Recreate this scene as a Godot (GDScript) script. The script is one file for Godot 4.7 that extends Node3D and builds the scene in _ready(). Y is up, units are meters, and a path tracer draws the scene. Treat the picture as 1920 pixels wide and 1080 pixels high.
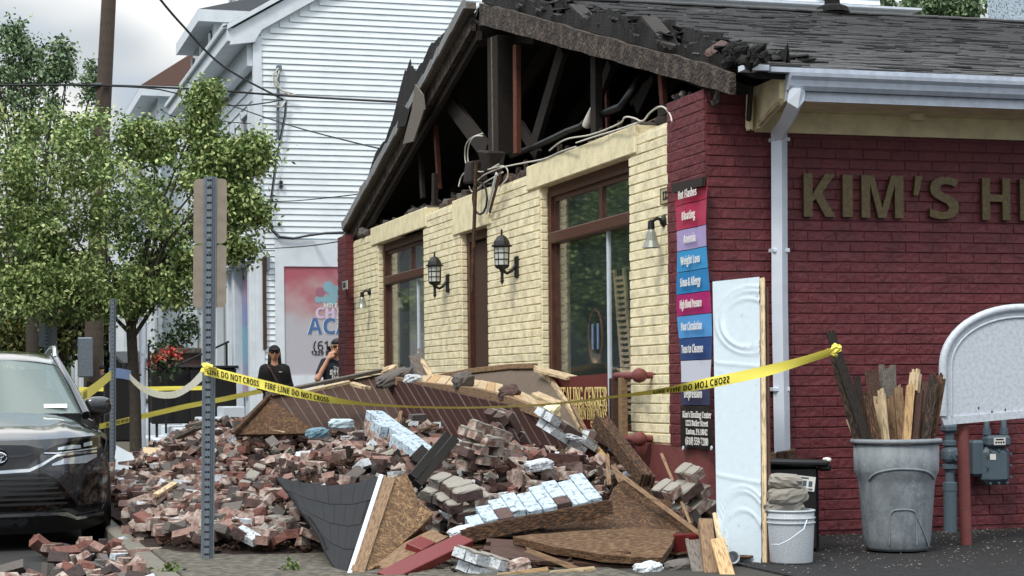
extends Node3D
# A brick shop whose front gable has fallen onto the pavement. World: x across the street (shop front lies in x = 0, street is x < -4.1),
# z along the street (shop corner at z = 0, far end of the block at z = -60), y up, metres.

const FOCAL := 3500.0
const EYE := Vector3(-5.413, 1.16, 12.997)
const ROLL := 0.010
var yaw := deg_to_rad(16.55)
var side := Vector3(cos(yaw), 0, sin(yaw))
var ahead := Vector3(sin(yaw), 0, -cos(yaw))
var rng := RandomNumberGenerator.new()
var M := {}


class Mb:
	var st := SurfaceTool.new()
	var smooth := false
	var mid := Vector3.ZERO
	func _init(sm := false) -> void:
		st.begin(Mesh.PRIMITIVE_TRIANGLES)
		smooth = sm
		st.set_smooth_group(0 if sm else -1)
	func soft(on: bool) -> void:
		st.set_smooth_group(0 if on else -1)
	func tint(c: Color) -> void:
		st.set_color(c)
	func tri(a: Vector3, b: Vector3, c: Vector3, from: Vector3) -> void:
		if (b - a).cross(c - a).dot((a + b + c) / 3.0 - from) > 0.0:
			var k := b
			b = c
			c = k
		st.add_vertex(a)
		st.add_vertex(b)
		st.add_vertex(c)
	func quad(a: Vector3, b: Vector3, c: Vector3, d: Vector3, from: Vector3) -> void:
		tri(a, b, c, from)
		tri(a, c, d, from)
	func box(xf: Transform3D, size: Vector3) -> void:
		var h := size / 2.0
		var p: Array[Vector3] = []
		for i in 8:
			p.append(xf * Vector3(h.x * (1 if i & 1 else -1), h.y * (1 if i & 2 else -1), h.z * (1 if i & 4 else -1)))
		for f in [[0, 1, 3, 2], [4, 5, 7, 6], [0, 1, 5, 4], [2, 3, 7, 6], [0, 2, 6, 4], [1, 3, 7, 5]]:
			quad(p[f[0]], p[f[1]], p[f[2]], p[f[3]], xf.origin)
	func aabb(lo: Vector3, hi: Vector3) -> void:
		box(Transform3D(Basis(), (lo + hi) / 2.0), hi - lo)
	func bev(xf: Transform3D, size: Vector3, b: float, jit := 0.0, r: RandomNumberGenerator = null) -> void:
		var v := []
		for i in 8:
			var s := Vector3(1 if i & 1 else -1, 1 if i & 2 else -1, 1 if i & 4 else -1)
			var row := []
			var j := Vector3.ZERO
			if jit > 0.0:
				j = Vector3(r.randf_range(-jit, jit), r.randf_range(-jit, jit), r.randf_range(-jit, jit))
			for a in 3:
				var q := size / 2.0 - Vector3(b, b, b)
				q[a] = size[a] / 2.0
				row.append(xf * (q * s + j))
			v.append(row)
		var c := xf.origin
		for a in 3:
			var bb := (a + 1) % 3
			var cc := (a + 2) % 3
			for s in 2:
				var k := s << a
				quad(v[k][a], v[k | 1 << bb][a], v[k | 1 << bb | 1 << cc][a], v[k | 1 << cc][a], c)
			for s in 2:
				for u in 2:
					var k := s << bb | u << cc
					quad(v[k][bb], v[k | 1 << a][bb], v[k | 1 << a][cc], v[k][cc], c)
		for i in 8:
			tri(v[i][0], v[i][1], v[i][2], c)
	func beam(a: Vector3, b: Vector3, w: float, t: float, up := Vector3.UP, bv := 0.006) -> void:
		bev(Transform3D(along(b - a, up), (a + b) / 2.0), Vector3((b - a).length(), t, w), minf(bv, minf(w, t) * 0.3))
	static func along(d: Vector3, up := Vector3.UP) -> Basis:
		var x := d.normalized()
		if absf(x.dot(up.normalized())) > 0.99:
			up = Vector3.RIGHT if absf(x.x) < 0.9 else Vector3.BACK
		var z := x.cross(up).normalized()
		return Basis(x, z.cross(x), z)
	func rock(xf: Transform3D, size: Vector3, jag: float, power: float, r: RandomNumberGenerator, n := 3) -> void:
		var at := {}
		var grid := func(i: int, j: int, k: int) -> Vector3:
			var key := Vector3i(i, j, k)
			if not at.has(key):
				var d := Vector3(i, j, k) * 2.0 / n - Vector3.ONE
				var l := pow(pow(absf(d.x), power) + pow(absf(d.y), power) + pow(absf(d.z), power), 1.0 / power)
				d = d / l
				at[key] = xf * (d * size / 2.0 * (1.0 + r.randf_range(-jag, jag * 0.4)))
			return at[key]
		for a in 3:
			for s in [0, n]:
				for i in n:
					for j in n:
						var q := []
						for o in [[0, 0], [1, 0], [1, 1], [0, 1]]:
							var w := Vector3i.ZERO
							w[a] = s
							w[(a + 1) % 3] = i + o[0]
							w[(a + 2) % 3] = j + o[1]
							q.append(grid.call(w.x, w.y, w.z))
						quad(q[0], q[1], q[2], q[3], xf.origin)
	func stub_brick(xf: Transform3D, s: Vector3, wear: float, broken: float, r: RandomNumberGenerator) -> void:
		# a fired brick with knocked corners; «broken» tears one end into a slanting, uneven face
		var p := []
		for i in 8:
			var q := Vector3(s.x * (0.5 if i & 1 else -0.5), s.y * (0.5 if i & 2 else -0.5), s.z * (0.5 if i & 4 else -0.5))
			q += Vector3(r.randf_range(-wear, wear), r.randf_range(-wear, wear) * 0.6, r.randf_range(-wear, wear))
			if i & 1 and broken > 0.0:
				q.x -= r.randf_range(0.0, broken)
			p.append(q)
		var cen := xf * Vector3(-broken * 0.2, 0, 0)
		for f in [[0, 1, 3, 2], [4, 5, 7, 6], [0, 1, 5, 4], [2, 3, 7, 6], [0, 2, 6, 4]]:
			quad(xf * p[f[0]], xf * p[f[1]], xf * p[f[2]], xf * p[f[3]], cen)
		var m: Vector3 = (p[1] + p[3] + p[5] + p[7]) / 4.0 + Vector3(r.randf_range(-0.6, 0.5) * broken, 0, 0)
		for f in [[1, 3], [3, 7], [7, 5], [5, 1]]:
			tri(xf * p[f[0]], xf * p[f[1]], xf * m, cen)
	func tube(pts: Array, radius, sides := 6, caps := true, flat := Vector2.ONE) -> void:
		var rings := []
		var bs := Basis()
		for i in pts.size():
			var d: Vector3 = (pts[mini(i + 1, pts.size() - 1)] - pts[maxi(i - 1, 0)]).normalized()
			if i == 0:
				bs = along(d, Vector3(0.0, 1, 0.0) if absf(d.y) < 0.9 else Vector3(0, 0, 1))
			elif bs.x.dot(d) < 0.99999:
				bs = (Basis(bs.x.cross(d).normalized(), bs.x.angle_to(d)) * bs).orthonormalized()
			var rad: float = radius[i] if radius is Array else radius
			var ring := []
			for k in sides:
				var w := TAU * k / sides
				ring.append(pts[i] + (bs.y * cos(w) * flat.x + bs.z * sin(w) * flat.y) * rad)
			rings.append(ring)
		for i in pts.size() - 1:
			for k in sides:
				var m := (k + 1) % sides
				quad(rings[i][k], rings[i][m], rings[i + 1][m], rings[i + 1][k], (pts[i] + pts[i + 1]) / 2.0)
		if caps:
			soft(false)
			for e in [0, pts.size() - 1]:
				var o: Vector3 = pts[1] if e == 0 else pts[e - 1]
				for k in range(1, sides - 1):
					tri(rings[e][0], rings[e][k], rings[e][k + 1], o)
			soft(smooth)
	func lathe(xf: Transform3D, prof: Array, sides := 20, squash := 1.0) -> void:
		for i in prof.size() - 1:
			for k in sides:
				var q := []
				for o in [[i, k], [i, k + 1], [i + 1, k + 1], [i + 1, k]]:
					var w: float = TAU * o[1] / sides
					var p: Vector2 = prof[o[0]]
					q.append(xf * Vector3(p.x * cos(w), p.y, p.x * sin(w) * squash))
				var d: Vector2 = prof[i + 1] - prof[i]
				var w2: float = TAU * (k + 0.5) / sides
				var out := Vector3(d.y * cos(w2), -d.x, d.y * sin(w2))
				var cen: Vector3 = (q[0] + q[1] + q[2] + q[3]) / 4.0
				quad(q[0], q[1], q[2], q[3], cen - xf.basis * out)
	func plate(pts: Array, thick: float, toward: Vector3) -> void:
		# a flat polygon given a thickness away from «toward»
		var n := Vector3.ZERO
		for i in pts.size():
			n += (pts[i] as Vector3).cross(pts[(i + 1) % pts.size()])
		n = n.normalized()
		if n.dot(toward) < 0.0:
			n = -n
		var bs := along(pts[1] - pts[0], n)
		var flat := PackedVector2Array()
		for p in pts:
			flat.append(Vector2((p - pts[0]).dot(bs.x), (p - pts[0]).dot(bs.z)))
		var idx := Geometry2D.triangulate_polygon(flat)
		var cen := Vector3.ZERO
		for p in pts:
			cen += p / pts.size()
		var back := -n * thick
		for i in range(0, idx.size(), 3):
			var a: Vector3 = pts[idx[i]]
			var b: Vector3 = pts[idx[i + 1]]
			var c: Vector3 = pts[idx[i + 2]]
			tri(a, b, c, (a + b + c) / 3.0 - n)
			tri(a + back, b + back, c + back, (a + b + c) / 3.0 + n)
		for i in pts.size():
			var a: Vector3 = pts[i]
			var b: Vector3 = pts[(i + 1) % pts.size()]
			quad(a, b, b + back, a + back, cen)
	func sheet(rows: Array, thick: float, toward: Vector3) -> void:
		# rows of points, a curved sheet with a thickness away from «toward»
		var nr := rows.size()
		var nc: int = rows[0].size()
		var back := []
		for i in nr:
			var line := []
			for j in nc:
				var du: Vector3 = rows[i][mini(j + 1, nc - 1)] - rows[i][maxi(j - 1, 0)]
				var dv: Vector3 = rows[mini(i + 1, nr - 1)][j] - rows[maxi(i - 1, 0)][j]
				var n := du.cross(dv).normalized()
				if n.dot(toward) < 0.0:
					n = -n
				line.append(rows[i][j] - n * thick)
			back.append(line)
		for i in nr - 1:
			for j in nc - 1:
				quad(rows[i][j], rows[i][j + 1], rows[i + 1][j + 1], rows[i + 1][j], (back[i][j] + back[i + 1][j + 1]) / 2.0 - toward * 0.01)
				if thick > 0.0:
					quad(back[i][j], back[i][j + 1], back[i + 1][j + 1], back[i + 1][j], (rows[i][j] + rows[i + 1][j + 1]) / 2.0 + toward * 0.01)
		if thick > 0.0:
			soft(false)
			var cen: Vector3 = (rows[0][0] + rows[nr - 1][nc - 1]) / 2.0
			for j in nc - 1:
				for i in [0, nr - 1]:
					quad(rows[i][j], rows[i][j + 1], back[i][j + 1], back[i][j], cen)
			for i in nr - 1:
				for j in [0, nc - 1]:
					quad(rows[i][j], rows[i + 1][j], back[i + 1][j], back[i][j], cen)
			soft(smooth)
	func done() -> ArrayMesh:
		st.generate_normals()
		return st.commit()


func at(px: float, py: float, d: float) -> Vector3:  # the point that far ahead of the eye along a line of sight
	return EYE + sight(px, py) * d


func sight(px: float, py: float) -> Vector3:
	var u := (px - 960.0) / FOCAL
	var v := (724.0 - py) / FOCAL
	return side * (u * cos(ROLL) + v * sin(ROLL)) + Vector3.UP * (v * cos(ROLL) - u * sin(ROLL)) + ahead


func on_x(px: float, py: float, x: float) -> Vector3:
	var s := sight(px, py)
	return EYE + s * (x - EYE.x) / s.x


func on_y(px: float, py: float, y: float) -> Vector3:
	var s := sight(px, py)
	return EYE + s * (y - EYE.y) / s.y


func on_z(px: float, py: float, z: float) -> Vector3:
	var s := sight(px, py)
	return EYE + s * (z - EYE.z) / s.z


func put(called: String, mb, m: Material, parent: Node = null) -> MeshInstance3D:
	var o := MeshInstance3D.new()
	o.name = called
	o.mesh = mb.done() if mb is Mb else mb
	o.material_override = m
	(parent if parent else self).add_child(o, true)
	return o


func thing(called: String, label: String, category: String, where := Vector3.ZERO, group := "") -> Node3D:
	var o := Node3D.new()
	o.name = called
	o.position = where
	add_child(o, true)
	tag(o, label, category, group)
	return o


func tag(o: Node, label: String, category: String, group := "") -> Node:
	o.set_meta("label", label)
	o.set_meta("category", category)
	if group:
		o.set_meta("group", group)
	return o


func kind(o: Node, k: String) -> Node:
	o.set_meta("kind", k)
	return o


func rr(a: float, b: float) -> float:
	return rng.randf_range(a, b)


func noise_tex(freq: float, cols: Array, octaves := 4, type := FastNoiseLite.TYPE_SIMPLEX_SMOOTH, size := 512, as_normal := 0.0, sd := 1) -> NoiseTexture2D:
	var n := FastNoiseLite.new()
	n.seed = sd
	n.noise_type = type
	n.frequency = freq
	n.fractal_octaves = octaves
	var t := NoiseTexture2D.new()
	t.width = size
	t.height = size
	t.seamless = true
	t.noise = n
	if as_normal > 0.0:
		t.as_normal_map = true
		t.bump_strength = as_normal
	else:
		var g := Gradient.new()
		var off := PackedFloat32Array()
		var cc := PackedColorArray()
		for i in cols.size():
			off.append(cols[i][0])
			cc.append(cols[i][1])
		g.offsets = off
		g.colors = cc
		t.color_ramp = g
	return t


func grey(v: float) -> Color:
	return Color(v, v, v)


func mat(c: Color, rough := 0.8, tex: Texture2D = null, scale := Vector3.ONE, nrm: Texture2D = null, ns := 0.6, world := true, metal := 0.0) -> StandardMaterial3D:
	var m := StandardMaterial3D.new()
	m.albedo_color = c
	m.roughness = rough
	m.metallic = metal
	if tex or nrm:
		m.uv1_triplanar = true
		m.uv1_world_triplanar = world
		m.uv1_scale = scale
	if tex:
		m.albedo_texture = tex
	if nrm:
		m.normal_enabled = true
		m.normal_texture = nrm
		m.normal_scale = ns
	return m


func glass(c: Color, a: float) -> StandardMaterial3D:
	var m := StandardMaterial3D.new()
	m.albedo_color = Color(c.r, c.g, c.b, a)
	m.transparency = BaseMaterial3D.TRANSPARENCY_ALPHA
	m.roughness = 0.03
	return m


func plank(called: String, a: Vector3, b: Vector3, w: float, t: float, m: Material, parent: Node = null, up := Vector3.UP, jag := 0.0) -> MeshInstance3D:
	# a length of timber lying in its own axes, so that the grain runs along it; jag breaks its ends
	var mb := Mb.new()
	var l := (b - a).length()
	var bs := Mb.along(b - a, up)
	if jag <= 0.0:
		mb.bev(Transform3D(), Vector3(l, t, w), minf(0.004, minf(w, t) * 0.25))
	else:
		var k := 5
		for side_end in [-1, 1]:
			for i in k:
				var z0 := w * (i / float(k) - 0.5)
				var z1 := w * ((i + 1) / float(k) - 0.5)
				var e := rr(0.0, jag)
				mb.aabb(Vector3(minf(0.0, side_end * (l / 2 - e)), -t / 2 + rr(0, t * 0.08), z0), Vector3(maxf(0.0, side_end * (l / 2 - e)), t / 2 - rr(0, t * 0.08), z1))
	var o := put(called, mb, m, parent)
	o.transform = Transform3D(bs, (a + b) / 2.0)
	return o


func words(called: String, s: String, height: float, xf: Transform3D, m: Material, parent: Node, font := "Droid Sans", weight := 700, depth := 0.003, squeeze := 1.0) -> MeshInstance3D:
	var o := put(called, letters(s, font, weight, height, depth), m, parent)
	o.transform = xf * Transform3D(Basis.from_scale(Vector3(squeeze, 1, 1)), Vector3.ZERO)
	return o


func letters(s: String, font: String, weight: int, height: float, depth: float) -> TextMesh:
	var t := TextMesh.new()
	var f := SystemFont.new()
	f.font_names = PackedStringArray([font])
	f.font_weight = weight
	t.font = f
	t.text = s
	t.font_size = 32
	t.pixel_size = height / 23.0
	t.depth = depth
	t.curve_step = 1.0
	return t


func facing(x: Vector3, up := Vector3.UP) -> Basis:  # x runs along the writing, z faces the reader
	var z := x.cross(up).normalized()
	return Basis(x.normalized(), z.cross(x).normalized(), z)


func materials() -> void:
	var blotch := noise_tex(0.012, [[0.0, grey(0.86)], [0.5, grey(0.95)], [1.0, grey(1.0)]], 5)
	var worn := noise_tex(0.008, [[0.0, grey(0.78)], [0.3, grey(0.88)], [0.55, grey(0.95)], [0.8, grey(1.0)], [1.0, grey(1.0)]], 7, FastNoiseLite.TYPE_SIMPLEX_SMOOTH, 1024, 0.0, 63)
	var faint := noise_tex(0.015, [[0.0, grey(0.93)], [0.5, grey(0.97)], [1.0, grey(1.0)]], 4, FastNoiseLite.TYPE_SIMPLEX_SMOOTH, 256, 0.0, 61)
	var grit := noise_tex(0.15, [[0.0, grey(0.6)], [0.5, grey(0.9)], [1.0, grey(1.0)]], 3)
	var bump := noise_tex(0.06, [], 5, FastNoiseLite.TYPE_SIMPLEX_SMOOTH, 512, 6.0)
	var fine := noise_tex(0.2, [], 4, FastNoiseLite.TYPE_SIMPLEX_SMOOTH, 512, 6.0, 5)
	var grain := noise_tex(0.02, [[0.0, grey(0.45)], [0.35, grey(0.8)], [0.6, grey(0.95)], [1.0, grey(1.0)]], 5, FastNoiseLite.TYPE_SIMPLEX_SMOOTH, 512, 0.0, 9)
	var char_ := noise_tex(0.02, [[0.0, grey(0.25)], [0.4, grey(0.5)], [0.62, grey(0.8)], [0.75, Color(1, 0.93, 0.85)], [1.0, Color(1, 0.95, 0.88)]], 6, FastNoiseLite.TYPE_SIMPLEX_SMOOTH, 512, 0.0, 13)
	var flake := noise_tex(0.05, [[0.0, Color(0.38, 0.3, 0.24)], [0.35, Color(0.62, 0.52, 0.42)], [0.65, Color(0.86, 0.77, 0.66)], [1.0, Color(1, 0.95, 0.85)]], 3, FastNoiseLite.TYPE_CELLULAR, 512, 0.0, 21)
	var tarmac := noise_tex(0.02, [[0.0, grey(0.45)], [0.35, grey(0.72)], [0.6, grey(0.88)], [0.75, grey(1.0)], [1.0, Color(1.25, 1.2, 1.12)]], 9, FastNoiseLite.TYPE_SIMPLEX_SMOOTH, 1024, 0.0, 33)
	var speck := noise_tex(0.35, [[0.0, grey(0.45)], [0.45, grey(0.75)], [0.7, grey(0.95)], [1.0, grey(1.0)]], 2, FastNoiseLite.TYPE_SIMPLEX_SMOOTH, 512, 0.0, 31)
	var crust := noise_tex(0.011, [[0.0, Color(0.40, 0.285, 0.255)], [0.36, Color(0.48, 0.37, 0.335)], [0.52, Color(0.62, 0.55, 0.515)], [0.7, Color(0.69, 0.65, 0.615)], [1.0, Color(0.78, 0.76, 0.73)]], 6, FastNoiseLite.TYPE_SIMPLEX_SMOOTH, 512, 0.0, 41)
	var dusty := noise_tex(0.018, [[0.0, grey(0.7)], [0.45, grey(0.92)], [0.62, Color(1, 1, 1)], [0.72, Color(1.0, 1.0, 1.0)], [1.0, Color(1, 1, 1)]], 6, FastNoiseLite.TYPE_SIMPLEX_SMOOTH, 512, 0.0, 47)
	var flaking := noise_tex(0.03, [[0.0, Color(0.36, 0.31, 0.29)], [0.25, Color(0.52, 0.46, 0.43)], [0.29, Color(0.82, 0.84, 0.86)], [0.5, Color(0.93, 0.96, 0.98)], [1.0, Color(0.98, 1, 1)]], 6, FastNoiseLite.TYPE_SIMPLEX_SMOOTH, 512, 0.0, 43)
	var one := Vector3.ONE
	M.yellow = mat(Color(0.95, 0.91, 0.77), 0.75, worn, one * 0.6, bump, 0.18)
	M.yellow_plain = mat(Color(0.95, 0.905, 0.75), 0.7, blotch, one * 0.9, bump, 0.15)
	M.red = mat(Color(0.40, 0.165, 0.19), 0.62, worn, one * 0.45, bump, 0.3)
	M.red_plain = mat(Color(0.47, 0.25, 0.24), 0.7, blotch, one * 1.0, bump, 0.2)
	M.red_gloss = mat(Color(0.50, 0.17, 0.165), 0.45, grit, one * 2.0)
	M.mortar = mat(Color(0.72, 0.70, 0.66), 0.95, speck, one * 2.0, fine, 0.8)
	M.white_siding = mat(Color(0.90, 0.935, 0.955), 0.5, faint, Vector3(0.4, 1.5, 0.4))
	M.white_trim = mat(Color(0.85, 0.885, 0.915), 0.55, faint, one * 0.7)
	M.white_metal = mat(Color(0.84, 0.88, 0.93), 0.35, faint, one * 1.5)
	M.gutter = mat(Color(0.74, 0.78, 0.84), 0.35, blotch, one * 1.5)
	M.door_white = mat(Color(0.69, 0.745, 0.78), 0.5, noise_tex(0.03, [[0.0, grey(0.55)], [0.13, grey(0.72)], [0.17, grey(0.95)], [0.5, grey(0.97)], [1.0, grey(1.0)]], 6, FastNoiseLite.TYPE_SIMPLEX_SMOOTH, 512, 0.0, 71), one * 1.1, bump, 0.04)
	M.shingle = mat(Color(0.53, 0.535, 0.54), 0.95, speck, one * 3.0, fine, 1.0)
	M.shingle.vertex_color_use_as_albedo = true
	M.slate = mat(Color(0.29, 0.31, 0.335), 0.95, speck, one * 4.0, fine, 0.8)
	M.felt = mat(Color(0.115, 0.11, 0.11), 0.95, char_, one * 1.5, bump, 1.0)
	M.charred = mat(Color(0.17, 0.145, 0.13), 0.9, grain, Vector3(1.5, 9, 9), bump, 0.7, false)
	M.old_wood = mat(Color(0.36, 0.29, 0.245), 0.85, char_, Vector3(1.2, 5, 5), bump, 0.8, false)
	M.verge = mat(Color(0.33, 0.285, 0.255), 0.9, noise_tex(0.016, [[0.0, grey(0.4)], [0.45, grey(0.7)], [0.62, grey(0.85)], [0.72, Color(1.25, 1.2, 1.1)], [1.0, Color(1.5, 1.4, 1.3)]], 6, FastNoiseLite.TYPE_SIMPLEX_SMOOTH, 512, 0.0, 17), one * 0.7, bump, 1.0)
	M.edge = mat(Color(0.56, 0.57, 0.575), 0.9, blotch, one * 3.0, bump, 0.8)
	M.torn = mat(Color(0.52, 0.455, 0.39), 0.95, flake, Vector3(0.8, 1.5, 2.2), bump, 1.2)
	M.slate_dark = mat(Color(0.18, 0.19, 0.205), 0.95, speck, one * 4.0, fine, 0.8)
	M.plaque = mat(Color(0.72, 0.68, 0.55), 0.7, blotch, one * 3.0)
	M.grey_wood = mat(Color(0.47, 0.44, 0.41), 0.9, grain, Vector3(1.0, 10, 10), bump, 0.8, false)
	M.red_stud = mat(Color(0.43, 0.24, 0.18), 0.8, grain, Vector3(1.0, 12, 12), null, 0.6, false)
	M.pine = mat(Color(0.80, 0.66, 0.48), 0.75, grain, Vector3(0.8, 9, 9), null, 0.5, false)
	M.pale_wood = mat(Color(0.83, 0.74, 0.60), 0.8, grain, Vector3(0.8, 7, 7), bump, 0.3, false)
	M.tan_wood = mat(Color(0.56, 0.45, 0.34), 0.8, grain, Vector3(0.9, 8, 8), bump, 0.5, false)
	M.dark_wood = mat(Color(0.30, 0.20, 0.155), 0.75, grain, Vector3(0.9, 9, 9), bump, 0.5, false)
	M.soffit_wood = mat(Color(0.28, 0.145, 0.125), 0.7, grain, Vector3(0.9, 6, 6), bump, 0.4, false)
	M.split_wood = mat(Color(0.45, 0.33, 0.235), 0.9, char_, Vector3(1.5, 7, 7), bump, 1.0, false)
	M.ply = mat(Color(0.40, 0.345, 0.295), 0.85, blotch, one * 1.2, bump, 0.3, false)
	var strands := strand_board()
	M.osb = mat(Color(0.74, 0.72, 0.68), 0.85, strands, one * 1.3, bump, 0.5)
	M.osb_dark = mat(Color(0.56, 0.51, 0.46), 0.9, strands, one * 1.2, bump, 0.8)
	M.frame_brown = mat(Color(0.34, 0.20, 0.145), 0.5, grain, Vector3(6, 0.7, 6), bump, 0.2)
	M.black = mat(Color(0.045, 0.045, 0.05), 0.45)
	M.black_matt = mat(Color(0.07, 0.07, 0.075), 0.9)
	M.iron = mat(Color(0.09, 0.09, 0.095), 0.5, grit, one * 3.0)
	M.galv = mat(Color(0.47, 0.51, 0.55), 0.5, blotch, one * 3.0, null, 0.5, true, 0.45)
	M.hole = mat(Color(0.06, 0.065, 0.07), 0.9)
	M.sign_back = mat(Color(0.57, 0.53, 0.475), 0.55, blotch, one * 2.0, null, 0.5, true, 0.1)
	M.asphalt = mat(Color(0.14, 0.14, 0.148), 0.95, tarmac, one * 0.45, fine, 1.0)
	M.road = mat(Color(0.24, 0.24, 0.24), 0.95, speck, one * 0.8, fine, 1.0)
	M.concrete = mat(Color(0.44, 0.42, 0.375), 0.95, tarmac, one * 0.5, fine, 0.7)
	M.kerb = mat(Color(0.48, 0.465, 0.425), 0.95, blotch, one * 1.6, fine, 0.8)
	M.gap = mat(Color(0.2, 0.19, 0.17), 1.0)
	M.stone = mat(Color(0.70, 0.68, 0.64), 0.95, speck, one * 2.5, fine, 1.0)
	M.brick_red = mat(Color(0.47, 0.315, 0.28), 0.95, dusty, one * 1.7, bump, 0.9)
	M.brick_brown = mat(Color(0.36, 0.285, 0.27), 0.95, dusty, one * 1.9, bump, 0.9)
	M.brick_pink = mat(Color(0.57, 0.455, 0.42), 0.95, dusty, one * 2.0, bump, 0.9)
	M.brick_crust = mat(Color(1, 1, 1), 0.95, crust, one * 2.2, bump, 0.9)
	M.brick_burnt = mat(Color(0.26, 0.22, 0.215), 0.95, dusty, one * 2.0, bump, 0.9)
	M.brick_white = mat(Color(0.82, 0.83, 0.84), 0.9, flaking, one * 2.5, bump, 0.8)
	M.brick_grey = mat(Color(0.48, 0.455, 0.44), 0.95, speck, one * 2.0, bump, 1.0)
	M.painted_white = mat(Color(0.74, 0.79, 0.83), 0.85, flaking, one * 1.1, bump, 0.8)
	M.dust = mat(Color(0.60, 0.53, 0.475), 1.0, crust, one * 4.0, fine, 1.2)
	M.dust.vertex_color_use_as_albedo = true
	M.plastic_grey = mat(Color(0.52, 0.55, 0.575), 0.6, noise_tex(0.02, [[0.0, grey(0.72)], [0.4, grey(0.88)], [0.7, grey(0.95)], [0.85, Color(1.1, 1.1, 1.1)], [1.0, Color(1.2, 1.2, 1.2)]], 7, FastNoiseLite.TYPE_SIMPLEX_SMOOTH, 512, 0.0, 51), Vector3(1.2, 0.5, 1.2), bump, 0.2)
	M.plastic_white = mat(Color(0.80, 0.83, 0.86), 0.45, grit, one * 1.5)
	M.sign_grey = mat(Color(0.78, 0.81, 0.85), 0.5, noise_tex(0.03, [[0.0, grey(0.86)], [0.5, grey(0.95)], [1.0, grey(1)]], 6, FastNoiseLite.TYPE_SIMPLEX_SMOOTH, 512, 0.0, 53), one * 1.8, null, 0.5)
	M.meter = mat(Color(0.36, 0.43, 0.48), 0.5, grit, one * 1.5)
	M.bronze = mat(Color(0.44, 0.385, 0.27), 0.42, noise_tex(0.04, [[0.0, grey(0.7)], [1.0, grey(1)]], 5), one * 1.2, null, 0.5, true, 0.45)
	M.window = glass(Color(0.6, 0.72, 0.70), 0.035)
	M.room = mat(Color(0.10, 0.12, 0.12), 0.9)
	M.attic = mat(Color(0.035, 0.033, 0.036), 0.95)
	M.shade_glass = mat(Color(0.52, 0.54, 0.50), 0.3)
	M.lamp_glass = mat(Color(0.75, 0.77, 0.76), 0.35)
	M.bark = mat(Color(0.30, 0.275, 0.245), 0.95, grain, Vector3(8, 1, 8), bump, 1.0)
	M.pole = mat(Color(0.335, 0.29, 0.255), 0.9, grain, Vector3(14, 0.6, 14), bump, 0.8)
	M.wire = mat(Color(0.05, 0.05, 0.055), 0.7)
	M.cable_white = mat(Color(0.78, 0.77, 0.73), 0.6)
	M.tape = mat(Color(0.95, 0.90, 0.40), 0.6)
	M.tape.backlight = Color(0.25, 0.22, 0.03)
	M.tape_white = mat(Color(0.88, 0.88, 0.82), 0.4)
	M.tape_blue = mat(Color(0.55, 0.66, 0.88), 0.4)
	M.ink = mat(Color(0.05, 0.05, 0.05), 0.7)
	M.paper = mat(Color(0.88, 0.88, 0.86), 0.7)
	M.skin = mat(Color(0.74, 0.55, 0.45), 0.6)
	M.cloth_black = mat(Color(0.05, 0.05, 0.06), 0.95)
	M.cloth_navy = mat(Color(0.09, 0.12, 0.17), 0.95)
	M.denim = mat(Color(0.16, 0.19, 0.26), 0.95)
	M.hair = mat(Color(0.07, 0.05, 0.045), 0.6)
	M.brown_roof = mat(Color(0.36, 0.25, 0.2), 0.95, speck, one * 3.0, fine, 1.0)
	M.house_grey = mat(Color(0.55, 0.565, 0.57), 0.8, blotch, one * 0.6)
	M.dark_house = mat(Color(0.33, 0.335, 0.345), 0.8, blotch, one * 0.6)


func ready_light() -> void:
	var cam := Camera3D.new()
	cam.name = "camera"
	cam.projection = Camera3D.PROJECTION_FRUSTUM
	cam.near = 0.1
	cam.far = 600.0
	cam.size = 0.1 * 1080.0 / FOCAL
	cam.frustum_offset = Vector2(0, 0.1 * 184.0 / FOCAL)
	var right := side * cos(ROLL) - Vector3.UP * sin(ROLL)
	var up := side * sin(ROLL) + Vector3.UP * cos(ROLL)
	cam.transform = Transform3D(Basis(right, up, -ahead), EYE)
	add_child(cam)
	cam.current = true
	var env := Environment.new()
	env.background_mode = Environment.BG_SKY
	env.tonemap_mode = Environment.TONE_MAPPER_LINEAR
	env.tonemap_exposure = 1.42
	env.sdfgi_enabled = true
	env.ssao_enabled = true
	env.ssil_enabled = true
	env.background_energy_multiplier = 1.0
	var pano := PanoramaSkyMaterial.new()
	pano.panorama = cloudy_sky()
	env.sky = Sky.new()
	env.sky.sky_material = pano
	var we := WorldEnvironment.new()
	we.name = "world_environment"
	we.environment = env
	add_child(we)
	var sun := DirectionalLight3D.new()
	sun.name = "sun"
	sun.light_energy = 0.5
	sun.light_color = Color(1.0, 0.97, 0.92)
	sun.light_angular_distance = 12.0
	sun.shadow_enabled = true
	add_child(sun)
	sun.look_at_from_position(Vector3.ZERO, Vector3(0.44, -0.76, -0.42), Vector3.UP)


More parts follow.
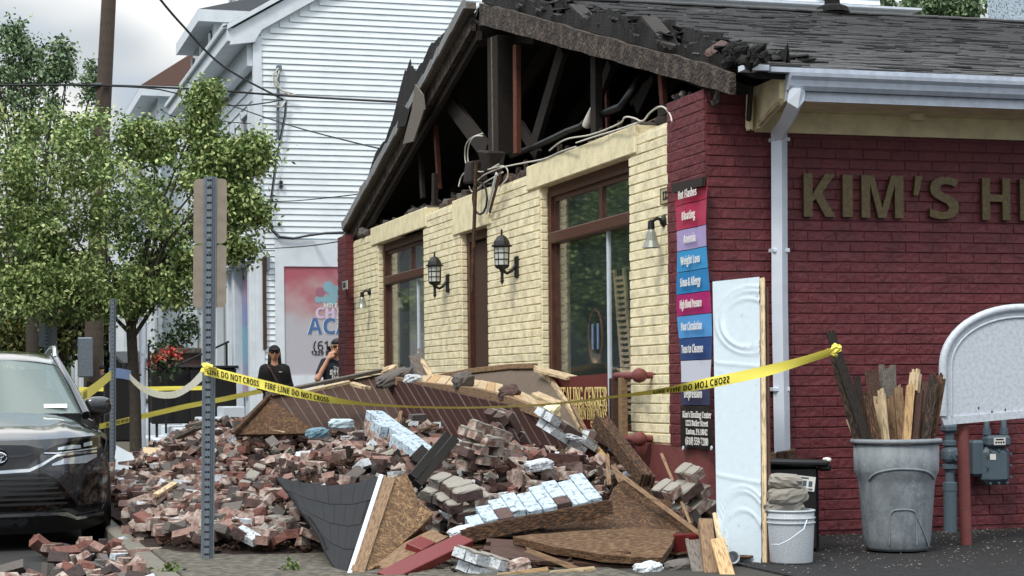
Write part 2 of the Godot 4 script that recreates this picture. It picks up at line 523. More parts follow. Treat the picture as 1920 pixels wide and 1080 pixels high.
func cloudy_sky() -> ImageTexture:
	var n := FastNoiseLite.new()
	n.seed = 7
	n.frequency = 2.6
	n.fractal_octaves = 5
	var w := 768
	var h := 384
	var im := Image.create(w, h, false, Image.FORMAT_RGBF)
	for j in h:
		var lat := (0.5 - (j + 0.5) / h) * PI
		for i in w:
			var lon := (i + 0.5) / w * TAU
			var d := Vector3(cos(lat) * sin(lon), sin(lat), cos(lat) * cos(lon))
			var c := Vector3(0.55, 0.55, 0.55)
			if d.y > 0.0:
				var p := d / (d.y + 0.28) * 0.9
				var v := n.get_noise_3d(p.x, p.y * 0.5, p.z)
				v = clampf(0.5 + v * 1.25, 0.0, 1.0)
				var cloud := Vector3(0.56, 0.61, 0.655).lerp(Vector3(1.0, 1.0, 0.985), smoothstep(0.35, 0.85, v))
				var blue := Vector3(0.50, 0.62, 0.78)
				c = cloud.lerp(blue, 0.55 * smoothstep(0.42, 0.18, v))
				c *= 0.41 + 1.9 * d.y
			else:
				c = Vector3(0.30, 0.30, 0.29)
			im.set_pixel(i, j, Color(c.x, c.y, c.z))
	return ImageTexture.create_from_image(im)


func strand_board() -> ImageTexture:
	# pressed flake board: short wood strands lying every way, tiled
	var r := RandomNumberGenerator.new()
	r.seed = 99
	var s := 384
	var im := Image.create(s, s, false, Image.FORMAT_RGB8)
	im.fill(Color(0.42, 0.32, 0.23))
	var tones := [Color(0.78, 0.64, 0.47), Color(0.66, 0.51, 0.36), Color(0.55, 0.41, 0.28), Color(0.86, 0.74, 0.57), Color(0.45, 0.33, 0.22), Color(0.70, 0.57, 0.43), Color(0.36, 0.26, 0.18)]
	for i in 1900:
		var a := r.randf_range(0, PI)
		var l := r.randf_range(10, 30)
		var w := r.randf_range(2, 6)
		var c: Color = tones[r.randi() % tones.size()] * r.randf_range(0.85, 1.12)
		var o := Vector2(r.randf_range(0, s), r.randf_range(0, s))
		for u in int(l):
			for v in int(w):
				var q := o + Vector2(u - l / 2, v - w / 2).rotated(a)
				im.set_pixel(posmod(int(q.x), s), posmod(int(q.y), s), c)
	return ImageTexture.create_from_image(im)


func setting() -> void:
	var g := Mb.new()
	g.quad(Vector3(-150, -0.22, 60), Vector3(150, -0.22, 60), Vector3(150, -0.22, -260), Vector3(-150, -0.22, -260), Vector3(0, -5, 0))
	kind(put("ground", g, M.concrete), "structure")
	g = Mb.new()
	g.aabb(Vector3(-14, -0.21, -200), Vector3(-4.22, -0.14, 30))
	kind(put("street", g, M.road), "structure")
	var walk := Node3D.new()
	walk.name = "sidewalk"
	add_child(walk)
	kind(walk, "structure")
	g = Mb.new()
	g.aabb(Vector3(-4.08, -0.2, -90), Vector3(-0.02, -0.012, 1.4))
	g.aabb(Vector3(-4.08, -0.2, 1.4), Vector3(-0.6, -0.012, 12.9))
	put("bed", g, M.gap, walk)
	var z := 2.9
	while z > -30.0:
		for i in 3:
			var x0 := -4.07 + i * 1.33
			if i == 2 and z > 1.0:
				continue
			g = Mb.new()
			g.bev(Transform3D(Basis.from_euler(Vector3(rr(-0.004, 0.004), 0, rr(-0.004, 0.004))), Vector3(x0 + 0.66, -0.05, z - 0.66)), Vector3(1.31, 0.1, 1.31), 0.012)
			put("slab", g, M.concrete, walk)
		z -= 1.33
	var kerb := Node3D.new()
	kerb.name = "kerb"
	add_child(kerb)
	kind(kerb, "structure")
	z = 8.0
	while z > -40.0:
		g = Mb.new()
		g.bev(Transform3D(Basis(), Vector3(-4.15, -0.1, z - 0.6)), Vector3(0.14, 0.21, 1.19), 0.02)
		put("kerb_stone", g, M.kerb, kerb)
		z -= 1.2
	g = Mb.new()
	g.aabb(Vector3(-0.6, -0.2, 0.02), Vector3(40, 0.0, 30))
	kind(put("parking_lot", g, M.asphalt), "structure")
	g = Mb.new()
	for i in 1100:
		var p := Vector3(rr(-0.6, 3.4), 0.003, rr(0.05, 2.6) if i % 4 < 3 else 0.03 + absf(rng.randfn()) * 0.12)
		var s := rr(0.003, 0.011) * (1.8 if i % 17 == 0 else 1.0)
		g.rock(Transform3D(Basis.from_euler(Vector3(0, rr(0, 6), 0)), p), Vector3(s * 1.5, s * 0.6, s), 0.2, 2.5, rng, 2)
	kind(put("gravel", g, M.stone), "stuff")
	# the paved drive between the shop and the white house, a little higher than the pavement
	g = Mb.new()
	g.aabb(Vector3(-0.015, -0.2, -21.7), Vector3(14, 0.1, -14.1))
	kind(put("drive", g, M.concrete), "structure")

const COURSE := 0.079
const BRICK := 0.237


func brick_meshes(gap: float) -> Array:
	var out := []
	for i in 7:
		var mb := Mb.new()
		mb.bev(Transform3D(), Vector3(BRICK - 0.002, COURSE - gap, 0.04), 0.004, 0.0018, rng)
		out.append(mb.done())
	return out


func brick_wall(wall: Node3D, o: Vector3, u: Vector3, n: Vector3, length: float, h0: float, h1: float, holes: Array, m: Material, most: int, shift := 0.0, view := Rect2(0, 0, 1920, 1080)) -> void:
	# courses of single bricks standing proud of the wall behind them; o is at ground level, u along the wall, n out of it
	var shapes := brick_meshes(0.0075 if m == M.red else 0.0105)
	var spots := []
	var hand := 1.0 if u.cross(Vector3.UP).dot(n) > 0.0 else -1.0
	var row := 0
	var h := h0
	while h + COURSE * 0.6 < h1:
		var off := BRICK * (0.5 if row % 2 else 0.0) + shift
		var s := off - BRICK * 2.0
		while s < length:
			var a := maxf(s, 0.0)
			var b := minf(s + BRICK, length)
			var keep := [[a, b]]
			for r in holes:
				if h + COURSE * 0.5 > r[2] and h + COURSE * 0.5 < r[3]:
					var next := []
					for k in keep:
						if k[1] <= r[0] or k[0] >= r[1]:
							next.append(k)
						else:
							if k[0] < r[0]:
								next.append([k[0], r[0]])
							if k[1] > r[1]:
								next.append([r[1], k[1]])
					keep = next
			for k in keep:
				if k[1] - k[0] > 0.035:
					var p: Vector3 = o + u * (k[0] + k[1]) / 2.0 + Vector3.UP * (h + COURSE / 2.0) + n * ((-0.0138 if m == M.red else -0.0115) + rr(-0.0015, 0.0025))
					var bs := Basis(u * hand * (k[1] - k[0]) / BRICK, Vector3.UP, n) * Basis.from_euler(Vector3(rr(-0.02, 0.02), rr(-0.008, 0.008), rr(-0.008, 0.008)))
					var rel := p - EYE
					var dep := rel.dot(ahead)
					var px := 960.0 + FOCAL * rel.dot(side) / dep
					spots.append([dep if px < view.end.x and px > view.position.x else 1e6, Transform3D(bs, p), rng.randi() % shapes.size()])
			s += BRICK
		h += COURSE
		row += 1
	spots.sort_custom(func(a, b): return a[0] < b[0])
	var st := SurfaceTool.new()
	st.begin(Mesh.PRIMITIVE_TRIANGLES)
	var some := false
	for i in spots.size():
		var q = spots[i]
		if i < most and q[0] < 1e5:
			var b := put("brick", shapes[q[2]], m, wall)
			b.transform = q[1]
		else:
			st.append_from(shapes[q[2]], 0, q[1])
			some = true
	if some:
		kind(put("brickwork", st.commit(), m, wall), "stuff")


func window_unit(parent: Node3D, z0: float, z1: float, h0: float, h1: float, rail: float, mull: float, mull_low: float) -> void:
	# z0 > z1: a timber window standing 8 cm back in the wall, a transom above, one tall light with a pale stile below
	var w := Node3D.new()
	w.name = "window"
	parent.add_child(w, true)
	var x0 := 0.085
	var x1 := 0.16
	var f := Mb.new()
	f.aabb(Vector3(x0, h0, z1), Vector3(x1, h1, z1 + 0.09))
	f.aabb(Vector3(x0, h0, z0 - 0.09), Vector3(x1, h1, z0))
	f.aabb(Vector3(x0, h1 - 0.10, z1 + 0.09), Vector3(x1, h1, z0 - 0.09))
	f.aabb(Vector3(x0, h0, z1 + 0.09), Vector3(x1, h0 + 0.07, z0 - 0.09))
	put("frame", f, M.frame_brown, w)
	f = Mb.new()
	for e in [[z1 + 0.09, 0.05], [z0 - 0.14, 0.05]]:
		f.aabb(Vector3(x0 + 0.03, h0 + 0.07, e[0]), Vector3(x1 + 0.02, h1 - 0.1, e[0] + e[1]))
	f.aabb(Vector3(x0 + 0.03, h1 - 0.15, z1 + 0.14), Vector3(x1 + 0.02, h1 - 0.1, z0 - 0.14))
	put("inner_frame", f, M.frame_brown, w)
	f = Mb.new()
	f.bev(Transform3D(Basis(), Vector3(x0 + 0.03, rail, (z0 + z1) / 2)), Vector3(0.11, 0.11, z0 - z1 - 0.18), 0.012)
	put("transom_rail", f, M.frame_brown, w)
	f = Mb.new()
	f.aabb(Vector3(x0 + 0.025, rail + 0.055, mull - 0.04), Vector3(x1, h1 - 0.15, mull + 0.04))
	put("mullion", f, M.frame_brown, w)
	f = Mb.new()
	f.aabb(Vector3(x0 + 0.035, h0 + 0.07, mull_low - 0.018), Vector3(x1 - 0.01, rail - 0.055, mull_low + 0.018))
	put("stile", f, M.white_metal, w)
	for r in [[z1 + 0.14, mull - 0.04, rail + 0.055, h1 - 0.15], [mull + 0.04, z0 - 0.14, rail + 0.055, h1 - 0.15], [z1 + 0.14, mull_low - 0.018, h0 + 0.07, rail - 0.055], [mull_low + 0.018, z0 - 0.14, h0 + 0.07, rail - 0.055]]:
		f = Mb.new()
		f.aabb(Vector3(x1 - 0.03, r[2], r[0]), Vector3(x1 - 0.024, r[3], r[1]))
		put("pane", f, M.window, w)


func shop() -> void:
	var b := thing("brick_shop", "one-storey yellow and dark red painted brick shop with its front gable torn away", "building")
	var front := Node3D.new()
	front.name = "front_wall"
	b.add_child(front)
	var holes := [[1.70, 4.22, 0.75, 3.08], [6.06, 7.19, 0.0, 2.87], [8.88, 11.49, 0.75, 3.08]]
	var mb := Mb.new()
	var cuts := [[0.03, 1.70], [4.22, 6.06], [7.19, 8.88], [11.49, 13.9]]
	for c in cuts:
		mb.aabb(Vector3(0.006, 0, -c[1]), Vector3(0.30, 3.24, -c[0]))
	for r in holes:
		mb.aabb(Vector3(0.006, r[3], -r[1]), Vector3(0.30, 3.24, -r[0]))
		if r[2] > 0:
			mb.aabb(Vector3(0.006, 0, -r[1]), Vector3(0.30, r[2], -r[0]))
	put("wall_core", mb, M.yellow, front)
	var solid := holes.duplicate(true)
	solid += [[1.51, 4.57, 3.08, 4.0], [5.9, 7.45, 2.87, 4.0], [8.7, 11.8, 3.08, 4.0], [0.0, 0.765, 0.0, 4.0], [13.02, 15.0, 0.0, 4.0], [3.9, 13.0, 0.0, 1.1]]
	brick_wall(front, Vector3(0, 0, 0), Vector3(0, 0, -1), Vector3(-1, 0, 0), 13.05, 0.69, 3.245, solid, M.yellow, 300, 0.05)
	for l in [[1.51, 4.57, 3.08, 3.315], [5.9, 7.45, 2.87, 3.26], [8.7, 11.8, 3.08, 3.315]]:
		mb = Mb.new()
		mb.bev(Transform3D(Basis(), Vector3(0.08, (l[2] + l[3]) / 2, -(l[0] + l[1]) / 2)), Vector3(0.21, l[3] - l[2], l[1] - l[0]), 0.008)
		put("lintel", mb, M.yellow_plain, front)
		mb = Mb.new()   # the broken bed of mortar left on top of each lintel
		var s: float = l[0]
		while s < l[1] - 0.05:
			var e := rr(0.05, 0.14)
			mb.bev(Transform3D(Basis(), Vector3(0.10 + rr(-0.03, 0.03), l[3] + 0.004, -s - e / 2)), Vector3(rr(0.10, 0.19), rr(0.012, 0.05), e), 0.005, 0.006, rng)
			s += e
		kind(put("mortar_bed", mb, M.brick_grey, front), "stuff")
	mb = Mb.new()
	mb.aabb(Vector3(-0.022, 0, -13.02), Vector3(0.011, 0.68, -7.19))
	mb.aabb(Vector3(-0.022, 0, -6.06), Vector3(0.011, 0.68, -0.0))
	put("plinth", mb, M.red_plain, front)
	mb = Mb.new()
	mb.aabb(Vector3(0.0, 0.68, -4.24), Vector3(0.16, 0.748, -1.68))
	mb.aabb(Vector3(0.0, 0.68, -11.51), Vector3(0.16, 0.748, -8.86))
	put("window_sill", mb, M.red_plain, front)
	# reveals are painted brick: courses on the far jambs
	for r in holes:
		var hh: float = maxf(r[2], 0.69)
		while hh + 0.05 < r[3]:
			mb = Mb.new()
			mb.bev(Transform3D(Basis(), Vector3(0.045, hh + 0.034, -r[1] + 0.002)), Vector3(0.066, COURSE - 0.011, 0.02), 0.005)
			put("reveal_brick", mb, M.yellow, front)
			hh += COURSE
	# corner pier and far pier, dark red
	var pier := Node3D.new()
	pier.name = "corner_pier"
	b.add_child(pier)
	mb = Mb.new()
	mb.aabb(Vector3(-0.027, 0.681, -0.755), Vector3(-0.001, 3.36, -0.006))
	put("pier_core", mb, M.red, pier)
	brick_wall(pier, Vector3(-0.025, 0, 0.003), Vector3(0, 0, -1), Vector3(-1, 0, 0), 0.765, 0.69, 3.35, [], M.red, 140, 0.08)
	var far := Node3D.new()
	far.name = "far_pier"
	b.add_child(far)
	mb = Mb.new()
	mb.aabb(Vector3(-0.114, 0.0, -13.62), Vector3(0.0, 3.33, -13.028))
	put("pier_core", mb, M.red, far)
	brick_wall(far, Vector3(-0.112, 0, -13.03), Vector3(0, 0, -1), Vector3(-1, 0, 0), 0.60, 1.0, 3.33, [], M.red, 60, 0.1)
	brick_wall(far, Vector3(-0.108, 0, -13.03), Vector3(1, 0, 0), Vector3(0, 0, 1), 0.11, 1.0, 3.33, [], M.red, 40, 0.1)
	# side wall
	var sw := Node3D.new()
	sw.name = "side_wall"
	b.add_child(sw)
	mb = Mb.new()
	mb.aabb(Vector3(0.30, 0, -0.30), Vector3(9, 3.3, -0.0035))
	mb.aabb(Vector3(-0.0115, 0, -0.028), Vector3(0.299, 3.34, -0.004))
	put("wall_core", mb, M.red, sw)
	brick_wall(sw, Vector3(-0.02, 0, 0.0), Vector3(1, 0, 0), Vector3(0, 0, 1), 7.0, 0.03, 3.34, [[0.45, 9.0, 3.07, 9.0], [-1, 0.35, 0.0, 0.68]], M.red, 300, 0.12)
	mb = Mb.new()
	mb.aabb(Vector3(-0.022, 0, -0.0), Vector3(0.33, 0.68, 0.012))
	put("plinth", mb, M.red_plain, sw)
	# the rest of the shell: back, far side, floor, ceiling
	mb = Mb.new()
	mb.aabb(Vector3(8.8, 0, -13.85), Vector3(9.0, 3.3, -0.31))
	mb.aabb(Vector3(0.31, 0, -14.05), Vector3(9, 3.3, -13.86))
	put("back_wall", mb, M.red, b)
	mb = Mb.new()
	mb.aabb(Vector3(0.31, 0.02, -13.85), Vector3(8.79, 0.05, -0.31))
	mb.aabb(Vector3(3.0, 0.06, -13.84), Vector3(3.1, 2.94, -0.32))
	put("room_wall", mb, M.room, b)
	mb = Mb.new()
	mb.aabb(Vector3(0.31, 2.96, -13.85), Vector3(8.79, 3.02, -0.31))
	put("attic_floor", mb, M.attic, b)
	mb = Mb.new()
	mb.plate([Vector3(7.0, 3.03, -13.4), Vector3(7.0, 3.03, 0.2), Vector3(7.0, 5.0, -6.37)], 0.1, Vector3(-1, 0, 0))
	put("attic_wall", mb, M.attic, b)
	window_unit(b, -1.70, -4.22, 0.75, 3.08, 2.58, -2.75, -2.62)
	window_unit(b, -8.88, -11.49, 0.75, 3.08, 2.58, -10.0, -9.75)
	# door: timber frame, a narrow dark leaf standing open
	var d := Node3D.new()
	d.name = "door"
	b.add_child(d)
	mb = Mb.new()
	mb.aabb(Vector3(0.07, 0, -7.19), Vector3(0.17, 2.87, -7.06))
	mb.aabb(Vector3(0.07, 0, -6.19), Vector3(0.17, 2.87, -6.06))
	mb.aabb(Vector3(0.07, 2.77, -7.06), Vector3(0.17, 2.87, -6.19))
	put("frame", mb, M.frame_brown, d)
	mb = Mb.new()
	mb.bev(Transform3D(Basis(), Vector3(0.14, 1.38, -6.74)), Vector3(0.04, 2.76, 0.58), 0.006)
	put("leaf", mb, M.dark_wood, d)
	mb = Mb.new()
	mb.aabb(Vector3(0.10, 0.02, -6.43), Vector3(0.15, 2.76, -6.36))
	put("stile", mb, M.frame_brown, d)
	mb = Mb.new()
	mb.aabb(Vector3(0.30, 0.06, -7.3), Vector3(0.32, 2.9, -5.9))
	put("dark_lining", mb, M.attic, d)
	roof(b)
	attic(b)
	eaves(b)


const RIDGE := Vector2(-6.37, 5.36)
const EAVE := Vector2(0.66, 3.43)


func roof_at(z: float) -> float:
	return lerpf(EAVE.y, RIDGE.y, clampf((EAVE.x - z) / (EAVE.x - RIDGE.x), 0, 1)) if z > RIDGE.x else lerpf(RIDGE.y, EAVE.y, (RIDGE.x - z) / (EAVE.x - RIDGE.x))


func roof(b: Node3D) -> void:
	var r := Node3D.new()
	r.name = "roof"
	b.add_child(r)
	var far_z := RIDGE.x * 2 - EAVE.x
	var mb := Mb.new()
	mb.sheet([[Vector3(0.12, RIDGE.y - 0.03, RIDGE.x), Vector3(9.3, RIDGE.y - 0.03, RIDGE.x)], [Vector3(0.12, EAVE.y - 0.03, EAVE.x), Vector3(9.3, EAVE.y - 0.03, EAVE.x)]], 0.05, Vector3.UP)
	mb.sheet([[Vector3(0.12, RIDGE.y - 0.03, RIDGE.x - 0.01), Vector3(9.3, RIDGE.y - 0.03, RIDGE.x - 0.01)], [Vector3(0.12, EAVE.y - 0.03, far_z), Vector3(9.3, EAVE.y - 0.03, far_z)]], 0.05, Vector3.UP)
	put("roof_deck", mb, M.attic, r)
	# courses of shingle tabs, torn back along the broken verge
	var slope := Vector2(EAVE.x - RIDGE.x, EAVE.y - RIDGE.y)
	var len := slope.length()
	slope /= len
	mb = Mb.new()
	var k := 0
	while k * 0.09 < len - 0.05:
		var s := k * 0.09
		var x := 0.22 + rr(-0.10, 0.22) + 0.15 * sin(s * 1.7)
		while x < 7.8:
			var w := rr(0.14, 0.34)
			var lift := rr(0.004, 0.018)
			var c := rr(0.0, 1.0)
			mb.tint(Color(0.35 + c * 1.5, 0.35 + c * 1.5, 0.36 + c * 1.52) if c > 0.3 else grey(0.25))
			var o := Vector3(x + w / 2, RIDGE.y + slope.y * (s + 0.08) + lift, RIDGE.x + slope.x * (s + 0.08))
			var bs := Basis(Vector3.RIGHT, atan2(-slope.y, slope.x) - 0.06)
			mb.box(Transform3D(bs, o), Vector3(w - 0.005, 0.010, 0.125))
			x += w
		k += 1
	kind(put("shingles", mb, M.shingle, r), "stuff")
	mb = Mb.new()
	mb.tint(grey(0.8))
	k = 0
	while k < 28:
		mb.bev(Transform3D(Basis.from_euler(Vector3(0, 0, rr(-0.03, 0.03))), Vector3(0.25 + k * 0.3, RIDGE.y + 0.02, RIDGE.x)), Vector3(0.31, 0.03, 0.2), 0.008)
		k += 1
	kind(put("ridge_cap", mb, M.shingle, r), "stuff")
	# barge timber under the street-side verge, and the torn band of decking and felt on top of it
	var board := func(z0: float, z1: float, drop0: float, drop1: float, x: float, m: Material, called: String, thick := 0.06) -> void:
		var q := Mb.new()
		q.plate([Vector3(x, roof_at(z0) - drop0, z0), Vector3(x, roof_at(z1) - drop0, z1), Vector3(x, roof_at(z1) - drop1, z1), Vector3(x, roof_at(z0) - drop1, z0)], thick, Vector3(-1, 0, 0))
		put(called, q, m, r)
	var vb := Mb.new()
	var up_edge := []
	var down_edge := []
	for i in 25:
		var t := i / 24.0
		var zz := lerpf(-6.1, 0.56, t)
		up_edge.append(Vector3(-0.06, roof_at(zz) - 0.03 - rr(0.0, 0.03), zz))
		down_edge.push_front(Vector3(-0.06, roof_at(zz) - lerpf(0.27, 0.20, t) - rr(0.0, 0.012), zz))
	vb.plate(up_edge + down_edge, 0.05, Vector3(-1, 0, 0))
	put("verge_board", vb, M.verge, r)
	board.call(-6.2, 0.3, -0.02, 0.07, 0.02, M.charred, "verge_deck", 0.1)
	board.call(-6.5, -13.3, 0.0, 0.07, -0.10, M.grey_wood, "verge_trim", 0.12)
	board.call(-6.6, -13.35, 0.07, 0.26, -0.02, M.verge, "verge_board")
	board.call(-6.6, -13.3, 0.26, 0.36, 0.05, M.charred, "verge_rafter")
	# weathered edge strips, single pieces butted along the far verge
	var z := -6.5
	while z > -13.2:
		var e := rr(0.25, 0.6)
		var q := Mb.new()
		var z1 := maxf(z - e, -13.3)
		q.plate([Vector3(-0.13, roof_at(z) + 0.03, z), Vector3(-0.13 + rr(-0.015, 0.015), roof_at(z1) + 0.03 + rr(-0.02, 0.02), z1 + 0.012), Vector3(-0.125, roof_at(z1) - 0.07 + rr(-0.02, 0.01), z1 + 0.012), Vector3(-0.125, roof_at(z) - 0.07, z)], 0.03, Vector3(-1, 0, 0))
		put("edge_strip", q, M.edge, r)
		z -= e
	# torn felt: ragged strips standing along both verges, several layers deep
	mb = Mb.new()
	var fn := FastNoiseLite.new()
	fn.seed = 12
	fn.frequency = 0.9
	fn.fractal_octaves = 5
	for far in [true, false]:
		for layer in 5:
			var z0 := -12.9 if far else -6.2
			var z1 := -6.7 if far else 0.42
			var x := (-0.10 + layer * 0.09) if far else (0.0 + layer * 0.11)
			var n := int((z1 - z0) / 0.035)
			var poly := []
			var base_ := []
			for i in n + 1:
				var zz := lerpf(z0, z1, i / float(n))
				var v := fn.get_noise_2d(zz * (0.45 if far else 1.6), layer * 7.0 + (50.0 if far else 0.0))
				var big := clampf(0.25 + fn.get_noise_2d(zz * 0.5, 90.0 + (9.0 if far else 0.0)) * 1.6, 0.0, 1.0)
				var bump := exp(-pow((zz + 9.3) / 1.2, 2.0)) + 0.35 * exp(-pow((zz + 11.0) / 0.5, 2.0))
				var hgt := clampf(v * 1.1 + 0.55, 0.05, 1.2) * ((0.62 * bump + 0.07 + 0.08 * big) if far else (0.10 + 0.10 * big)) + rr(0.0, 0.012 if far else 0.03)
				poly.append(Vector3(x + v * 0.08, roof_at(zz) + hgt - 0.02, zz))
				base_.append(Vector3(x, roof_at(zz) - 0.05, zz))
			for i in n:
				mb.quad(poly[i], poly[i + 1], base_[i + 1], base_[i], Vector3(5, 3, -6))
				mb.quad(poly[i], poly[i + 1], base_[i + 1] + Vector3(0.06, 0, 0), base_[i] + Vector3(0.06, 0, 0), Vector3(-5, 3, -6))
	for i in 60:
		var zz := rr(-6.0, 0.35)
		mb.bev(Transform3D(Basis.from_euler(Vector3(0.27 + rr(-0.2, 0.2), rr(-0.9, 0.9), rr(-0.25, 0.25))), Vector3(rr(0.1, 0.75), roof_at(zz) + 0.05, zz)), Vector3(rr(0.1, 0.35), 0.012, rr(0.06, 0.2)), 0.003, 0.015, rng)
	kind(put("torn_felt", mb, M.felt, r), "stuff")
	var flap := Mb.new()
	flap.plate([on_x(778, 158, -0.16), on_x(792, 178, -0.16), on_x(795, 205, -0.16), on_x(775, 265, -0.16), on_x(755, 270, -0.16), on_x(772, 205, -0.16)], 0.02, Vector3(-1, 0, 0))
	put("torn_board", flap, M.grey_wood, r)
	flap = Mb.new()
	flap.plate([on_x(751, 195, -0.13), on_x(768, 206, -0.13), on_x(760, 236, -0.13), on_x(744, 240, -0.13), on_x(748, 215, -0.13)], 0.05, Vector3(-1, 0, 0))
	put("torn_board", flap, M.felt, r)
	for q in [[1080, 20, 1125, 55], [1216, 42, 1262, 88], [1000, 8, 1035, 30]]:
		plank("torn_board", on_x(q[0], q[1], 0.35) + Vector3(0, 0.05, 0), on_x(q[2], q[3], 0.10), 0.14, 0.03, M.charred, r, Vector3(0, 1, 0.3), 0.05)
	# the brick and rags left on the verge
	var br := Mb.new()
	br.rock(Transform3D(Basis.from_euler(Vector3(0.5, 0.4, 0.7)), on_x(1345, 94, 0.05)), Vector3(0.2, 0.07, 0.1), 0.1, 6, rng)
	put("brick", br, M.brick_brown, r)
	mb = Mb.new()
	for i in 40:
		var p := on_x(rr(1355, 1432), rr(85, 122), rr(-0.05, 0.15))
		mb.rock(Transform3D(Basis.from_euler(Vector3(rr(0, 3), rr(0, 3), rr(0, 3))), p), Vector3(rr(0.05, 0.16), rr(0.03, 0.08), rr(0.04, 0.1)), 0.3, 2.5, rng, 3)
	kind(put("torn_lining", mb, M.felt, r), "stuff")
	# a vent on the ridge
	mb = Mb.new()
	var v := Vector3(4.2, RIDGE.y + 0.02, RIDGE.x)
	mb.lathe(Transform3D(Basis(), v), [Vector2(0.2, 0), Vector2(0.18, 0.06), Vector2(0.09, 0.1), Vector2(0.08, 0.2), Vector2(0.14, 0.22), Vector2(0.0, 0.28)], 14)
	put("roof_vent", mb, M.felt, r)


func attic(b: Node3D) -> void:
	var a := Node3D.new()
	a.name = "attic_frame"
	b.add_child(a)
	# [px, py, px, py, width, thickness, depth behind the front, material]
	var list := [
		[938, 70, 940, 292, 0.24, 0.2, 0.30, "charred"], [969, 84, 970, 288, 0.075, 0.06, 0.22, "red_stud"], [1056, 92, 1004, 268, 0.15, 0.06, 0.40, "charred"],
		[1118, 106, 1119, 250, 0.09, 0.08, 0.25, "charred"], [1146, 118, 1126, 175, 0.1, 0.05, 0.5, "charred"], [1138, 166, 1140, 250, 0.04, 0.04, 0.6, "red_stud"],
		[1240, 135, 1246, 212, 0.055, 0.05, 0.2, "red_stud"], [1225, 140, 1195, 205, 0.14, 0.05, 0.9, "charred"], [846, 195, 915, 287, 0.2, 0.07, 0.25, "charred"],
		[817, 235, 824, 355, 0.06, 0.05, 0.2, "red_stud"], [789, 285, 793, 372, 0.07, 0.05, 0.25, "charred"], [975, 235, 1010, 292, 0.12, 0.06, 0.5, "charred"],
		[900, 80, 905, 40, 0.28, 0.2, 0.15, "charred"], [926, 70, 1010, 75, 0.1, 0.12, 0.6, "charred"], [1240, 212, 1275, 195, 0.08, 0.07, 0.16, "charred"],
		[816, 325, 815, 385, 0.07, 0.06, 0.1, "charred"], [1186, 196, 1210, 140, 0.06, 0.05, 1.0, "charred"], [922, 70, 925, 290, 0.02, 0.02, 0.2, "grey_wood"]]
	for q in list:
		plank("attic_post" if absf(q[0] - q[2]) < 12 else "brace", on_x(q[0], q[1], q[6]), on_x(q[2], q[3], q[6]), q[4], q[5], M[q[7]], a, Vector3(-1, 0, 0.2), 0.0)
	# rafters running back under the deck
	for x in [1.0, 1.9, 2.8, 3.7, 4.6]:
		for s in [1, -1]:
			var e := Vector3(x, EAVE.y - 0.2, EAVE.x - 1.1 if s == 1 else RIDGE.x * 2 - EAVE.x + 0.5)
			plank("rafter", Vector3(x, RIDGE.y - 0.2, RIDGE.x), e, 0.06, 0.2, M.charred, a)
	# the broken top of the wall: backing bricks, stubs of studs, laths
	for i in 90:
		var s := rr(0.3, 13.2)
		var mb := Mb.new()
		mb.bev(Transform3D(Basis.from_euler(Vector3(rr(-0.2, 0.2), rr(-0.3, 0.3), rr(-0.2, 0.2))), Vector3(rr(0.14, 0.28), 3.29 + rr(-0.03, 0.06) + (0.05 if s > 7.4 else 0.0), -s)), Vector3(0.1, 0.066, rr(0.1, 0.21)), 0.008, 0.01, rng)
		put("backing_brick", mb, [M.brick_brown, M.brick_burnt, M.brick_grey, M.charred][i % 4], a)
	for i in 26:
		var s := 1.2 + i * 0.45 + rr(-0.1, 0.1)
		plank("stub", Vector3(0.20, 3.2, -s), Vector3(0.2 + rr(-0.03, 0.05), 3.3 + rr(0.03, 0.22), -s + rr(-0.03, 0.03)), rr(0.03, 0.07), 0.04, [M.charred, M.old_wood][i % 2], a, Vector3(-1, 0, 0.1), 0.03)
	for i in 14:
		var s := rr(0.8, 12.5)
		plank("lath", Vector3(rr(0.1, 0.2), 3.33 + rr(0, 0.03), -s), Vector3(rr(0.1, 0.25), 3.35 + rr(0, 0.06), -s - rr(0.3, 0.9)), 0.035, 0.012, [M.grey_wood, M.tan_wood, M.charred][i % 3], a)
	# rough pale lining bundled by the corner
	var mb := Mb.new()
	for i in 60:
		var p := on_x(rr(1268, 1345), 205.0 - rr(0, 30), rr(0.0, 0.25))
		mb.rock(Transform3D(Basis.from_euler(Vector3(rr(0, 3), rr(0, 3), rr(0, 3))), p), Vector3(rr(0.03, 0.12), rr(0.02, 0.05), rr(0.03, 0.08)), 0.35, 2.5, rng, 2)
	kind(put("torn_lining", mb, M.brick_grey, a), "stuff")
	mb = Mb.new()
	for i in 50:
		var p := Vector3(rr(0.0, 0.22), 3.26 + rr(0.0, 0.1), -rr(12.2, 13.9))
		mb.rock(Transform3D(Basis.from_euler(Vector3(rr(0, 3), rr(0, 3), rr(0, 3))), p), Vector3(rr(0.08, 0.24), rr(0.05, 0.09), rr(0.06, 0.12)), 0.15, 4.0, rng, 3)
	kind(put("loose_masonry", mb, M.brick_grey, a), "stuff")
	# flexible conduit and loose cables
	var tb := Mb.new(true)
	tb.tube([on_x(960, 292, 0.4), on_x(1010, 272, 0.3), on_x(1040, 258, 0.25), on_x(1065, 246, 0.25), on_x(1090, 237, 0.25), on_x(1100, 228, 0.25)], 0.035, 8)
	put("conduit", tb, M.black, a)
	tb = Mb.new(true)
	tb.tube([on_x(1130, 214, 0.3), on_x(1165, 200, 0.3), on_x(1185, 172, 0.3), on_x(1200, 150, 0.4), on_x(1212, 140, 0.5)], 0.04, 8)
	put("conduit", tb, M.black, a)
	tb = Mb.new(true)
	tb.tube([on_x(1100, 236, 0.2), on_x(1103, 225, 0.2), on_x(1107, 202, 0.2)], [0.045, 0.04, 0.004], 7)
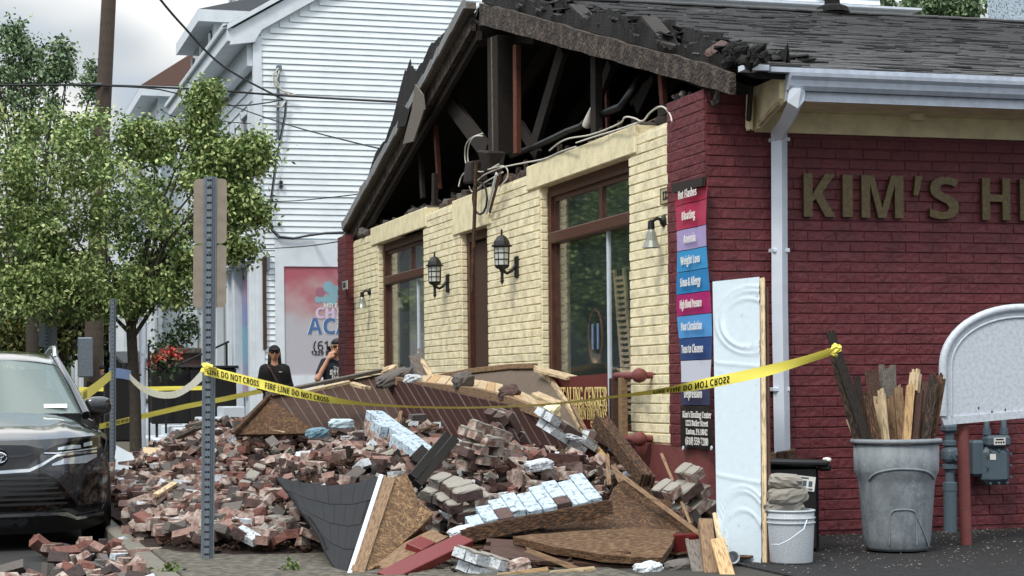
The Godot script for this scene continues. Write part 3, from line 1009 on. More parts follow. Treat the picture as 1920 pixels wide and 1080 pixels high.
	put("torn_wrap", tb, M.cable_white, a)
	for c in [[[1030, 282], [1060, 262], [1110, 252], [1160, 232], [1172, 220], [1190, 222], [1205, 227], [1220, 210], [1240, 200], [1255, 212], [1260, 228]],
			[[890, 345], [905, 330], [930, 318], [950, 312], [985, 305], [1020, 298], [1050, 285], [1080, 275]], [[905, 250], [880, 262], [872, 285], [876, 312], [890, 318]],
			[[905, 255], [888, 258], [878, 280], [880, 310], [895, 316]], [[860, 350], [866, 330], [882, 318], [905, 322], [935, 308]], [[880, 350], [888, 360], [905, 345], [930, 330], [944, 322]],
			[[1200, 228], [1180, 236], [1150, 246], [1120, 255], [1080, 268]], [[915, 318], [945, 312], [952, 330], [938, 350]]]:
		var pts := []
		for q in c:
			pts.append(on_x(q[0], q[1], rr(-0.08, 0.0)))
		tb = Mb.new(true)
		var lc := Curve3D.new()
		for i in pts.size():
			var dd: Vector3 = (pts[mini(i + 1, pts.size() - 1)] - pts[maxi(i - 1, 0)]) / 5.0
			lc.add_point(pts[i], -dd, dd)
		lc.bake_interval = 0.05
		tb.tube(Array(lc.get_baked_points()), 0.008, 5)
		put("loose_cable", tb, M.cable_white, a)
	tb = Mb.new(true)
	var ring := []
	for i in 13:
		ring.append(on_x(900 + 17 * cos(i * TAU / 12) * 0.8, 372 + 30 * sin(i * TAU / 12), -0.10))
	tb.tube(ring, 0.012, 5, false)
	put("loose_cable", tb, M.wire, a)
	plank("hanging_strip", on_x(893, 300, -0.12), on_x(885, 555, -0.10), 0.045, 0.025, M.split_wood, a, Vector3(-1, 0, 0.2), 0.05)
	plank("hanging_strip", on_x(938, 325, -0.13), on_x(918, 398, -0.08), 0.035, 0.02, M.frame_brown, a, Vector3(-1, 0, 0.2))
	plank("hanging_strip", on_x(931, 325, -0.13), on_x(912, 400, -0.05), 0.03, 0.02, M.white_metal, a, Vector3(-1, 0, 0.2))
	for q in [[922, 305], [890, 322]]:
		mb = Mb.new()
		mb.bev(Transform3D(Basis.from_euler(Vector3(0.1, 0.1, 0.05)), on_x(q[0], q[1], 0.0)), Vector3(0.17, 0.26, 0.28), 0.02, 0.03, rng)
		put("broken_post_end", mb, M.charred, a)


func eaves(b: Node3D) -> void:
	var e := Node3D.new()
	e.name = "eaves"
	b.add_child(e)
	var mb := Mb.new()
	mb.aabb(Vector3(0.372, 3.22, 0.02), Vector3(9.3, 3.24, 0.60))
	put("soffit", mb, M.yellow_plain, e)
	mb = Mb.new()
	mb.aabb(Vector3(0.38, 3.06, 0.004), Vector3(9.3, 3.218, 0.03))
	put("frieze", mb, M.yellow_plain, e)
	mb = Mb.new()
	mb.aabb(Vector3(0.345, 3.20, 0.60), Vector3(9.3, 3.40, 0.63))
	put("fascia", mb, M.yellow_plain, e)
	mb = Mb.new()   # boxed end of the eave
	mb.plate([Vector3(0.35, 3.40, 0.598), Vector3(0.35, 3.21, 0.598), Vector3(0.35, 3.07, 0.14), Vector3(0.35, 3.07, 0.02), Vector3(0.35, 3.39, 0.02)], 0.02, Vector3(-1, 0, 0))
	put("eave_end", mb, M.yellow_plain, e)
	plank("end_trim", Vector3(0.335, 3.39, 0.58), Vector3(0.335, 3.22, 0.58), 0.04, 0.03, M.yellow_plain, e, Vector3(-1, 0, 0))
	plank("end_trim", Vector3(0.335, 3.20, 0.54), Vector3(0.335, 3.09, 0.17), 0.03, 0.03, M.pale_wood, e, Vector3(-1, 0, 0), 0.02)
	plank("end_trim", Vector3(0.30, 3.33, 0.10), Vector3(0.30, 3.06, 0.08), 0.07, 0.03, M.yellow_plain, e, Vector3(-1, 0, 0), 0.02)
	plank("end_trim", Vector3(0.27, 3.39, 0.20), Vector3(0.27, 3.12, 0.14), 0.06, 0.02, M.charred, e, Vector3(-1, 0, 0), 0.02)
	mb = Mb.new()
	mb.aabb(Vector3(0.0, 3.405, 0.58), Vector3(0.19, 3.445, 0.70))
	put("drip_edge", mb, M.white_metal, e)
	mb = Mb.new()
	mb.aabb(Vector3(0.195, 3.395, 0.635), Vector3(9.3, 3.43, 0.72))
	put("drip_edge", mb, M.gutter, e)
	# the gutter: an ogee trough along the eave
	var prof := [Vector2(0.634, 3.385), Vector2(0.634, 3.275), Vector2(0.70, 3.27), Vector2(0.725, 3.30), Vector2(0.735, 3.34), Vector2(0.76, 3.365), Vector2(0.765, 3.39), Vector2(0.745, 3.39)]
	var rows := []
	for p in prof:
		rows.append([Vector3(0.34, p.y, p.x), Vector3(9.3, p.y, p.x)])
	mb = Mb.new()
	mb.sheet(rows, 0.004, Vector3(0, 0, 1))
	var cap := []
	for p in prof:
		cap.append(Vector3(0.338, p.y, p.x))
	mb.plate(cap, 0.004, Vector3(-1, 0, 0))
	put("gutter", mb, M.gutter, e)
	mb = Mb.new()
	mb.aabb(Vector3(0.34, 3.20, 0.632), Vector3(9.3, 3.27, 0.665))
	put("gutter_apron", mb, M.gutter, e)
	# downspout
	var pipe := Mb.new()
	var pts := [on_z(1495, 168, 0.70), on_z(1492, 190, 0.70), on_z(1478, 222, 0.42), on_z(1461, 246, 0.14), on_z(1461, 262, 0.07), on_z(1462, 560, 0.07), on_z(1467, 852, 0.07)]
	pipe.tube(pts, 0.055, 4, true, Vector2(1.15, 1.15))
	put("downspout", pipe, M.white_metal, e)
	for y in [262, 470, 730]:
		mb = Mb.new()
		mb.bev(Transform3D(Basis(), on_z(1461, y, 0.05)), Vector3(0.135, 0.03, 0.10), 0.004)
		put("strap", mb, M.white_metal, e)
	mb = Mb.new()
	mb.lathe(Transform3D(Basis(), on_y(1720, 214, 3.218)), [Vector2(0.0, -0.05), Vector2(0.05, -0.05), Vector2(0.06, -0.02), Vector2(0.06, 0.0)], 14)
	put("eave_lamp", mb, M.yellow_plain, e)


func leaf_mesh(spots: Array, count: int, size: float, cols: Array, droop := 0.3) -> ArrayMesh:
	# single leaves: folded diamonds gathered in sprays; spots are [centre, radius, lightness]
	var vs := PackedVector3Array()
	var ns := PackedVector3Array()
	var cs := PackedColorArray()
	for i in count:
		var sp = spots[i % spots.size()]
		var p: Vector3 = sp[0] + Vector3(rng.randfn(), rng.randfn() * 0.8, rng.randfn()) * sp[1] * 0.5
		var d := Vector3(rr(-1, 1), rr(-1, 0.8) - droop, rr(-1, 1)).normalized()
		var n := d.cross(Vector3(rr(-1, 1), rr(-0.4, 0.4), rr(-1, 1))).normalized()
		if n.y < 0.0:
			n = -n
		var w := d.cross(n) * size * rr(0.2, 0.33)
		var l := d * size * rr(0.6, 1.15)
		var a := p
		var b := p + l * 0.45 + w + n * size * 0.06
		var c := p + l
		var e := p + l * 0.45 - w + n * size * 0.06
		var col: Color = cols[rng.randi() % cols.size()]
		var k: float = rr(0.75, 1.2) * sp[2]
		col = Color(col.r * k, col.g * k, col.b * k)
		for v in [a, c, b, a, e, c]:
			vs.append(v)
			cs.append(col)
		var n1 := (c - a).cross(b - a).normalized()
		var n2 := (e - a).cross(c - a).normalized()
		if n1.dot(n) < 0.0:
			n1 = -n1
		if n2.dot(n) < 0.0:
			n2 = -n2
		for j in 3:
			ns.append(n1)
		for j in 3:
			ns.append(n2)
	var arr := []
	arr.resize(Mesh.ARRAY_MAX)
	arr[Mesh.ARRAY_VERTEX] = vs
	arr[Mesh.ARRAY_NORMAL] = ns
	arr[Mesh.ARRAY_COLOR] = cs
	var m := ArrayMesh.new()
	m.add_surface_from_arrays(Mesh.PRIMITIVE_TRIANGLES, arr)
	return m


func tree(called: String, label: String, base: Vector3, fork: float, girth: float, lean: Vector3, blobs: Array, clumps: int, leaves: int, size: float, cols: Array, clump_r := 0.32) -> Node3D:
	# blobs are [centre, radii] ellipsoids that the sprays of leaves fill, thinner towards the outside
	var t := thing(called, label, "tree", Vector3.ZERO, "street trees")
	var mid := base + Vector3.UP * fork + lean
	var tb := Mb.new(true)
	tb.tube([base - Vector3(0, 0.15, 0), base + Vector3(0, 0.1, 0), base.lerp(mid, 0.5) + Vector3(0.02, 0, 0), mid, mid + lean * 0.6 + Vector3.UP * 0.8], [girth * 1.3, girth, girth * 0.9, girth * 0.8, girth * 0.5], 9)
	put("trunk", tb, M.bark, t)
	var spots := []
	for i in clumps:
		var bl = blobs[i % blobs.size()]
		var d := Vector3(rng.randfn(), rng.randfn(), rng.randfn()).normalized() * pow(rr(0.0, 1.0), 0.42)
		var r: Vector3 = bl[1]
		spots.append([bl[0] + d * r * rr(0.9, 1.12), clump_r * rr(0.6, 1.25), rr(0.85, 1.15)])
	for i in mini(26, clumps):
		var e: Vector3 = spots[i * clumps / 26][0]
		var lb := Mb.new(true)
		var m := mid.lerp(e, 0.5) + Vector3(rr(-0.15, 0.15), rr(0.0, 0.3), rr(-0.15, 0.15))
		lb.tube([mid + Vector3.UP * rr(-0.2, 0.5), m, e], [girth * 0.38, girth * 0.2, girth * 0.05], 5)
		put("limb", lb, M.bark, t)
	var leaf := StandardMaterial3D.new()
	leaf.vertex_color_use_as_albedo = true
	leaf.roughness = 0.55
	leaf.backlight = Color(0.35, 0.42, 0.12)
	put("crown", leaf_mesh(spots, leaves, size, cols), leaf, t)
	return t


func wall_window(p: Node3D, c: Vector3, u: Vector3, n: Vector3, w: float, h: float, shade: Material) -> void:
	var win := Node3D.new()
	win.name = "window"
	p.add_child(win, true)
	var bs := Basis(u, Vector3.UP, n)
	var mb := Mb.new()
	for e in [[-w / 2, 0.0, 0.1, h + 0.2], [w / 2, 0.0, 0.1, h + 0.2], [0.0, h / 2, w, 0.1], [0.0, -h / 2, w, 0.12]]:
		mb.box(Transform3D(bs, c + u * e[0] + Vector3.UP * e[1] + n * 0.03), Vector3(e[2], e[3], 0.09))
	mb.box(Transform3D(bs, c + n * 0.015), Vector3(w, 0.05, 0.05))
	put("frame", mb, M.white_trim, win)
	mb = Mb.new()
	mb.box(Transform3D(bs, c + n * 0.008), Vector3(w - 0.05, h - 0.05, 0.02))
	put("pane", mb, shade, win)


func white_house() -> void:
	var hs := thing("white_house", "white clapboard corner house with steep gable and grey shingle roof beyond the shop", "house")
	var z := -21.8
	var dark := mat(Color(0.22, 0.26, 0.29), 0.08)
	var mb := Mb.new()
	mb.aabb(Vector3(0.06, 0, -31.6), Vector3(13, 7.9, z - 0.03))
	var apex := Vector3(6.6, 7.9 + 0.6 * 6.6, z - 0.03)
	mb.plate([Vector3(0.06, 7.9, z - 0.03), Vector3(13.0, 7.9, z - 0.03), apex], 0.2, Vector3(0, 0, 1))
	put("wall_core", mb, M.white_siding, hs)
	var side_wall := Node3D.new()
	side_wall.name = "side_wall"
	hs.add_child(side_wall)
	var h := 0.25
	while h < 10.2:
		var x0 := 0.1 + maxf(0.0, (h - 7.72) / 0.6)
		var win := h > 1.0 and h < 3.95
		for part in ([[x0, 0.31], [3.4, 12.95]] if win else [[x0, 12.95]]):
			mb = Mb.new()
			var t := rr(-0.002, 0.002)
			mb.sheet([[Vector3(part[0], h + 0.113, z - 0.018), Vector3(part[1], h + 0.113, z - 0.018)], [Vector3(part[0], h + 0.004, z + 0.006 + t), Vector3(part[1], h + 0.004, z + 0.006 + t)]], 0.008, Vector3(0, 0, 1))
			put("siding_board", mb, M.white_siding, side_wall)
		h += 0.113
	mb = Mb.new()
	mb.aabb(Vector3(-0.06, 0.0, z - 0.1), Vector3(0.1, 7.75, z + 0.03))
	put("corner_board", mb, M.white_trim, hs)
	mb = Mb.new()
	mb.plate([Vector3(-0.5, 7.55, z + 0.12), Vector3(-0.5, 7.82, z + 0.12), Vector3(6.6, 12.05, z + 0.12), Vector3(6.6, 11.75, z + 0.12), Vector3(0.1, 7.86, z + 0.12), Vector3(-0.05, 7.62, z + 0.12)], 0.14, Vector3(0, 0, 1))
	put("rake_board", mb, M.white_trim, hs)
	mb = Mb.new()
	mb.plate([Vector3(-0.55, 7.83, z + 0.2), Vector3(-0.55, 7.92, z + 0.2), Vector3(6.6, 12.2, z + 0.2), Vector3(6.6, 12.1, z + 0.2)], 0.1, Vector3(0, 0, 1))
	put("rake_crown", mb, M.white_trim, hs)
	# deep box cornice along the street front
	mb = Mb.new()
	mb.aabb(Vector3(-0.55, 7.62, -31.9), Vector3(-0.02, 7.86, z + 0.11))
	put("cornice", mb, M.white_trim, hs)
	mb = Mb.new()
	mb.aabb(Vector3(-0.62, 7.862, -31.9), Vector3(-0.45, 7.95, z + 0.05))
	put("gutter", mb, M.white_trim, hs)
	mb = Mb.new()
	mb.aabb(Vector3(-0.16, 7.2, -31.8), Vector3(0.0, 7.61, z - 0.05))
	put("frieze", mb, M.white_trim, hs)
	var roof_ := Node3D.new()
	roof_.name = "roof"
	hs.add_child(roof_)
	mb = Mb.new()
	mb.sheet([[Vector3(-0.55, 7.9, z + 0.1), Vector3(-0.55, 7.9, -31.9)], [Vector3(6.6, 12.2, z + 0.1), Vector3(6.6, 12.2, -31.9)]], 0.08, Vector3.UP)
	mb.sheet([[Vector3(6.6, 12.2, z + 0.1), Vector3(6.6, 12.2, -31.9)], [Vector3(13.6, 7.9, z + 0.1), Vector3(13.6, 7.9, -31.9)]], 0.08, Vector3.UP)
	put("roof_deck", mb, M.slate, roof_)
	mb = Mb.new()
	var up := Vector2(7.15, 4.3).normalized()
	for k in 26:
		var zz := z + 0.08
		while zz > -29.0:
			var w := rr(0.25, 0.4)
			mb.tint(grey(rr(0.7, 1.5)))
			var s := k * 0.16
			mb.box(Transform3D(Basis(Vector3.BACK, atan2(up.y, up.x) - 0.05), Vector3(-0.53 + up.x * s, 7.935 + up.y * s, zz - w / 2)), Vector3(0.2, 0.02, w - 0.02))
			zz -= w
	kind(put("shingles", mb, M.shingle, roof_), "stuff")
	# dormers
	for d in [[0.9, -28.5, 3.0, 8.4, 11.2, 1.4], [-0.2, -26.2, 3.6, 7.9, 8.8, 1.6]]:
		var dm := Node3D.new()
		dm.name = "dormer"
		hs.add_child(dm, true)
		mb = Mb.new()
		mb.aabb(Vector3(d[0], d[3], d[1] - d[2]), Vector3(d[0] + 4.0, d[4], d[1]))
		put("wall", mb, M.white_siding, dm)
		mb = Mb.new()
		mb.aabb(Vector3(d[0] - 0.35, d[4], d[1] - d[2] - 0.25), Vector3(d[0] + 4.0, d[4] + 0.25, d[1] + 0.25))
		put("eave", mb, M.white_trim, dm)
		mb = Mb.new()
		mb.plate([Vector3(d[0] - 0.35, d[4] + 0.251, d[1] + 0.25), Vector3(d[0] + 4.0, d[4] + 0.251, d[1] + 0.25), Vector3(d[0] + 4.0, d[4] + 1.7, d[1] - d[2] / 2)], 0.05, Vector3(0, 0, 1))
		mb.plate([Vector3(d[0] - 0.35, d[4] + 0.251, d[1] + 0.25), Vector3(d[0] - 0.35, d[4] + 0.251, d[1] - d[2] - 0.25), Vector3(d[0] + 4.0, d[4] + 1.7, d[1] - d[2] / 2)], 0.05, Vector3(-1, 0, 0))
		put("roof", mb, M.slate, dm)
		mb = Mb.new()
		mb.aabb(Vector3(d[0] - 0.03, d[3] + 0.2, d[1] - d[2] + 0.3), Vector3(d[0] + 0.01, d[4] - 0.08, d[1] - 0.3))
		put("pane", mb, dark, dm)
		for zz in [d[1] - 0.35, d[1] - d[2] / 2, d[1] - d[2] + 0.22]:
			mb = Mb.new()
			mb.aabb(Vector3(d[0] - 0.07, d[3] + 0.1, zz), Vector3(d[0] - 0.031, d[4] - 0.15, zz + 0.1))
			put("frame", mb, M.white_trim, dm)
	# street front: clapboards, sash windows, shop window with a printed panel
	var fw := Node3D.new()
	fw.name = "front_wall"
	hs.add_child(fw)
	h = 3.9
	while h < 7.1:
		mb = Mb.new()
		mb.sheet([[Vector3(0.05, h + 0.23, z - 0.06), Vector3(0.05, h + 0.23, -31.6)], [Vector3(0.02, h, z - 0.06), Vector3(0.02, h, -31.6)]], 0.02, Vector3(-1, 0, 0))
		put("siding_board", mb, M.white_siding, fw)
		h += 0.23
	for zz in [-22.9, -25.3, -27.6, -29.9]:
		wall_window(fw, Vector3(0.0, 5.5, zz), Vector3(0, 0, 1), Vector3(-1, 0, 0), 0.95, 1.9, dark)
	mb = Mb.new()
	mb.aabb(Vector3(-0.3, 3.55, -31.6), Vector3(0.05, 3.88, z - 0.05))
	put("shop_cornice", mb, M.white_trim, fw)
	for zz in [-22.0, -24.1, -25.0, -26.8, -28.4]:
		mb = Mb.new()
		mb.bev(Transform3D(Basis(), Vector3(-0.06, 1.75, zz)), Vector3(0.2, 3.5, 0.28), 0.02)
		put("pilaster", mb, M.white_trim, fw)
	mb = Mb.new()
	mb.aabb(Vector3(0.0, 1.0, -23.9), Vector3(0.04, 3.3, -22.2))
	put("shop_window", mb, mat(Color(1, 1, 1), 0.35, print_panel(2), Vector3(0.5, 0.42, 0.6)), fw)
	mb = Mb.new()
	mb.aabb(Vector3(0.0, 0.3, -26.6), Vector3(0.04, 2.9, -25.2))
	put("shop_door", mb, dark, fw)
	# the big printed panel in the side wall, its frame and its lettering
	var lo := Vector3(1.0, 1.42, z)
	var sg := thing("printed_panel", "large pink and pale grey printed window panel on the side of the white house", "sign")
	mb = Mb.new()
	for e in [[0.31, 1.0, 0.48, 3.95], [3.05, 1.0, 3.4, 3.95], [0.48, 3.45, 3.05, 3.95], [0.48, 1.0, 3.05, 1.40]]:
		mb.aabb(Vector3(e[0], e[1], z - 0.03), Vector3(e[2], e[3], z + 0.03))
	put("frame", mb, M.white_trim, sg)
	mb = Mb.new()
	mb.aabb(Vector3(0.48, 1.4, z - 0.02), Vector3(3.05, 3.45, z + 0.002))
	var pm := StandardMaterial3D.new()
	pm.albedo_texture = print_panel(1)
	pm.uv1_triplanar = true
	pm.uv1_world_triplanar = true
	pm.uv1_scale = Vector3(1.0 / 2.57, 1.0 / 2.05, 1.0)
	pm.uv1_offset = Vector3(-0.48 / 2.57, -3.45 / 2.05, 0)
	pm.roughness = 0.4
	put("panel", mb, pm, sg)
	var teal := mat(Color(0.50, 0.66, 0.71), 0.5)
	for q in [[601, 548, 9], [616, 538, 10], [628, 548, 12], [608, 560, 8], [622, 562, 10], [596, 562, 6]]:
		mb = Mb.new()
		var c := on_z(q[0], q[1], z + 0.004 + q[2] * 0.0003)
		mb.lathe(Transform3D(Basis(Vector3.RIGHT, PI / 2), c), [Vector2(q[2] * 0.0105, -0.001), Vector2(q[2] * 0.0105, 0.002), Vector2(0, 0.002)], 18)
		put("print_dot", mb, teal if int(q[2]) % 2 == 0 else mat(Color(0.60, 0.40, 0.46), 0.5), sg)
	var xf := func(px: float, py: float) -> Transform3D: return Transform3D(Basis(), on_z(px, py, z + 0.012))
	for l in [["MILES OF", 606, 573, 0.085, M.paper, 700], ["CHILD", 591, 587, 0.21, mat(Color(0.80, 0.72, 0.84), 0.5), 700], ["ACADEMY", 577, 612, 0.30, mat(Color(0.27, 0.42, 0.62), 0.5), 700], ["(610)", 587, 649, 0.17, M.ink, 400], ["1229 BUTLER", 583, 662, 0.08, M.ink, 700]]:
		var o := words("lettering", l[0], l[3], xf.call(l[1], l[2]), l[4], sg, "Droid Sans", l[5], 0.004)
		(o.mesh as TextMesh).horizontal_alignment = HORIZONTAL_ALIGNMENT_LEFT
	for l in [["ACADEMY", 575.5, 613, 0.30], ["CHILD", 590, 588, 0.21]]:
		var o := words("lettering", l[0], l[3], Transform3D(Basis(), on_z(l[1], l[2], z + 0.008)), M.paper, sg, "Droid Sans", 700, 0.003)
		(o.mesh as TextMesh).horizontal_alignment = HORIZONTAL_ALIGNMENT_LEFT
	# things fixed to the side wall
	var ms := thing("service_mast", "grey service mast with curled wires on the white clapboard wall", "mast")
	var tb := Mb.new(true)
	tb.tube([on_z(521, 262, z + 0.06), on_z(521, 200, z + 0.06), on_z(522, 130, z + 0.06)], 0.028, 8)
	put("conduit", tb, M.galv, ms)
	mb = Mb.new()
	mb.bev(Transform3D(Basis(), on_z(523, 128, z + 0.07)), Vector3(0.1, 0.12, 0.1), 0.02)
	put("weather_head", mb, M.galv, ms)
	for c in [[[522, 128], [512, 140], [516, 160], [530, 170], [552, 176]], [[524, 132], [518, 150], [526, 168], [545, 180], [555, 176]], [[520, 190], [518, 200], [528, 200], [535, 190]]]:
		var pts := []
		for q in c:
			pts.append(on_z(q[0], q[1], z + 0.12))
		tb = Mb.new(true)
		tb.tube(pts, 0.018, 5)
		put("wire_loop", tb, M.cable_white, ms)
	for q in [[527, 342], [527, 350], [524, 420]]:
		mb = Mb.new()
		mb.lathe(Transform3D(Basis(Vector3.RIGHT, PI / 2), on_z(q[0], q[1], z + 0.03)), [Vector2(0.035, -0.02), Vector2(0.03, 0.05), Vector2(0, 0.05)], 10)
		put("wall_knob", mb, M.iron, ms)
	var cab := thing("drop_cable", "black cable hanging down the white clapboard wall to the roof", "cable")
	for o in [0.0, 4.0]:
		var pts := []
		for q in [[535, 190], [534, 215], [526, 255], [516, 310], [508, 370], [505, 410], [509, 432], [522, 445], [548, 448], [580, 442], [610, 438], [640, 437], [664, 438]]:
			pts.append(on_z(q[0] + o * 0.6, q[1] - o * 0.5, z + 0.10 + (2.0 if q[0] > 600 else 0.0)))
		tb = Mb.new(true)
		tb.tube(pts, 0.016, 5)
		put("strand", tb, M.wire if o == 0.0 else M.galv, cab)
	# weathered strip and small grey box by the corner
	var bx := thing("meter_strip", "dark brown upright board with a grey box beside the printed panel", "board")
	mb = Mb.new()
	mb.aabb(on_z(493, 655, z + 0.01), on_z(499, 482, z + 0.06))
	put("board", mb, M.dark_wood, bx)
	mb = Mb.new()
	mb.aabb(on_z(499, 508, z + 0.01), on_z(506, 476, z + 0.12))
	put("cover", mb, M.galv, bx)
	steps()


func print_panel(which: int) -> ImageTexture:
	# the ground colours of the printed window panels
	var n := FastNoiseLite.new()
	n.seed = 3 + which
	n.frequency = 0.02
	var im := Image.create(128, 128, false, Image.FORMAT_RGB8)
	for j in 128:
		for i in 128:
			var v := j / 127.0 + n.get_noise_2d(i, j) * 0.25
			var c: Color
			if which == 1:
				c = Color(0.66, 0.36, 0.41).lerp(Color(0.70, 0.57, 0.58), smoothstep(0.05, 0.35, v)).lerp(Color(0.70, 0.70, 0.73), smoothstep(0.3, 0.62, v + i / 600.0))
				c = c.lerp(Color(0.74, 0.50, 0.52), 0.4 * smoothstep(0.3, 0.0, v) * i / 128.0)
			else:
				c = Color(0.42, 0.66, 0.78).lerp(Color(0.72, 0.56, 0.68), smoothstep(0.2, 0.55, v)).lerp(Color(0.5, 0.55, 0.78), smoothstep(0.6, 0.9, v))
			im.set_pixel(i, j, c)
	return ImageTexture.create_from_image(im)


func steps() -> void:
	var s := thing("front_steps", "white painted concrete steps at the foot of the white house", "steps")
	for k in 4:
		var mb := Mb.new()
		mb.bev(Transform3D(Basis(), Vector3(-0.95 + 0.22 * k, 0.12 + 0.1 * k, -24.6)), Vector3(1.75 - 0.44 * k, 0.2 + 0.2 * k, 3.0), 0.02)
		put("step", mb, M.white_trim, s)
	var mb := Mb.new()
	mb.bev(Transform3D(Basis(), Vector3(-1.35, 0.45, -26.6)), Vector3(1.0, 0.9, 0.5), 0.03)
	put("side_block", mb, M.white_trim, s)
	mb = Mb.new()
	mb.bev(Transform3D(Basis(), Vector3(-1.35, 0.94, -26.6)), Vector3(1.15, 0.08, 0.65), 0.02)
	put("cap", mb, M.concrete, s)
	var r := thing("step_railing", "black iron handrail standing on the white steps", "railing")
	for q in [[-1.5, -24.0, 0.3, 1.5], [-0.3, -24.0, 0.8, 2.1]]:
		mb = Mb.new()
		mb.bev(Transform3D(Basis(), Vector3(q[0], (q[2] + q[3]) / 2, q[1])), Vector3(0.04, q[3] - q[2], 0.04), 0.006)
		put("post", mb, M.iron, r)
	mb = Mb.new()
	mb.beam(Vector3(-1.55, 1.5, -24.0), Vector3(-0.25, 2.1, -24.0), 0.05, 0.04)
	put("handrail", mb, M.iron, r)


func far_houses() -> void:
	var dark := mat(Color(0.10, 0.11, 0.12), 0.15)
	# the house next door: brown hipped roof over a white front
	var h2 := thing("brown_roof_house", "white house with brown hipped roof behind the street tree", "house")
	var mb := Mb.new()
	mb.aabb(Vector3(-0.5, 0, -44), Vector3(9, 8.5, -34.6))
	put("wall", mb, M.white_siding, h2)
	mb = Mb.new()
	mb.aabb(Vector3(-0.95, 8.5, -44.5), Vector3(9.5, 8.75, -34.2))
	put("eave", mb, M.white_trim, h2)
	mb = Mb.new()
	var pk := [Vector3(-0.95, 8.76, -34.2), Vector3(9.5, 8.76, -34.2), Vector3(9.5, 8.76, -44.5), Vector3(-0.95, 8.76, -44.5)]
	var p0 := Vector3(3.6, 12.2, -38.2)
	var p1 := Vector3(3.6, 12.2, -41.0)
	mb.tri(pk[0], pk[1], p0, Vector3(4, 9, -38))
	mb.quad(pk[0], pk[3], p1, p0, Vector3(4, 9, -38))
	mb.quad(pk[1], pk[2], p1, p0, Vector3(4, 9, -38))
	mb.tri(pk[2], pk[3], p1, Vector3(4, 9, -38))
	put("roof", mb, M.brown_roof, h2)
	for zz in [-34.6, -37.6, -40.6]:
		for hh in [3.0, 6.8]:
			wall_window(h2, Vector3(-0.51, hh, zz), Vector3(0, 0, 1), Vector3(-1, 0, 0), 1.0, 1.9, dark)
	mb = Mb.new()
	mb.bev(Transform3D(Basis(), Vector3(-0.9, 4.9, -38.9)), Vector3(1.0, 6.0, 1.6), 0.3)
	put("bay", mb, M.white_trim, h2)
	# porches of the row beyond: grey fronts, posts, brick piers with stone caps
	var tones := [M.house_grey, M.dark_house, M.house_grey]
	var names := ["pale grey row house with porch posts behind the brick pier", "dark grey row house in the middle of the porch row", "pale grey row house at the far end of the porch row"]
	for k in 3:
		var z0 := -44.6 - k * 9.0
		var h := thing("row_house", names[k], "house", Vector3.ZERO, "row houses along the street")
		mb = Mb.new()
		mb.aabb(Vector3(0.6, 0, z0 - 8.9), Vector3(9, 7.5, z0))
		put("wall", mb, tones[k], h)
		mb = Mb.new()
		mb.aabb(Vector3(-1.4, 3.3, z0 - 8.6), Vector3(0.59, 3.6, z0 - 0.3))
		put("porch_roof", mb, M.dark_house, h)
		mb = Mb.new()
		mb.aabb(Vector3(-1.5, 0.0, z0 - 8.6), Vector3(0.59, 0.8, z0 - 0.3))
		put("porch_floor", mb, M.brick_brown, h)
		for q in 4:
			mb = Mb.new()
			mb.lathe(Transform3D(Basis(), Vector3(-1.2, 0.8, z0 - 0.8 - q * 2.4)), [Vector2(0.13, 0), Vector2(0.1, 0.3), Vector2(0.09, 2.2), Vector2(0.13, 2.5)], 10)
			put("porch_post", mb, M.white_trim, h)
		for q in 3:
			wall_window(h, Vector3(0.58, 2.1, z0 - 1.6 - q * 2.6), Vector3(0, 0, 1), Vector3(-1, 0, 0), 1.0, 1.9, dark)
			wall_window(h, Vector3(0.58, 5.6, z0 - 1.6 - q * 2.6), Vector3(0, 0, 1), Vector3(-1, 0, 0), 1.0, 1.8, dark)
	var pr := thing("brick_pier", "brown brick garden pier with stone cap behind the red flowers", "pier")
	mb = Mb.new()
	var c := at(355, 745, 44)
	mb.aabb(Vector3(c.x - 0.6, 0, c.z - 0.5), Vector3(c.x + 0.9, 2.0, c.z + 0.4))
	put("pier_core", mb, M.brick_brown, pr)
	mb = Mb.new()
	mb.bev(Transform3D(Basis(), Vector3(c.x + 0.15, 2.06, c.z)), Vector3(1.75, 0.13, 1.1), 0.02)
	put("cap", mb, M.concrete, pr)
	# a white outbuilding whose roof edge shows over the shop's ridge, a chimney, a pair of treetops
	var ob := thing("white_outbuilding", "white flat-roofed building just showing above the shop ridge", "building")
	mb = Mb.new()
	mb.aabb(Vector3(on_z(960, 10, -20).x, 0, -30), Vector3(on_z(1702, 10, -20).x, on_z(1702, 22, -20).y, -20))
	put("wall", mb, M.white_siding, ob)
	mb = Mb.new()
	mb.aabb(Vector3(on_z(960, 10, -20).x - 0.2, on_z(1702, 22, -20).y, -30.2), Vector3(on_z(1702, 10, -20).x + 0.2, on_z(1702, 18, -20).y, -19.8))
	put("roof_edge", mb, M.white_metal, ob)
	var ch := thing("white_chimney", "white rendered chimney above the far end of the shop ridge", "chimney")
	mb = Mb.new()
	var cp := at(1905, 30, 26)
	mb.bev(Transform3D(Basis(), Vector3(cp.x, 4.5, cp.z)), Vector3(0.55, 5.0, 0.6), 0.02)
	put("stack", mb, M.painted_white, ch)
	mb = Mb.new()
	mb.bev(Transform3D(Basis(), Vector3(cp.x, 7.06, cp.z)), Vector3(0.68, 0.12, 0.72), 0.02)
	put("cap", mb, M.painted_white, ch)


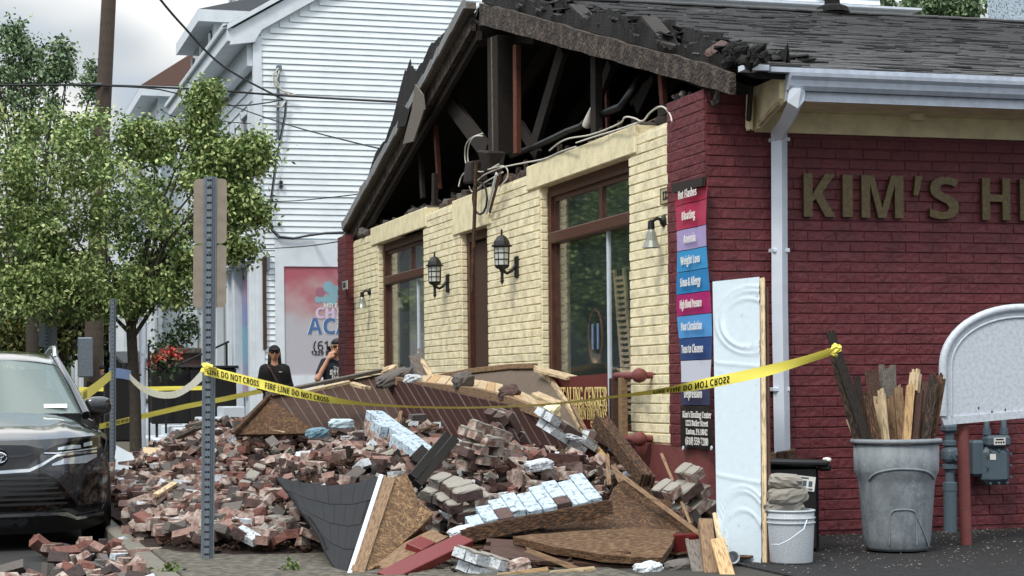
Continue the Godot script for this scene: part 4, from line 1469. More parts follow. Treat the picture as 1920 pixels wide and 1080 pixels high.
func trees() -> void:
	var green := [Color(0.125, 0.206, 0.056), Color(0.194, 0.281, 0.088), Color(0.300, 0.375, 0.131), Color(0.094, 0.156, 0.044), Color(0.400, 0.463, 0.188)]
	var deep := [Color(0.112, 0.188, 0.088), Color(0.156, 0.237, 0.112), Color(0.088, 0.144, 0.069), Color(0.213, 0.294, 0.144)]
	var yellow := [Color(0.12, 0.13, 0.03), Color(0.09, 0.11, 0.025), Color(0.15, 0.15, 0.04), Color(0.06, 0.08, 0.02)]
	var base := Vector3(-3.13, 0, -12.4)
	var c := func(px: float, py: float, d: float, rx: float, ry: float) -> Array: return [at(px, py, d), Vector3(rx, ry, rx)]
	tree("street_tree", "bushy light green street tree rising from the rubble behind the sign post", base, 2.0, 0.085, Vector3(-0.05, 0, 0.05),
		[c.call(230, 330, 25, 1.2, 0.9), c.call(110, 350, 25, 1.1, 1.0), c.call(335, 410, 25, 0.75, 0.85), c.call(220, 460, 25, 1.5, 0.75), c.call(60, 470, 25, 0.9, 0.8), c.call(285, 262, 25, 0.4, 0.3),
		c.call(400, 330, 25, 0.35, 0.2), c.call(440, 370, 25, 0.3, 0.14), c.call(380, 250, 25, 0.14, 0.35), c.call(430, 290, 25, 0.3, 0.1), c.call(240, 400, 25, 1.5, 1.0), c.call(150, 270, 25, 0.8, 0.6), c.call(455, 300, 25.0, 0.3, 0.2), c.call(462, 402, 25.0, 0.28, 0.14), c.call(430, 462, 25, 0.35, 0.13), c.call(10, 400, 25, 0.8, 0.9), c.call(120, 530, 25, 0.9, 0.4), c.call(300, 520, 25, 0.9, 0.4), c.call(30, 540, 25, 0.6, 0.4), c.call(180, 520, 25, 0.9, 0.32), c.call(80, 562, 25, 0.9, 0.26), c.call(310, 545, 25, 0.7, 0.24), c.call(210, 565, 25, 0.7, 0.2), c.call(15, 300, 25, 0.5, 0.7), c.call(480, 285, 25, 0.12, 0.18), c.call(385, 190, 25, 0.1, 0.25)], 640, 68000, 0.078, green, 0.22)
	var t2 := at(60, 760, 42)
	tree("tall_tree", "tall dark feathery tree against the sky beside the utility pole", Vector3(t2.x, 0, t2.z), 3.0, 0.16, Vector3.ZERO,
		[c.call(20, 250, 42, 1.7, 2.0), c.call(100, 240, 42, 1.2, 1.5), c.call(15, 130, 42, 0.7, 0.9), c.call(95, 150, 42, 0.4, 0.9), c.call(130, 300, 42, 0.9, 1.2), c.call(25, 75, 42, 0.25, 0.45), c.call(62, 110, 42, 0.4, 0.5), c.call(118, 110, 42, 0.22, 0.4), c.call(172, 150, 42, 0.25, 0.5), c.call(-30, 120, 42, 0.8, 1.2), c.call(10, 330, 42, 1.2, 1.6), c.call(15, 200, 42, 1.0, 1.2), c.call(60, 180, 42, 0.9, 1.0)], 260, 9500, 0.13, deep, 0.26)
	var t3 := at(110, 760, 52)
	tree("yellowing_tree", "low yellow green tree behind the parked car", Vector3(t3.x, 0, t3.z), 2.2, 0.2, Vector3.ZERO,
		[c.call(60, 500, 52, 2.4, 1.3), c.call(150, 540, 52, 1.6, 1.0), c.call(20, 580, 52, 1.5, 1.1), c.call(90, 600, 52, 1.4, 0.9), c.call(10, 480, 52, 1.8, 1.4), c.call(200, 590, 52, 1.2, 0.9), c.call(60, 640, 52, 1.8, 0.6)], 220, 12000, 0.2, yellow, 0.4)
	var t4 := at(60, 760, 75)
	tree("far_tree", "dark far tree mass closing the end of the street", Vector3(t4.x, 0, t4.z), 3.0, 0.25, Vector3.ZERO,
		[c.call(30, 560, 75, 4, 3), c.call(150, 600, 75, 3.2, 2.2), c.call(250, 600, 78, 3.2, 2.4), c.call(-40, 600, 75, 3, 2.6), c.call(90, 660, 72, 3, 1.2), c.call(220, 660, 76, 3, 1.2)], 200, 9000, 0.34, deep, 0.7)
	for q in [[1650, 2, 40, 1.1, 0.4, "leafy treetop showing over the middle of the shop roof ridge"], [1755, 10, 44, 0.35, 0.28, "thin small treetop showing over the shop ridge beside the leafy one"], [1810, 10, 44, 0.3, 0.3, "small pointed treetop showing over the shop ridge near the white chimney"]]:
		var b := at(q[0], 600, q[2])
		tree("background_tree", q[5], Vector3(b.x, 0, b.z), 5.0, 0.15, Vector3.ZERO, [[at(q[0], q[1], q[2]), Vector3(q[3], q[4], q[3])], [at(q[0], q[1] + 40, q[2]), Vector3(q[3] * 1.1, 0.5, q[3])]], 40, 2600, 0.16, deep, 0.25)
	# trees and a house across the street, seen only in the shop windows
	for q in [[-9.8, -29.0], [-9.8, -43.0]]:
		tree("opposite_tree", "street tree on the opposite pavement mirrored in the shop windows" if q[1] > -35 else "farther street tree on the opposite pavement mirrored in the shop windows", Vector3(q[0], 0, q[1]), 2.2, 0.12, Vector3.ZERO, [[Vector3(q[0], 3.6, q[1]), Vector3(2.2, 1.7, 2.4)]], 90, 7000, 0.2, green, 0.4)
	var oh := thing("opposite_house", "dark brick house across the street mirrored in the shop windows", "house")
	var mb := Mb.new()
	mb.aabb(Vector3(-20, 0, -70), Vector3(-13.5, 9.5, -8))
	put("wall", mb, M.dark_house, oh)
	mb = Mb.new()
	mb.aabb(Vector3(-20.3, 9.51, -70.3), Vector3(-13.1, 9.9, -7.7))
	put("roof_edge", mb, M.white_trim, oh)


func poles_and_wires() -> void:
	var p := thing("utility_pole", "leaning weathered timber utility pole behind the street tree", "pole")
	var tb := Mb.new(true)
	var foot := at(170, 760, 33)
	foot.y = -0.1
	tb.tube([foot, at(178, 560, 33), at(191, 250, 33), at(206, -40, 33)], [0.17, 0.16, 0.14, 0.125], 12)
	put("shaft", tb, M.pole, p)
	var mb := Mb.new()
	mb.lathe(Transform3D(Basis(), at(187, 161, 33) - Vector3(0, 0.03, 0)), [Vector2(0.15, 0), Vector2(0.15, 0.06), Vector2(0.1, 0.06)], 12)
	put("band", mb, M.galv, p)
	var lb := Mb.new()
	lb.bev(Transform3D(Basis(), at(160, 670, 32.6)), Vector3(0.26, 0.7, 0.05), 0.02)
	put("notice", lb, M.galv, p)
	var runs := [
		["thick black service cable running down from above to the house mast", 0.019, [[290, -14, 26], [340, 45, 28], [420, 125, 31], [530, 186, 34.5]]],
		["long black line across the trees and white house at eave height", 0.020, [[-20, 160, 31], [190, 160, 32.8], [380, 168, 33.5], [540, 180, 34], [760, 192, 29]]],
		["slack black line sagging below the long line to the mast", 0.013, [[190, 161, 32.8], [300, 168, 33], [400, 195, 33.5], [470, 197, 34], [532, 187, 34.5]]],
		["thin black wire slanting across the clapboards to the broken roof", 0.011, [[365, 168, 33.5], [440, 200, 33], [560, 240, 30], [724, 282, 24]]],
		["thin grey wire level across the clapboards by the cable loop", 0.009, [[470, 378, 36], [560, 376, 32], [690, 362, 26]]],
		["lowest thin black wire above the printed panel", 0.009, [[470, 468, 35], [570, 462, 30], [640, 452, 27.5]]],
		["faint wire curving beside the bay of the brown roofed house", 0.010, [[300, 205, 40], [330, 220, 38], [380, 225, 36], [470, 232, 34.5]]]]
	for r in runs:
		var pts := []
		for q in r[2]:
			pts.append(at(q[0], q[1], q[2]))
		var cv := Curve3D.new()
		for i in pts.size():
			var d: Vector3 = (pts[mini(i + 1, pts.size() - 1)] - pts[maxi(i - 1, 0)]) / 6.0
			cv.add_point(pts[i], -d, d)
		cv.bake_interval = 0.5
		var wb := Mb.new(true)
		wb.tube(Array(cv.get_baked_points()), r[1], 5)
		tag(put("overhead_wire", wb, M.wire), r[0], "wire", "overhead wires")


func channel_post(called: String, label: String, foot: Vector3, top: Vector3, w: float, plates: Array) -> void:
	# a perforated U-channel post: web, two flanges, two lips, and holes up the web
	var s := thing(called, label, "sign post", Vector3.ZERO, "steel sign posts")
	var ax := (top - foot)
	var bs := Basis(side, ax.normalized(), side.cross(ax.normalized()).normalized())
	var mid := (foot + top) / 2.0
	var mb := Mb.new()
	mb.box(Transform3D(bs, mid), Vector3(w * 0.42, ax.length(), 0.006))
	for e in [-1, 1]:
		mb.box(Transform3D(bs * Basis(Vector3.UP, e * 0.9), mid + bs * Vector3(e * w * 0.29, 0, -0.014)), Vector3(w * 0.22, ax.length(), 0.005))
		mb.box(Transform3D(bs, mid + bs * Vector3(e * w * 0.43, 0, -0.03)), Vector3(w * 0.2, ax.length(), 0.005))
	put("channel", mb, M.galv, s)
	var hs := Mb.new()
	var n := int(ax.length() / 0.0508)
	for i in n:
		for e in ([-1, 1] if w > 0.08 else [0]):
			hs.lathe(Transform3D(bs * Basis(Vector3.RIGHT, PI / 2), foot + ax * ((i + 0.5) / n) + bs * Vector3(e * w * 0.1, 0, 0.0035)), [Vector2(0.0085, -0.001), Vector2(0.0085, 0.001), Vector2(0, 0.001)], 7)
	kind(put("post_holes", hs, M.hole, s), "stuff")
	for p in plates:
		var c: Vector3 = foot + ax * p[0]
		var q := Mb.new()
		var hw: float = p[1] / 2
		var hh: float = p[2] / 2
		var poly := []
		for cr in [[1, 1], [-1, 1], [-1, -1], [1, -1]]:
			for j in 4:
				var a: float = (0 if cr[0] > 0 and cr[1] > 0 else 1 if cr[0] < 0 and cr[1] > 0 else 2 if cr[0] < 0 else 3) * PI / 2 + j * PI / 6
				poly.append(c + bs * Vector3(cr[0] * (hw - 0.03) + cos(a) * 0.03, cr[1] * (hh - 0.03) + sin(a) * 0.03, -0.034))
		q.plate(poly, 0.004, side.cross(Vector3.UP))
		put("sign_plate", q, p[3], s)
		for e in [-0.4, 0.4]:
			var bt := Mb.new()
			bt.lathe(Transform3D(bs * Basis(Vector3.RIGHT, PI / 2), c + bs * Vector3(0, e * p[2], 0.004)), [Vector2(0.011, 0), Vector2(0.010, 0.007), Vector2(0, 0.008)], 6)
			put("bolt", bt, M.galv, s)


func posts() -> void:
	var foot := on_y(387, 1047, 0.0) - Vector3(0, 0.1, 0)
	channel_post("sign_post", "tall perforated steel sign post with two blank sign backs by the kerb", foot, at(393, 331, 12.8), 0.085, [[0.914, 0.228, 0.445, M.sign_back], [0.749, 0.228, 0.43, M.sign_back]])
	var f2 := at(210, 870, 24.0)
	f2.y = 0.0
	channel_post("sign_post", "slim perforated steel post wrapped with tape beside the car", f2, at(211, 560, 24.0), 0.075, [])
	var f3 := at(88, 800, 26.0)
	f3.y = 0.0
	channel_post("sign_post", "grey sign back on a post behind the parked car roof", f3, at(88, 560, 26.0), 0.09, [[0.86, 0.25, 0.66, M.galv]])
	for q in [[268, 560, 268, 860, 34, "white painted pole standing behind the thin street tree"], [187, 585, 180, 760, 36, "pale pole beside the leaning utility pole"]]:
		var tb := Mb.new(true)
		var a := at(q[2], q[3], q[4])
		a.y = 0.0
		tb.tube([a, at(q[0], q[1], q[4])], 0.05, 8)
		tag(put("white_pole", tb, M.white_metal), q[5], "pole", "white poles")
	# dark screens, planter and flowers in front of the porches
	for q in [[228, 705, 30.0, 0.55, 1.05, "black square bin standing behind the thin street tree"], [445, 730, 38.0, 0.5, 1.0, "black bin beside the white steps"], [335, 690, 37.0, 1.1, 1.1, "black railing screen under the red flowers"], [400, 690, 37.0, 0.9, 1.2, "black screen panel between the flowers and the sign post"]]:
		var p := at(q[0], q[1], q[2])
		var bn := thing("dark_bin" if q[5].contains("bin") else "dark_screen", q[5], "bin" if q[5].contains("bin") else "screen")
		var mb := Mb.new()
		var top := p.y
		var low := maxf(0.02, top - q[4])
		mb.bev(Transform3D(Basis(), Vector3(p.x, (top + low) / 2, p.z)), Vector3(q[3], top - low, 0.4), 0.03)
		put("body", mb, M.black_matt, bn)
		mb = Mb.new()
		mb.bev(Transform3D(Basis(), Vector3(p.x, top + 0.02, p.z)), Vector3(q[3] + 0.05, 0.05, 0.46), 0.02)
		put("lid" if q[5].contains("bin") else "top_rail", mb, M.black, bn)
		for e in [-1, 1]:
			mb = Mb.new()
			mb.bev(Transform3D(Basis(), Vector3(p.x + e * q[3] * 0.4, low / 2, p.z)), Vector3(0.05, low, 0.05), 0.01)
			put("leg", mb, M.black, bn)
	var fl := thing("flower_stand", "hanging pot of bright red flowers on a slim stand", "flowers")
	var fp := at(310, 668, 34)
	var fb := Mb.new(true)
	fb.tube([Vector3(fp.x - 0.3, 0.05, fp.z), Vector3(fp.x - 0.3, fp.y + 0.2, fp.z)], 0.02, 6)
	put("stand", fb, M.iron, fl)
	fb = Mb.new()
	fb.lathe(Transform3D(Basis(), fp - Vector3(0, 0.25, 0)), [Vector2(0.0, 0), Vector2(0.14, 0), Vector2(0.19, 0.2), Vector2(0, 0.2)], 14)
	put("pot", fb, M.black_matt, fl)
	var leaf := StandardMaterial3D.new()
	leaf.vertex_color_use_as_albedo = true
	leaf.roughness = 0.6
	put("blossom", leaf_mesh([[fp, 0.2, 1.0], [fp + Vector3(0.14, 0.06, 0), 0.15, 1.0], [fp + Vector3(-0.16, -0.08, 0), 0.15, 1.0]], 260, 0.10, [Color(0.45, 0.06, 0.04), Color(0.55, 0.1, 0.06), Color(0.36, 0.04, 0.03)]), leaf, fl)
	put("foliage", leaf_mesh([[fp - Vector3(0, 0.15, 0), 0.3, 1.0]], 250, 0.1, [Color(0.05, 0.09, 0.03)]), leaf, fl)
	var sh := thing("garden_shrub", "dark leafy shrub on the porch above the brick pier", "shrub")
	var sp := at(330, 635, 44)
	put("foliage", leaf_mesh([[sp, 0.5, 1.0], [sp + Vector3(0.3, 0.3, 0), 0.4, 1.0], [sp - Vector3(0.2, 0.3, 0), 0.4, 1.0]], 900, 0.14, [Color(0.03, 0.06, 0.02), Color(0.05, 0.08, 0.03)]), leaf, sh)
	var st := Mb.new(true)
	st.tube([sp - Vector3(0, 1.2, 0), sp], 0.03, 5)
	put("stem", st, M.bark, sh)


func ribbon(called: String, label: String, pts: Array, ups: Array, w: float, m: Material, texts := [], text_m: Material = null) -> void:
	# a strip of barrier tape along a sagging, twisting line; its lettering follows the strip
	var cv := Curve3D.new()
	for i in pts.size():
		var d: Vector3 = (pts[mini(i + 1, pts.size() - 1)] - pts[maxi(i - 1, 0)]) / 6.0
		cv.add_point(pts[i], -d, d)
	cv.bake_interval = 0.05
	var lens := [0.0]
	for i in range(1, pts.size()):
		lens.append(cv.get_closest_offset(pts[i]))
	var total := cv.get_baked_length()
	var up_at := func(s: float) -> Vector3:
		for i in range(1, lens.size()):
			if s <= lens[i] or i == lens.size() - 1:
				return ups[i - 1].lerp(ups[i], clampf((s - lens[i - 1]) / maxf(lens[i] - lens[i - 1], 0.001), 0, 1)).normalized()
		return ups[0]
	var n := int(total / 0.06) + 1
	var rows := [[], [], []]
	for i in n + 1:
		var s := total * i / n
		var p := cv.sample_baked(s)
		var u: Vector3 = up_at.call(s)
		var nn: Vector3 = (cv.sample_baked(minf(s + 0.02, total)) - cv.sample_baked(maxf(s - 0.02, 0))).normalized().cross(u).normalized()
		rows[0].append(p + u * w / 2)
		rows[1].append(p + nn * 0.004 * sin(s * 9.0))
		rows[2].append(p - u * w / 2)
	var t := thing("barrier_tape", label, "tape", Vector3.ZERO, "barrier tape runs")
	var mb := Mb.new(true)
	mb.sheet(rows, 0.0, side.cross(Vector3.UP))
	put("strip", mb, m, t)
	for tx in texts:
		var tm := letters(tx[0], "Droid Sans", 700, w * 0.62, 0.0)
		tm.horizontal_alignment = HORIZONTAL_ALIGNMENT_LEFT
		var arr := tm.get_mesh_arrays()
		var vs: PackedVector3Array = arr[Mesh.ARRAY_VERTEX]
		var idx = arr[Mesh.ARRAY_INDEX]
		var ns := PackedVector3Array()
		var ymid := w * 0.31
		var span := 0.0
		for v in vs:
			span = maxf(span, v.x)
		for i in vs.size():
			var s := clampf(tx[1] + vs[i].x * 0.72, 0.0, total)
			var p := cv.sample_baked(s)
			var u: Vector3 = up_at.call(s)
			var nn: Vector3 = (cv.sample_baked(minf(s + 0.02, total)) - cv.sample_baked(maxf(s - 0.02, 0))).normalized().cross(u).normalized()
			if nn.dot(EYE - p) < 0.0:
				nn = -nn
			vs[i] = p + u * vs[i].y * tx[2] + nn * 0.006
			ns.append(nn)
		arr[Mesh.ARRAY_VERTEX] = vs
		arr[Mesh.ARRAY_NORMAL] = ns
		arr[Mesh.ARRAY_TANGENT] = null
		var am := ArrayMesh.new()
		am.add_surface_from_arrays(Mesh.PRIMITIVE_TRIANGLES, arr)
		put("lettering", am, text_m, t)


func tapes() -> void:
	var up := Vector3.UP
	var flat := Vector3(-0.28, 0.2, 0.95).normalized()
	ribbon("barrier_tape", "yellow fire line tape running from the sign post across the rubble to the timber bin",
		[at(383, 694, 12.75), at(440, 708, 12.7), at(520, 728, 12.6), at(600, 746, 12.5), at(680, 757, 12.3), at(780, 763, 12.1), at(900, 764, 11.95), at(1040, 757, 11.75), at(1160, 743, 11.6), at(1260, 730, 11.4), at(1330, 718, 11.35), at(1430, 697, 11.25), at(1500, 678, 11.15), at(1560, 659, 11.1)],
		[up, up, Vector3(0.1, 1, 0.1), Vector3(-0.1, 0.7, 0.5), Vector3(-0.25, 0.3, 0.9), flat, flat, flat, Vector3(-0.25, 0.25, 0.95), Vector3(-0.2, 0.5, 0.7), up, up, Vector3(0.1, 0.8, 0.5), Vector3(0.1, 0.7, 0.5)],
		0.066, M.tape, [["LINE DO NOT CROSS    FIRE LINE DO NOT CROSS", 0.02, 1.0], ["FIRE LINE DO NOT CROSS", 3.28, -1.0]], M.ink)
	ribbon("barrier_tape", "blue and white twisted tape knotted between the slim post and the tree", [at(204, 699, 24), at(225, 700, 24.2), at(246, 704, 24.5)], [up, up, up], 0.13, M.tape_blue)
	ribbon("barrier_tape", "pale sagging tape hanging from the tree to the sign post",
		[at(243, 706, 24.2), at(262, 724, 23), at(290, 738, 21), at(325, 740, 18.5), at(355, 725, 16), at(388, 694, 12.75)], [up, up, Vector3(0, 0.8, 0.4), Vector3(0, 0.7, 0.5), Vector3(0, 0.8, 0.5), up], 0.085, M.tape_white)
	ribbon("barrier_tape", "short yellow tape from the car mirror up to the slim post", [at(150, 747, 19), at(180, 726, 21), at(208, 703, 23.9)], [up, up, up], 0.12, M.tape, [["LINE DO NOT", 0.3, 1.0]], M.ink)
	ribbon("barrier_tape", "low yellow tape rising from the car to the white house corner", [at(186, 800, 25), at(250, 785, 26), at(340, 764, 27), at(420, 748, 28), at(495, 732, 29)], [up, up, up, up, up], 0.075, M.tape, [["LINE DO NOT CROSS  FIRE LINE DO NOT CROSS", 0.2, 1.0]], M.ink)
	ribbon("barrier_tape", "level yellow tape stretched far behind the trees", [at(148, 730, 31), at(260, 729, 31), at(400, 727, 31)], [up, up, up], 0.07, M.tape)
	for q in [[392, 690, 12.7, "yellow knot of tape tied round the sign post"], [1566, 656, 11.1, "yellow knot of tape tied round the tall plank in the bin"]]:
		var mb := Mb.new()
		for i in 7:
			mb.bev(Transform3D(Basis.from_euler(Vector3(rr(-0.4, 0.4), rr(-0.6, 0.6), rr(-0.5, 0.5))), at(q[0] + rr(-7, 7), q[1] + rr(-7, 8), q[2] + rr(-0.05, 0.02))), Vector3(rr(0.03, 0.07), rr(0.012, 0.03), 0.02), 0.006, 0.01, rng)
		tag(put("tape_knot", mb, M.tape), q[3], "tape")


func heap(x: float, z: float) -> float:
	# height of the brick heap above the pavement
	var across := smoothstep(-4.85, -1.7, x) * (0.5 + 0.5 * smoothstep(0.1, -1.3, x))
	var near := smoothstep(0.6, -1.9, z)
	var far := smoothstep(-11.5, -8.5, z)
	var h := lerpf(0.56, 0.82, smoothstep(-2.0, -7.0, z)) * across * near * far
	h += 0.10 * sin(x * 3.1 + z * 1.7) * across * near
	h += 0.36 * exp(-((x + 0.9) * (x + 0.9) + (z + 0.2) * (z + 0.2)) / 0.7)
	return maxf(h - 0.03, 0.0)


func brick_label(p: Vector3, look: String, tall: int, half: bool) -> Array:
	var rel := p - EYE
	var dep := rel.dot(ahead)
	var px := 960.0 + FOCAL * rel.dot(side) / dep
	var zone := ""
	if px < 225.0:
		zone = "in gutter before car badge" if px < 70.0 else "in gutter under car bumper" if px < 140.0 else "at kerb by car wheel"
	elif px < 330.0:
		zone = "on street edge beside car" if dep < 15.5 else "near the thin tree trunk"
	elif px < 430.0:
		zone = "at foot of sign post" if dep < 14.5 else "behind the tall sign post"
	elif px < 560.0:
		zone = ("by the pavement slabs" if px < 495.0 else "near the shingle sheet") if dep < 14.4 else "above the pavement slabs" if dep < 15.6 else "on slope above the slabs" if dep < 17.0 else "under the raised roof panel"
	elif px < 720.0:
		zone = "below the curved shingle sheet" if dep < 14.0 else "behind curved shingle sheet" if dep < 16.5 else "under the slatted soffit"
	elif px < 900.0:
		zone = "by the flake board tip" if dep < 13.6 else "by the black angle irons" if dep < 14.6 else "by slanting white wall piece"
	elif px < 1130.0:
		zone = "before the fallen white slab" if dep < 12.9 else ("above the fallen white slab" if px < 1000.0 else "by white slab's plinth end") if dep < 13.8 else ("midway behind the white slab" if px < 1010.0 else "by the white masonry lump") if dep < 15.0 else "beside the slatted soffit"
	else:
		zone = "by the corner pier foot"
	var pose: String = ["lying flat", "tilted", "on edge"][tall]
	return ["%s%s %s %s" % ["half " if half else "", look, pose, zone], px]


func rubble() -> void:
	# the mass of dust, mortar crumbs and chips under the bricks
	var n := FastNoiseLite.new()
	n.seed = 4
	n.frequency = 2.2
	n.fractal_octaves = 4
	var rows := []
	var z := 1.6
	while z > -12.0:
		var line := []
		var x := -4.1
		while x < 0.0:
			var h := heap(x, z)
			line.append(Vector3(x, h + n.get_noise_2d(x * 3.0, z * 3.0) * 0.09 * clampf(h * 5.0, 0, 1) - 0.02, z))
			x += 0.1
		rows.append(line)
		z -= 0.1
	var mb := Mb.new()
	mb.tint(Color(0.24, 0.21, 0.20))
	mb.sheet(rows, 0.0, Vector3.UP)
	var tones := [Color(0.24, 0.145, 0.12), Color(0.28, 0.19, 0.165), Color(0.17, 0.115, 0.10), Color(0.42, 0.35, 0.32), Color(0.46, 0.42, 0.39), Color(0.25, 0.23, 0.22), Color(0.34, 0.31, 0.29), Color(0.55, 0.50, 0.45), Color(0.70, 0.68, 0.64), Color(0.62, 0.55, 0.50), Color(0.36, 0.21, 0.17), Color(0.05, 0.045, 0.045), Color(0.42, 0.36, 0.32), Color(0.26, 0.11, 0.085)]
	for i in 13000:
		var x := rr(-4.0, -0.1)
		var zz := rr(-11.0, 1.3)
		if i % 5 < 2:
			zz = rr(-2.5, 1.7)
		if i % 11 == 0:
			x = rr(-2.6, -0.1)
			zz = rr(0.2, 1.75)
		if i > 12400:
			x = rr(-5.6, -4.1)
			zz = rr(-0.6, 1.2)
		var h := heap(x, zz)
		if h < 0.02 and x > -4.1 and (rr(0, 1) < 0.8 or x < -2.5):
			continue
		var s := rr(0.025, 0.13) * (0.6 if i % 3 else 1.0) if h > 0.05 else rr(0.01, 0.05)
		if x < -4.1:
			h = -0.13
		mb.tint(tones[rng.randi() % tones.size()])
		mb.rock(Transform3D(Basis.from_euler(Vector3(rr(-1, 1), rr(0, 6), rr(-1, 1))), Vector3(x, h + rr(0.0, 0.11) * clampf(h * 4, 0.1, 1), zz)), Vector3(s * rr(0.9, 1.9), s * rr(0.3, 0.8), s), 0.55, rr(1.8, 5.0), rng, 1 if i % 4 else 2)
	kind(put("rubble", mb, M.dust), "stuff")
	# lumps and crusts of old mortar, pale, strewn over everything
	var mr := Mb.new()
	for i in 1100:
		var x := rr(-4.0, -0.15)
		var zz := rr(-10.0, 0.6) if i % 2 else rr(-3.0, 0.7)
		var h := heap(x, zz)
		if h < 0.04:
			continue
		var s := rr(0.025, 0.085)
		mr.rock(Transform3D(Basis.from_euler(Vector3(rr(-1, 1), rr(0, 6), rr(-1, 1))), Vector3(x, h + rr(0.02, 0.12), zz)), Vector3(s * rr(1.0, 2.2), s * rr(0.3, 0.7), s), 0.4, rr(1.8, 4.0), rng, 2)
	kind(put("mortar_rubble", mr, M.mortar), "stuff")
	# whole and broken bricks
	var shapes := []
	for i in 18:
		var q := Mb.new()
		var l: float = [0.2, 0.195, 0.2, 0.2, 0.13, 0.11, 0.2, 0.15, 0.09, 0.12, 0.17, 0.2, 0.08, 0.1, 0.14, 0.16, 0.19, 0.12][i]
		q.stub_brick(Transform3D(), Vector3(l, rr(0.055, 0.066), rr(0.088, 0.098)), 0.005, 0.0 if l > 0.185 and i % 2 == 0 else rr(0.02, 0.06), rng)
		shapes.append([q.done(), l < 0.16])
	var looks := [[M.brick_crust, "mortar-crusted brick", 34], [M.brick_red, "bare red brick", 13], [M.brick_brown, "dark brown brick", 16], [M.brick_pink, "dusty pink brick", 14], [M.brick_grey, "grey mortar-coated brick", 12], [M.brick_burnt, "soot-blackened brick", 7], [M.brick_white, "white-painted brick", 8]]
	var bag := []
	for i in looks.size():
		for k in looks[i][2]:
			bag.append(i)
	var spots := []
	for i in 2500:
		var x := rr(-3.95, -0.15)
		var zz := rr(-10.5, 1.1)
		if i < 130:
			x = rr(-5.6, -4.05) if i < 46 else rr(-4.85, -3.7)
			zz = rr(-0.2, 1.1) if i < 46 else rr(-2.2, 0.75)
		elif i < 260:
			x = rr(-4.1, -3.1)
			zz = rr(-4.0, 0.45)
		elif i < 620:
			x = rr(-3.8, -0.3)
			zz = rr(-2.6, 0.9)
		var h := heap(x, zz) if x > -4.06 else -0.14 + heap(x, zz) * rr(0.3, 2.0)
		if h < 0.03 and x > -4.06:
			continue
		if x > -2.5 and zz > 0.25:
			continue
		var tall := 0 if rr(0, 1) < 0.4 else 1 if rr(0, 1) < 0.7 else 2
		var e := Vector3(rr(-0.15, 0.15), rr(0, TAU), rr(-0.15, 0.15))
		if tall == 1:
			e = Vector3(rr(-0.8, 0.8), rr(0, TAU), rr(-0.7, 0.7))
		elif tall == 2:
			e = Vector3(PI / 2 + rr(-0.25, 0.25), rr(0, TAU), rr(-0.3, 0.3))
		var p := Vector3(x, h + rr(0.0, 0.07) + (0.03 if tall == 0 else 0.045), zz)
		spots.append([(p - EYE).dot(ahead), Transform3D(Basis.from_euler(e), p), tall, rng.randi() % shapes.size(), bag[rng.randi() % bag.size()]])
	spots.sort_custom(func(a, b): return a[0] < b[0])
	var rest := []
	var said := {}
	for l in looks:
		var st := SurfaceTool.new()
		st.begin(Mesh.PRIMITIVE_TRIANGLES)
		rest.append([st, 0])
	for i in spots.size():
		var s = spots[i]
		if i < 295:
			var o := put("brick", shapes[s[3]][0], looks[s[4]][0])
			o.transform = s[1]
			var lb := brick_label(s[1].origin, looks[s[4]][1], s[2], shapes[s[3]][1])
			if not said.has(lb[0]):
				said[lb[0]] = []
			said[lb[0]].append([lb[1], o])
		else:
			rest[s[4]][0].append_from(shapes[s[3]][0], 0, s[1])
	var nth := ["first", "second", "third", "fourth", "fifth", "sixth", "seventh", "eighth", "ninth", "tenth", "eleventh", "twelfth", "thirteenth", "fourteenth"]
	for l in said:
		var mark: float = 1380.0 if said[l][0][0] > 900.0 else 387.0
		said[l].sort_custom(func(a, b): return absf(a[0] - mark) < absf(b[0] - mark))
		for i in said[l].size():
			var tail := "" if said[l].size() == 1 else ", %s from %s" % [nth[mini(i, 13)], "white door" if mark > 900.0 else "sign post"]
			tag(said[l][i][1], l + tail, "brick", "loose bricks of the heap")
	var am := ArrayMesh.new()
	for i in looks.size():
		(rest[i][0] as SurfaceTool).commit(am)
	var far := MeshInstance3D.new()
	far.name = "brick_rubble"
	far.mesh = am
	for i in looks.size():
		far.set_surface_override_material(i, looks[i][0])
	add_child(far)
	kind(far, "stuff")
	fragments()


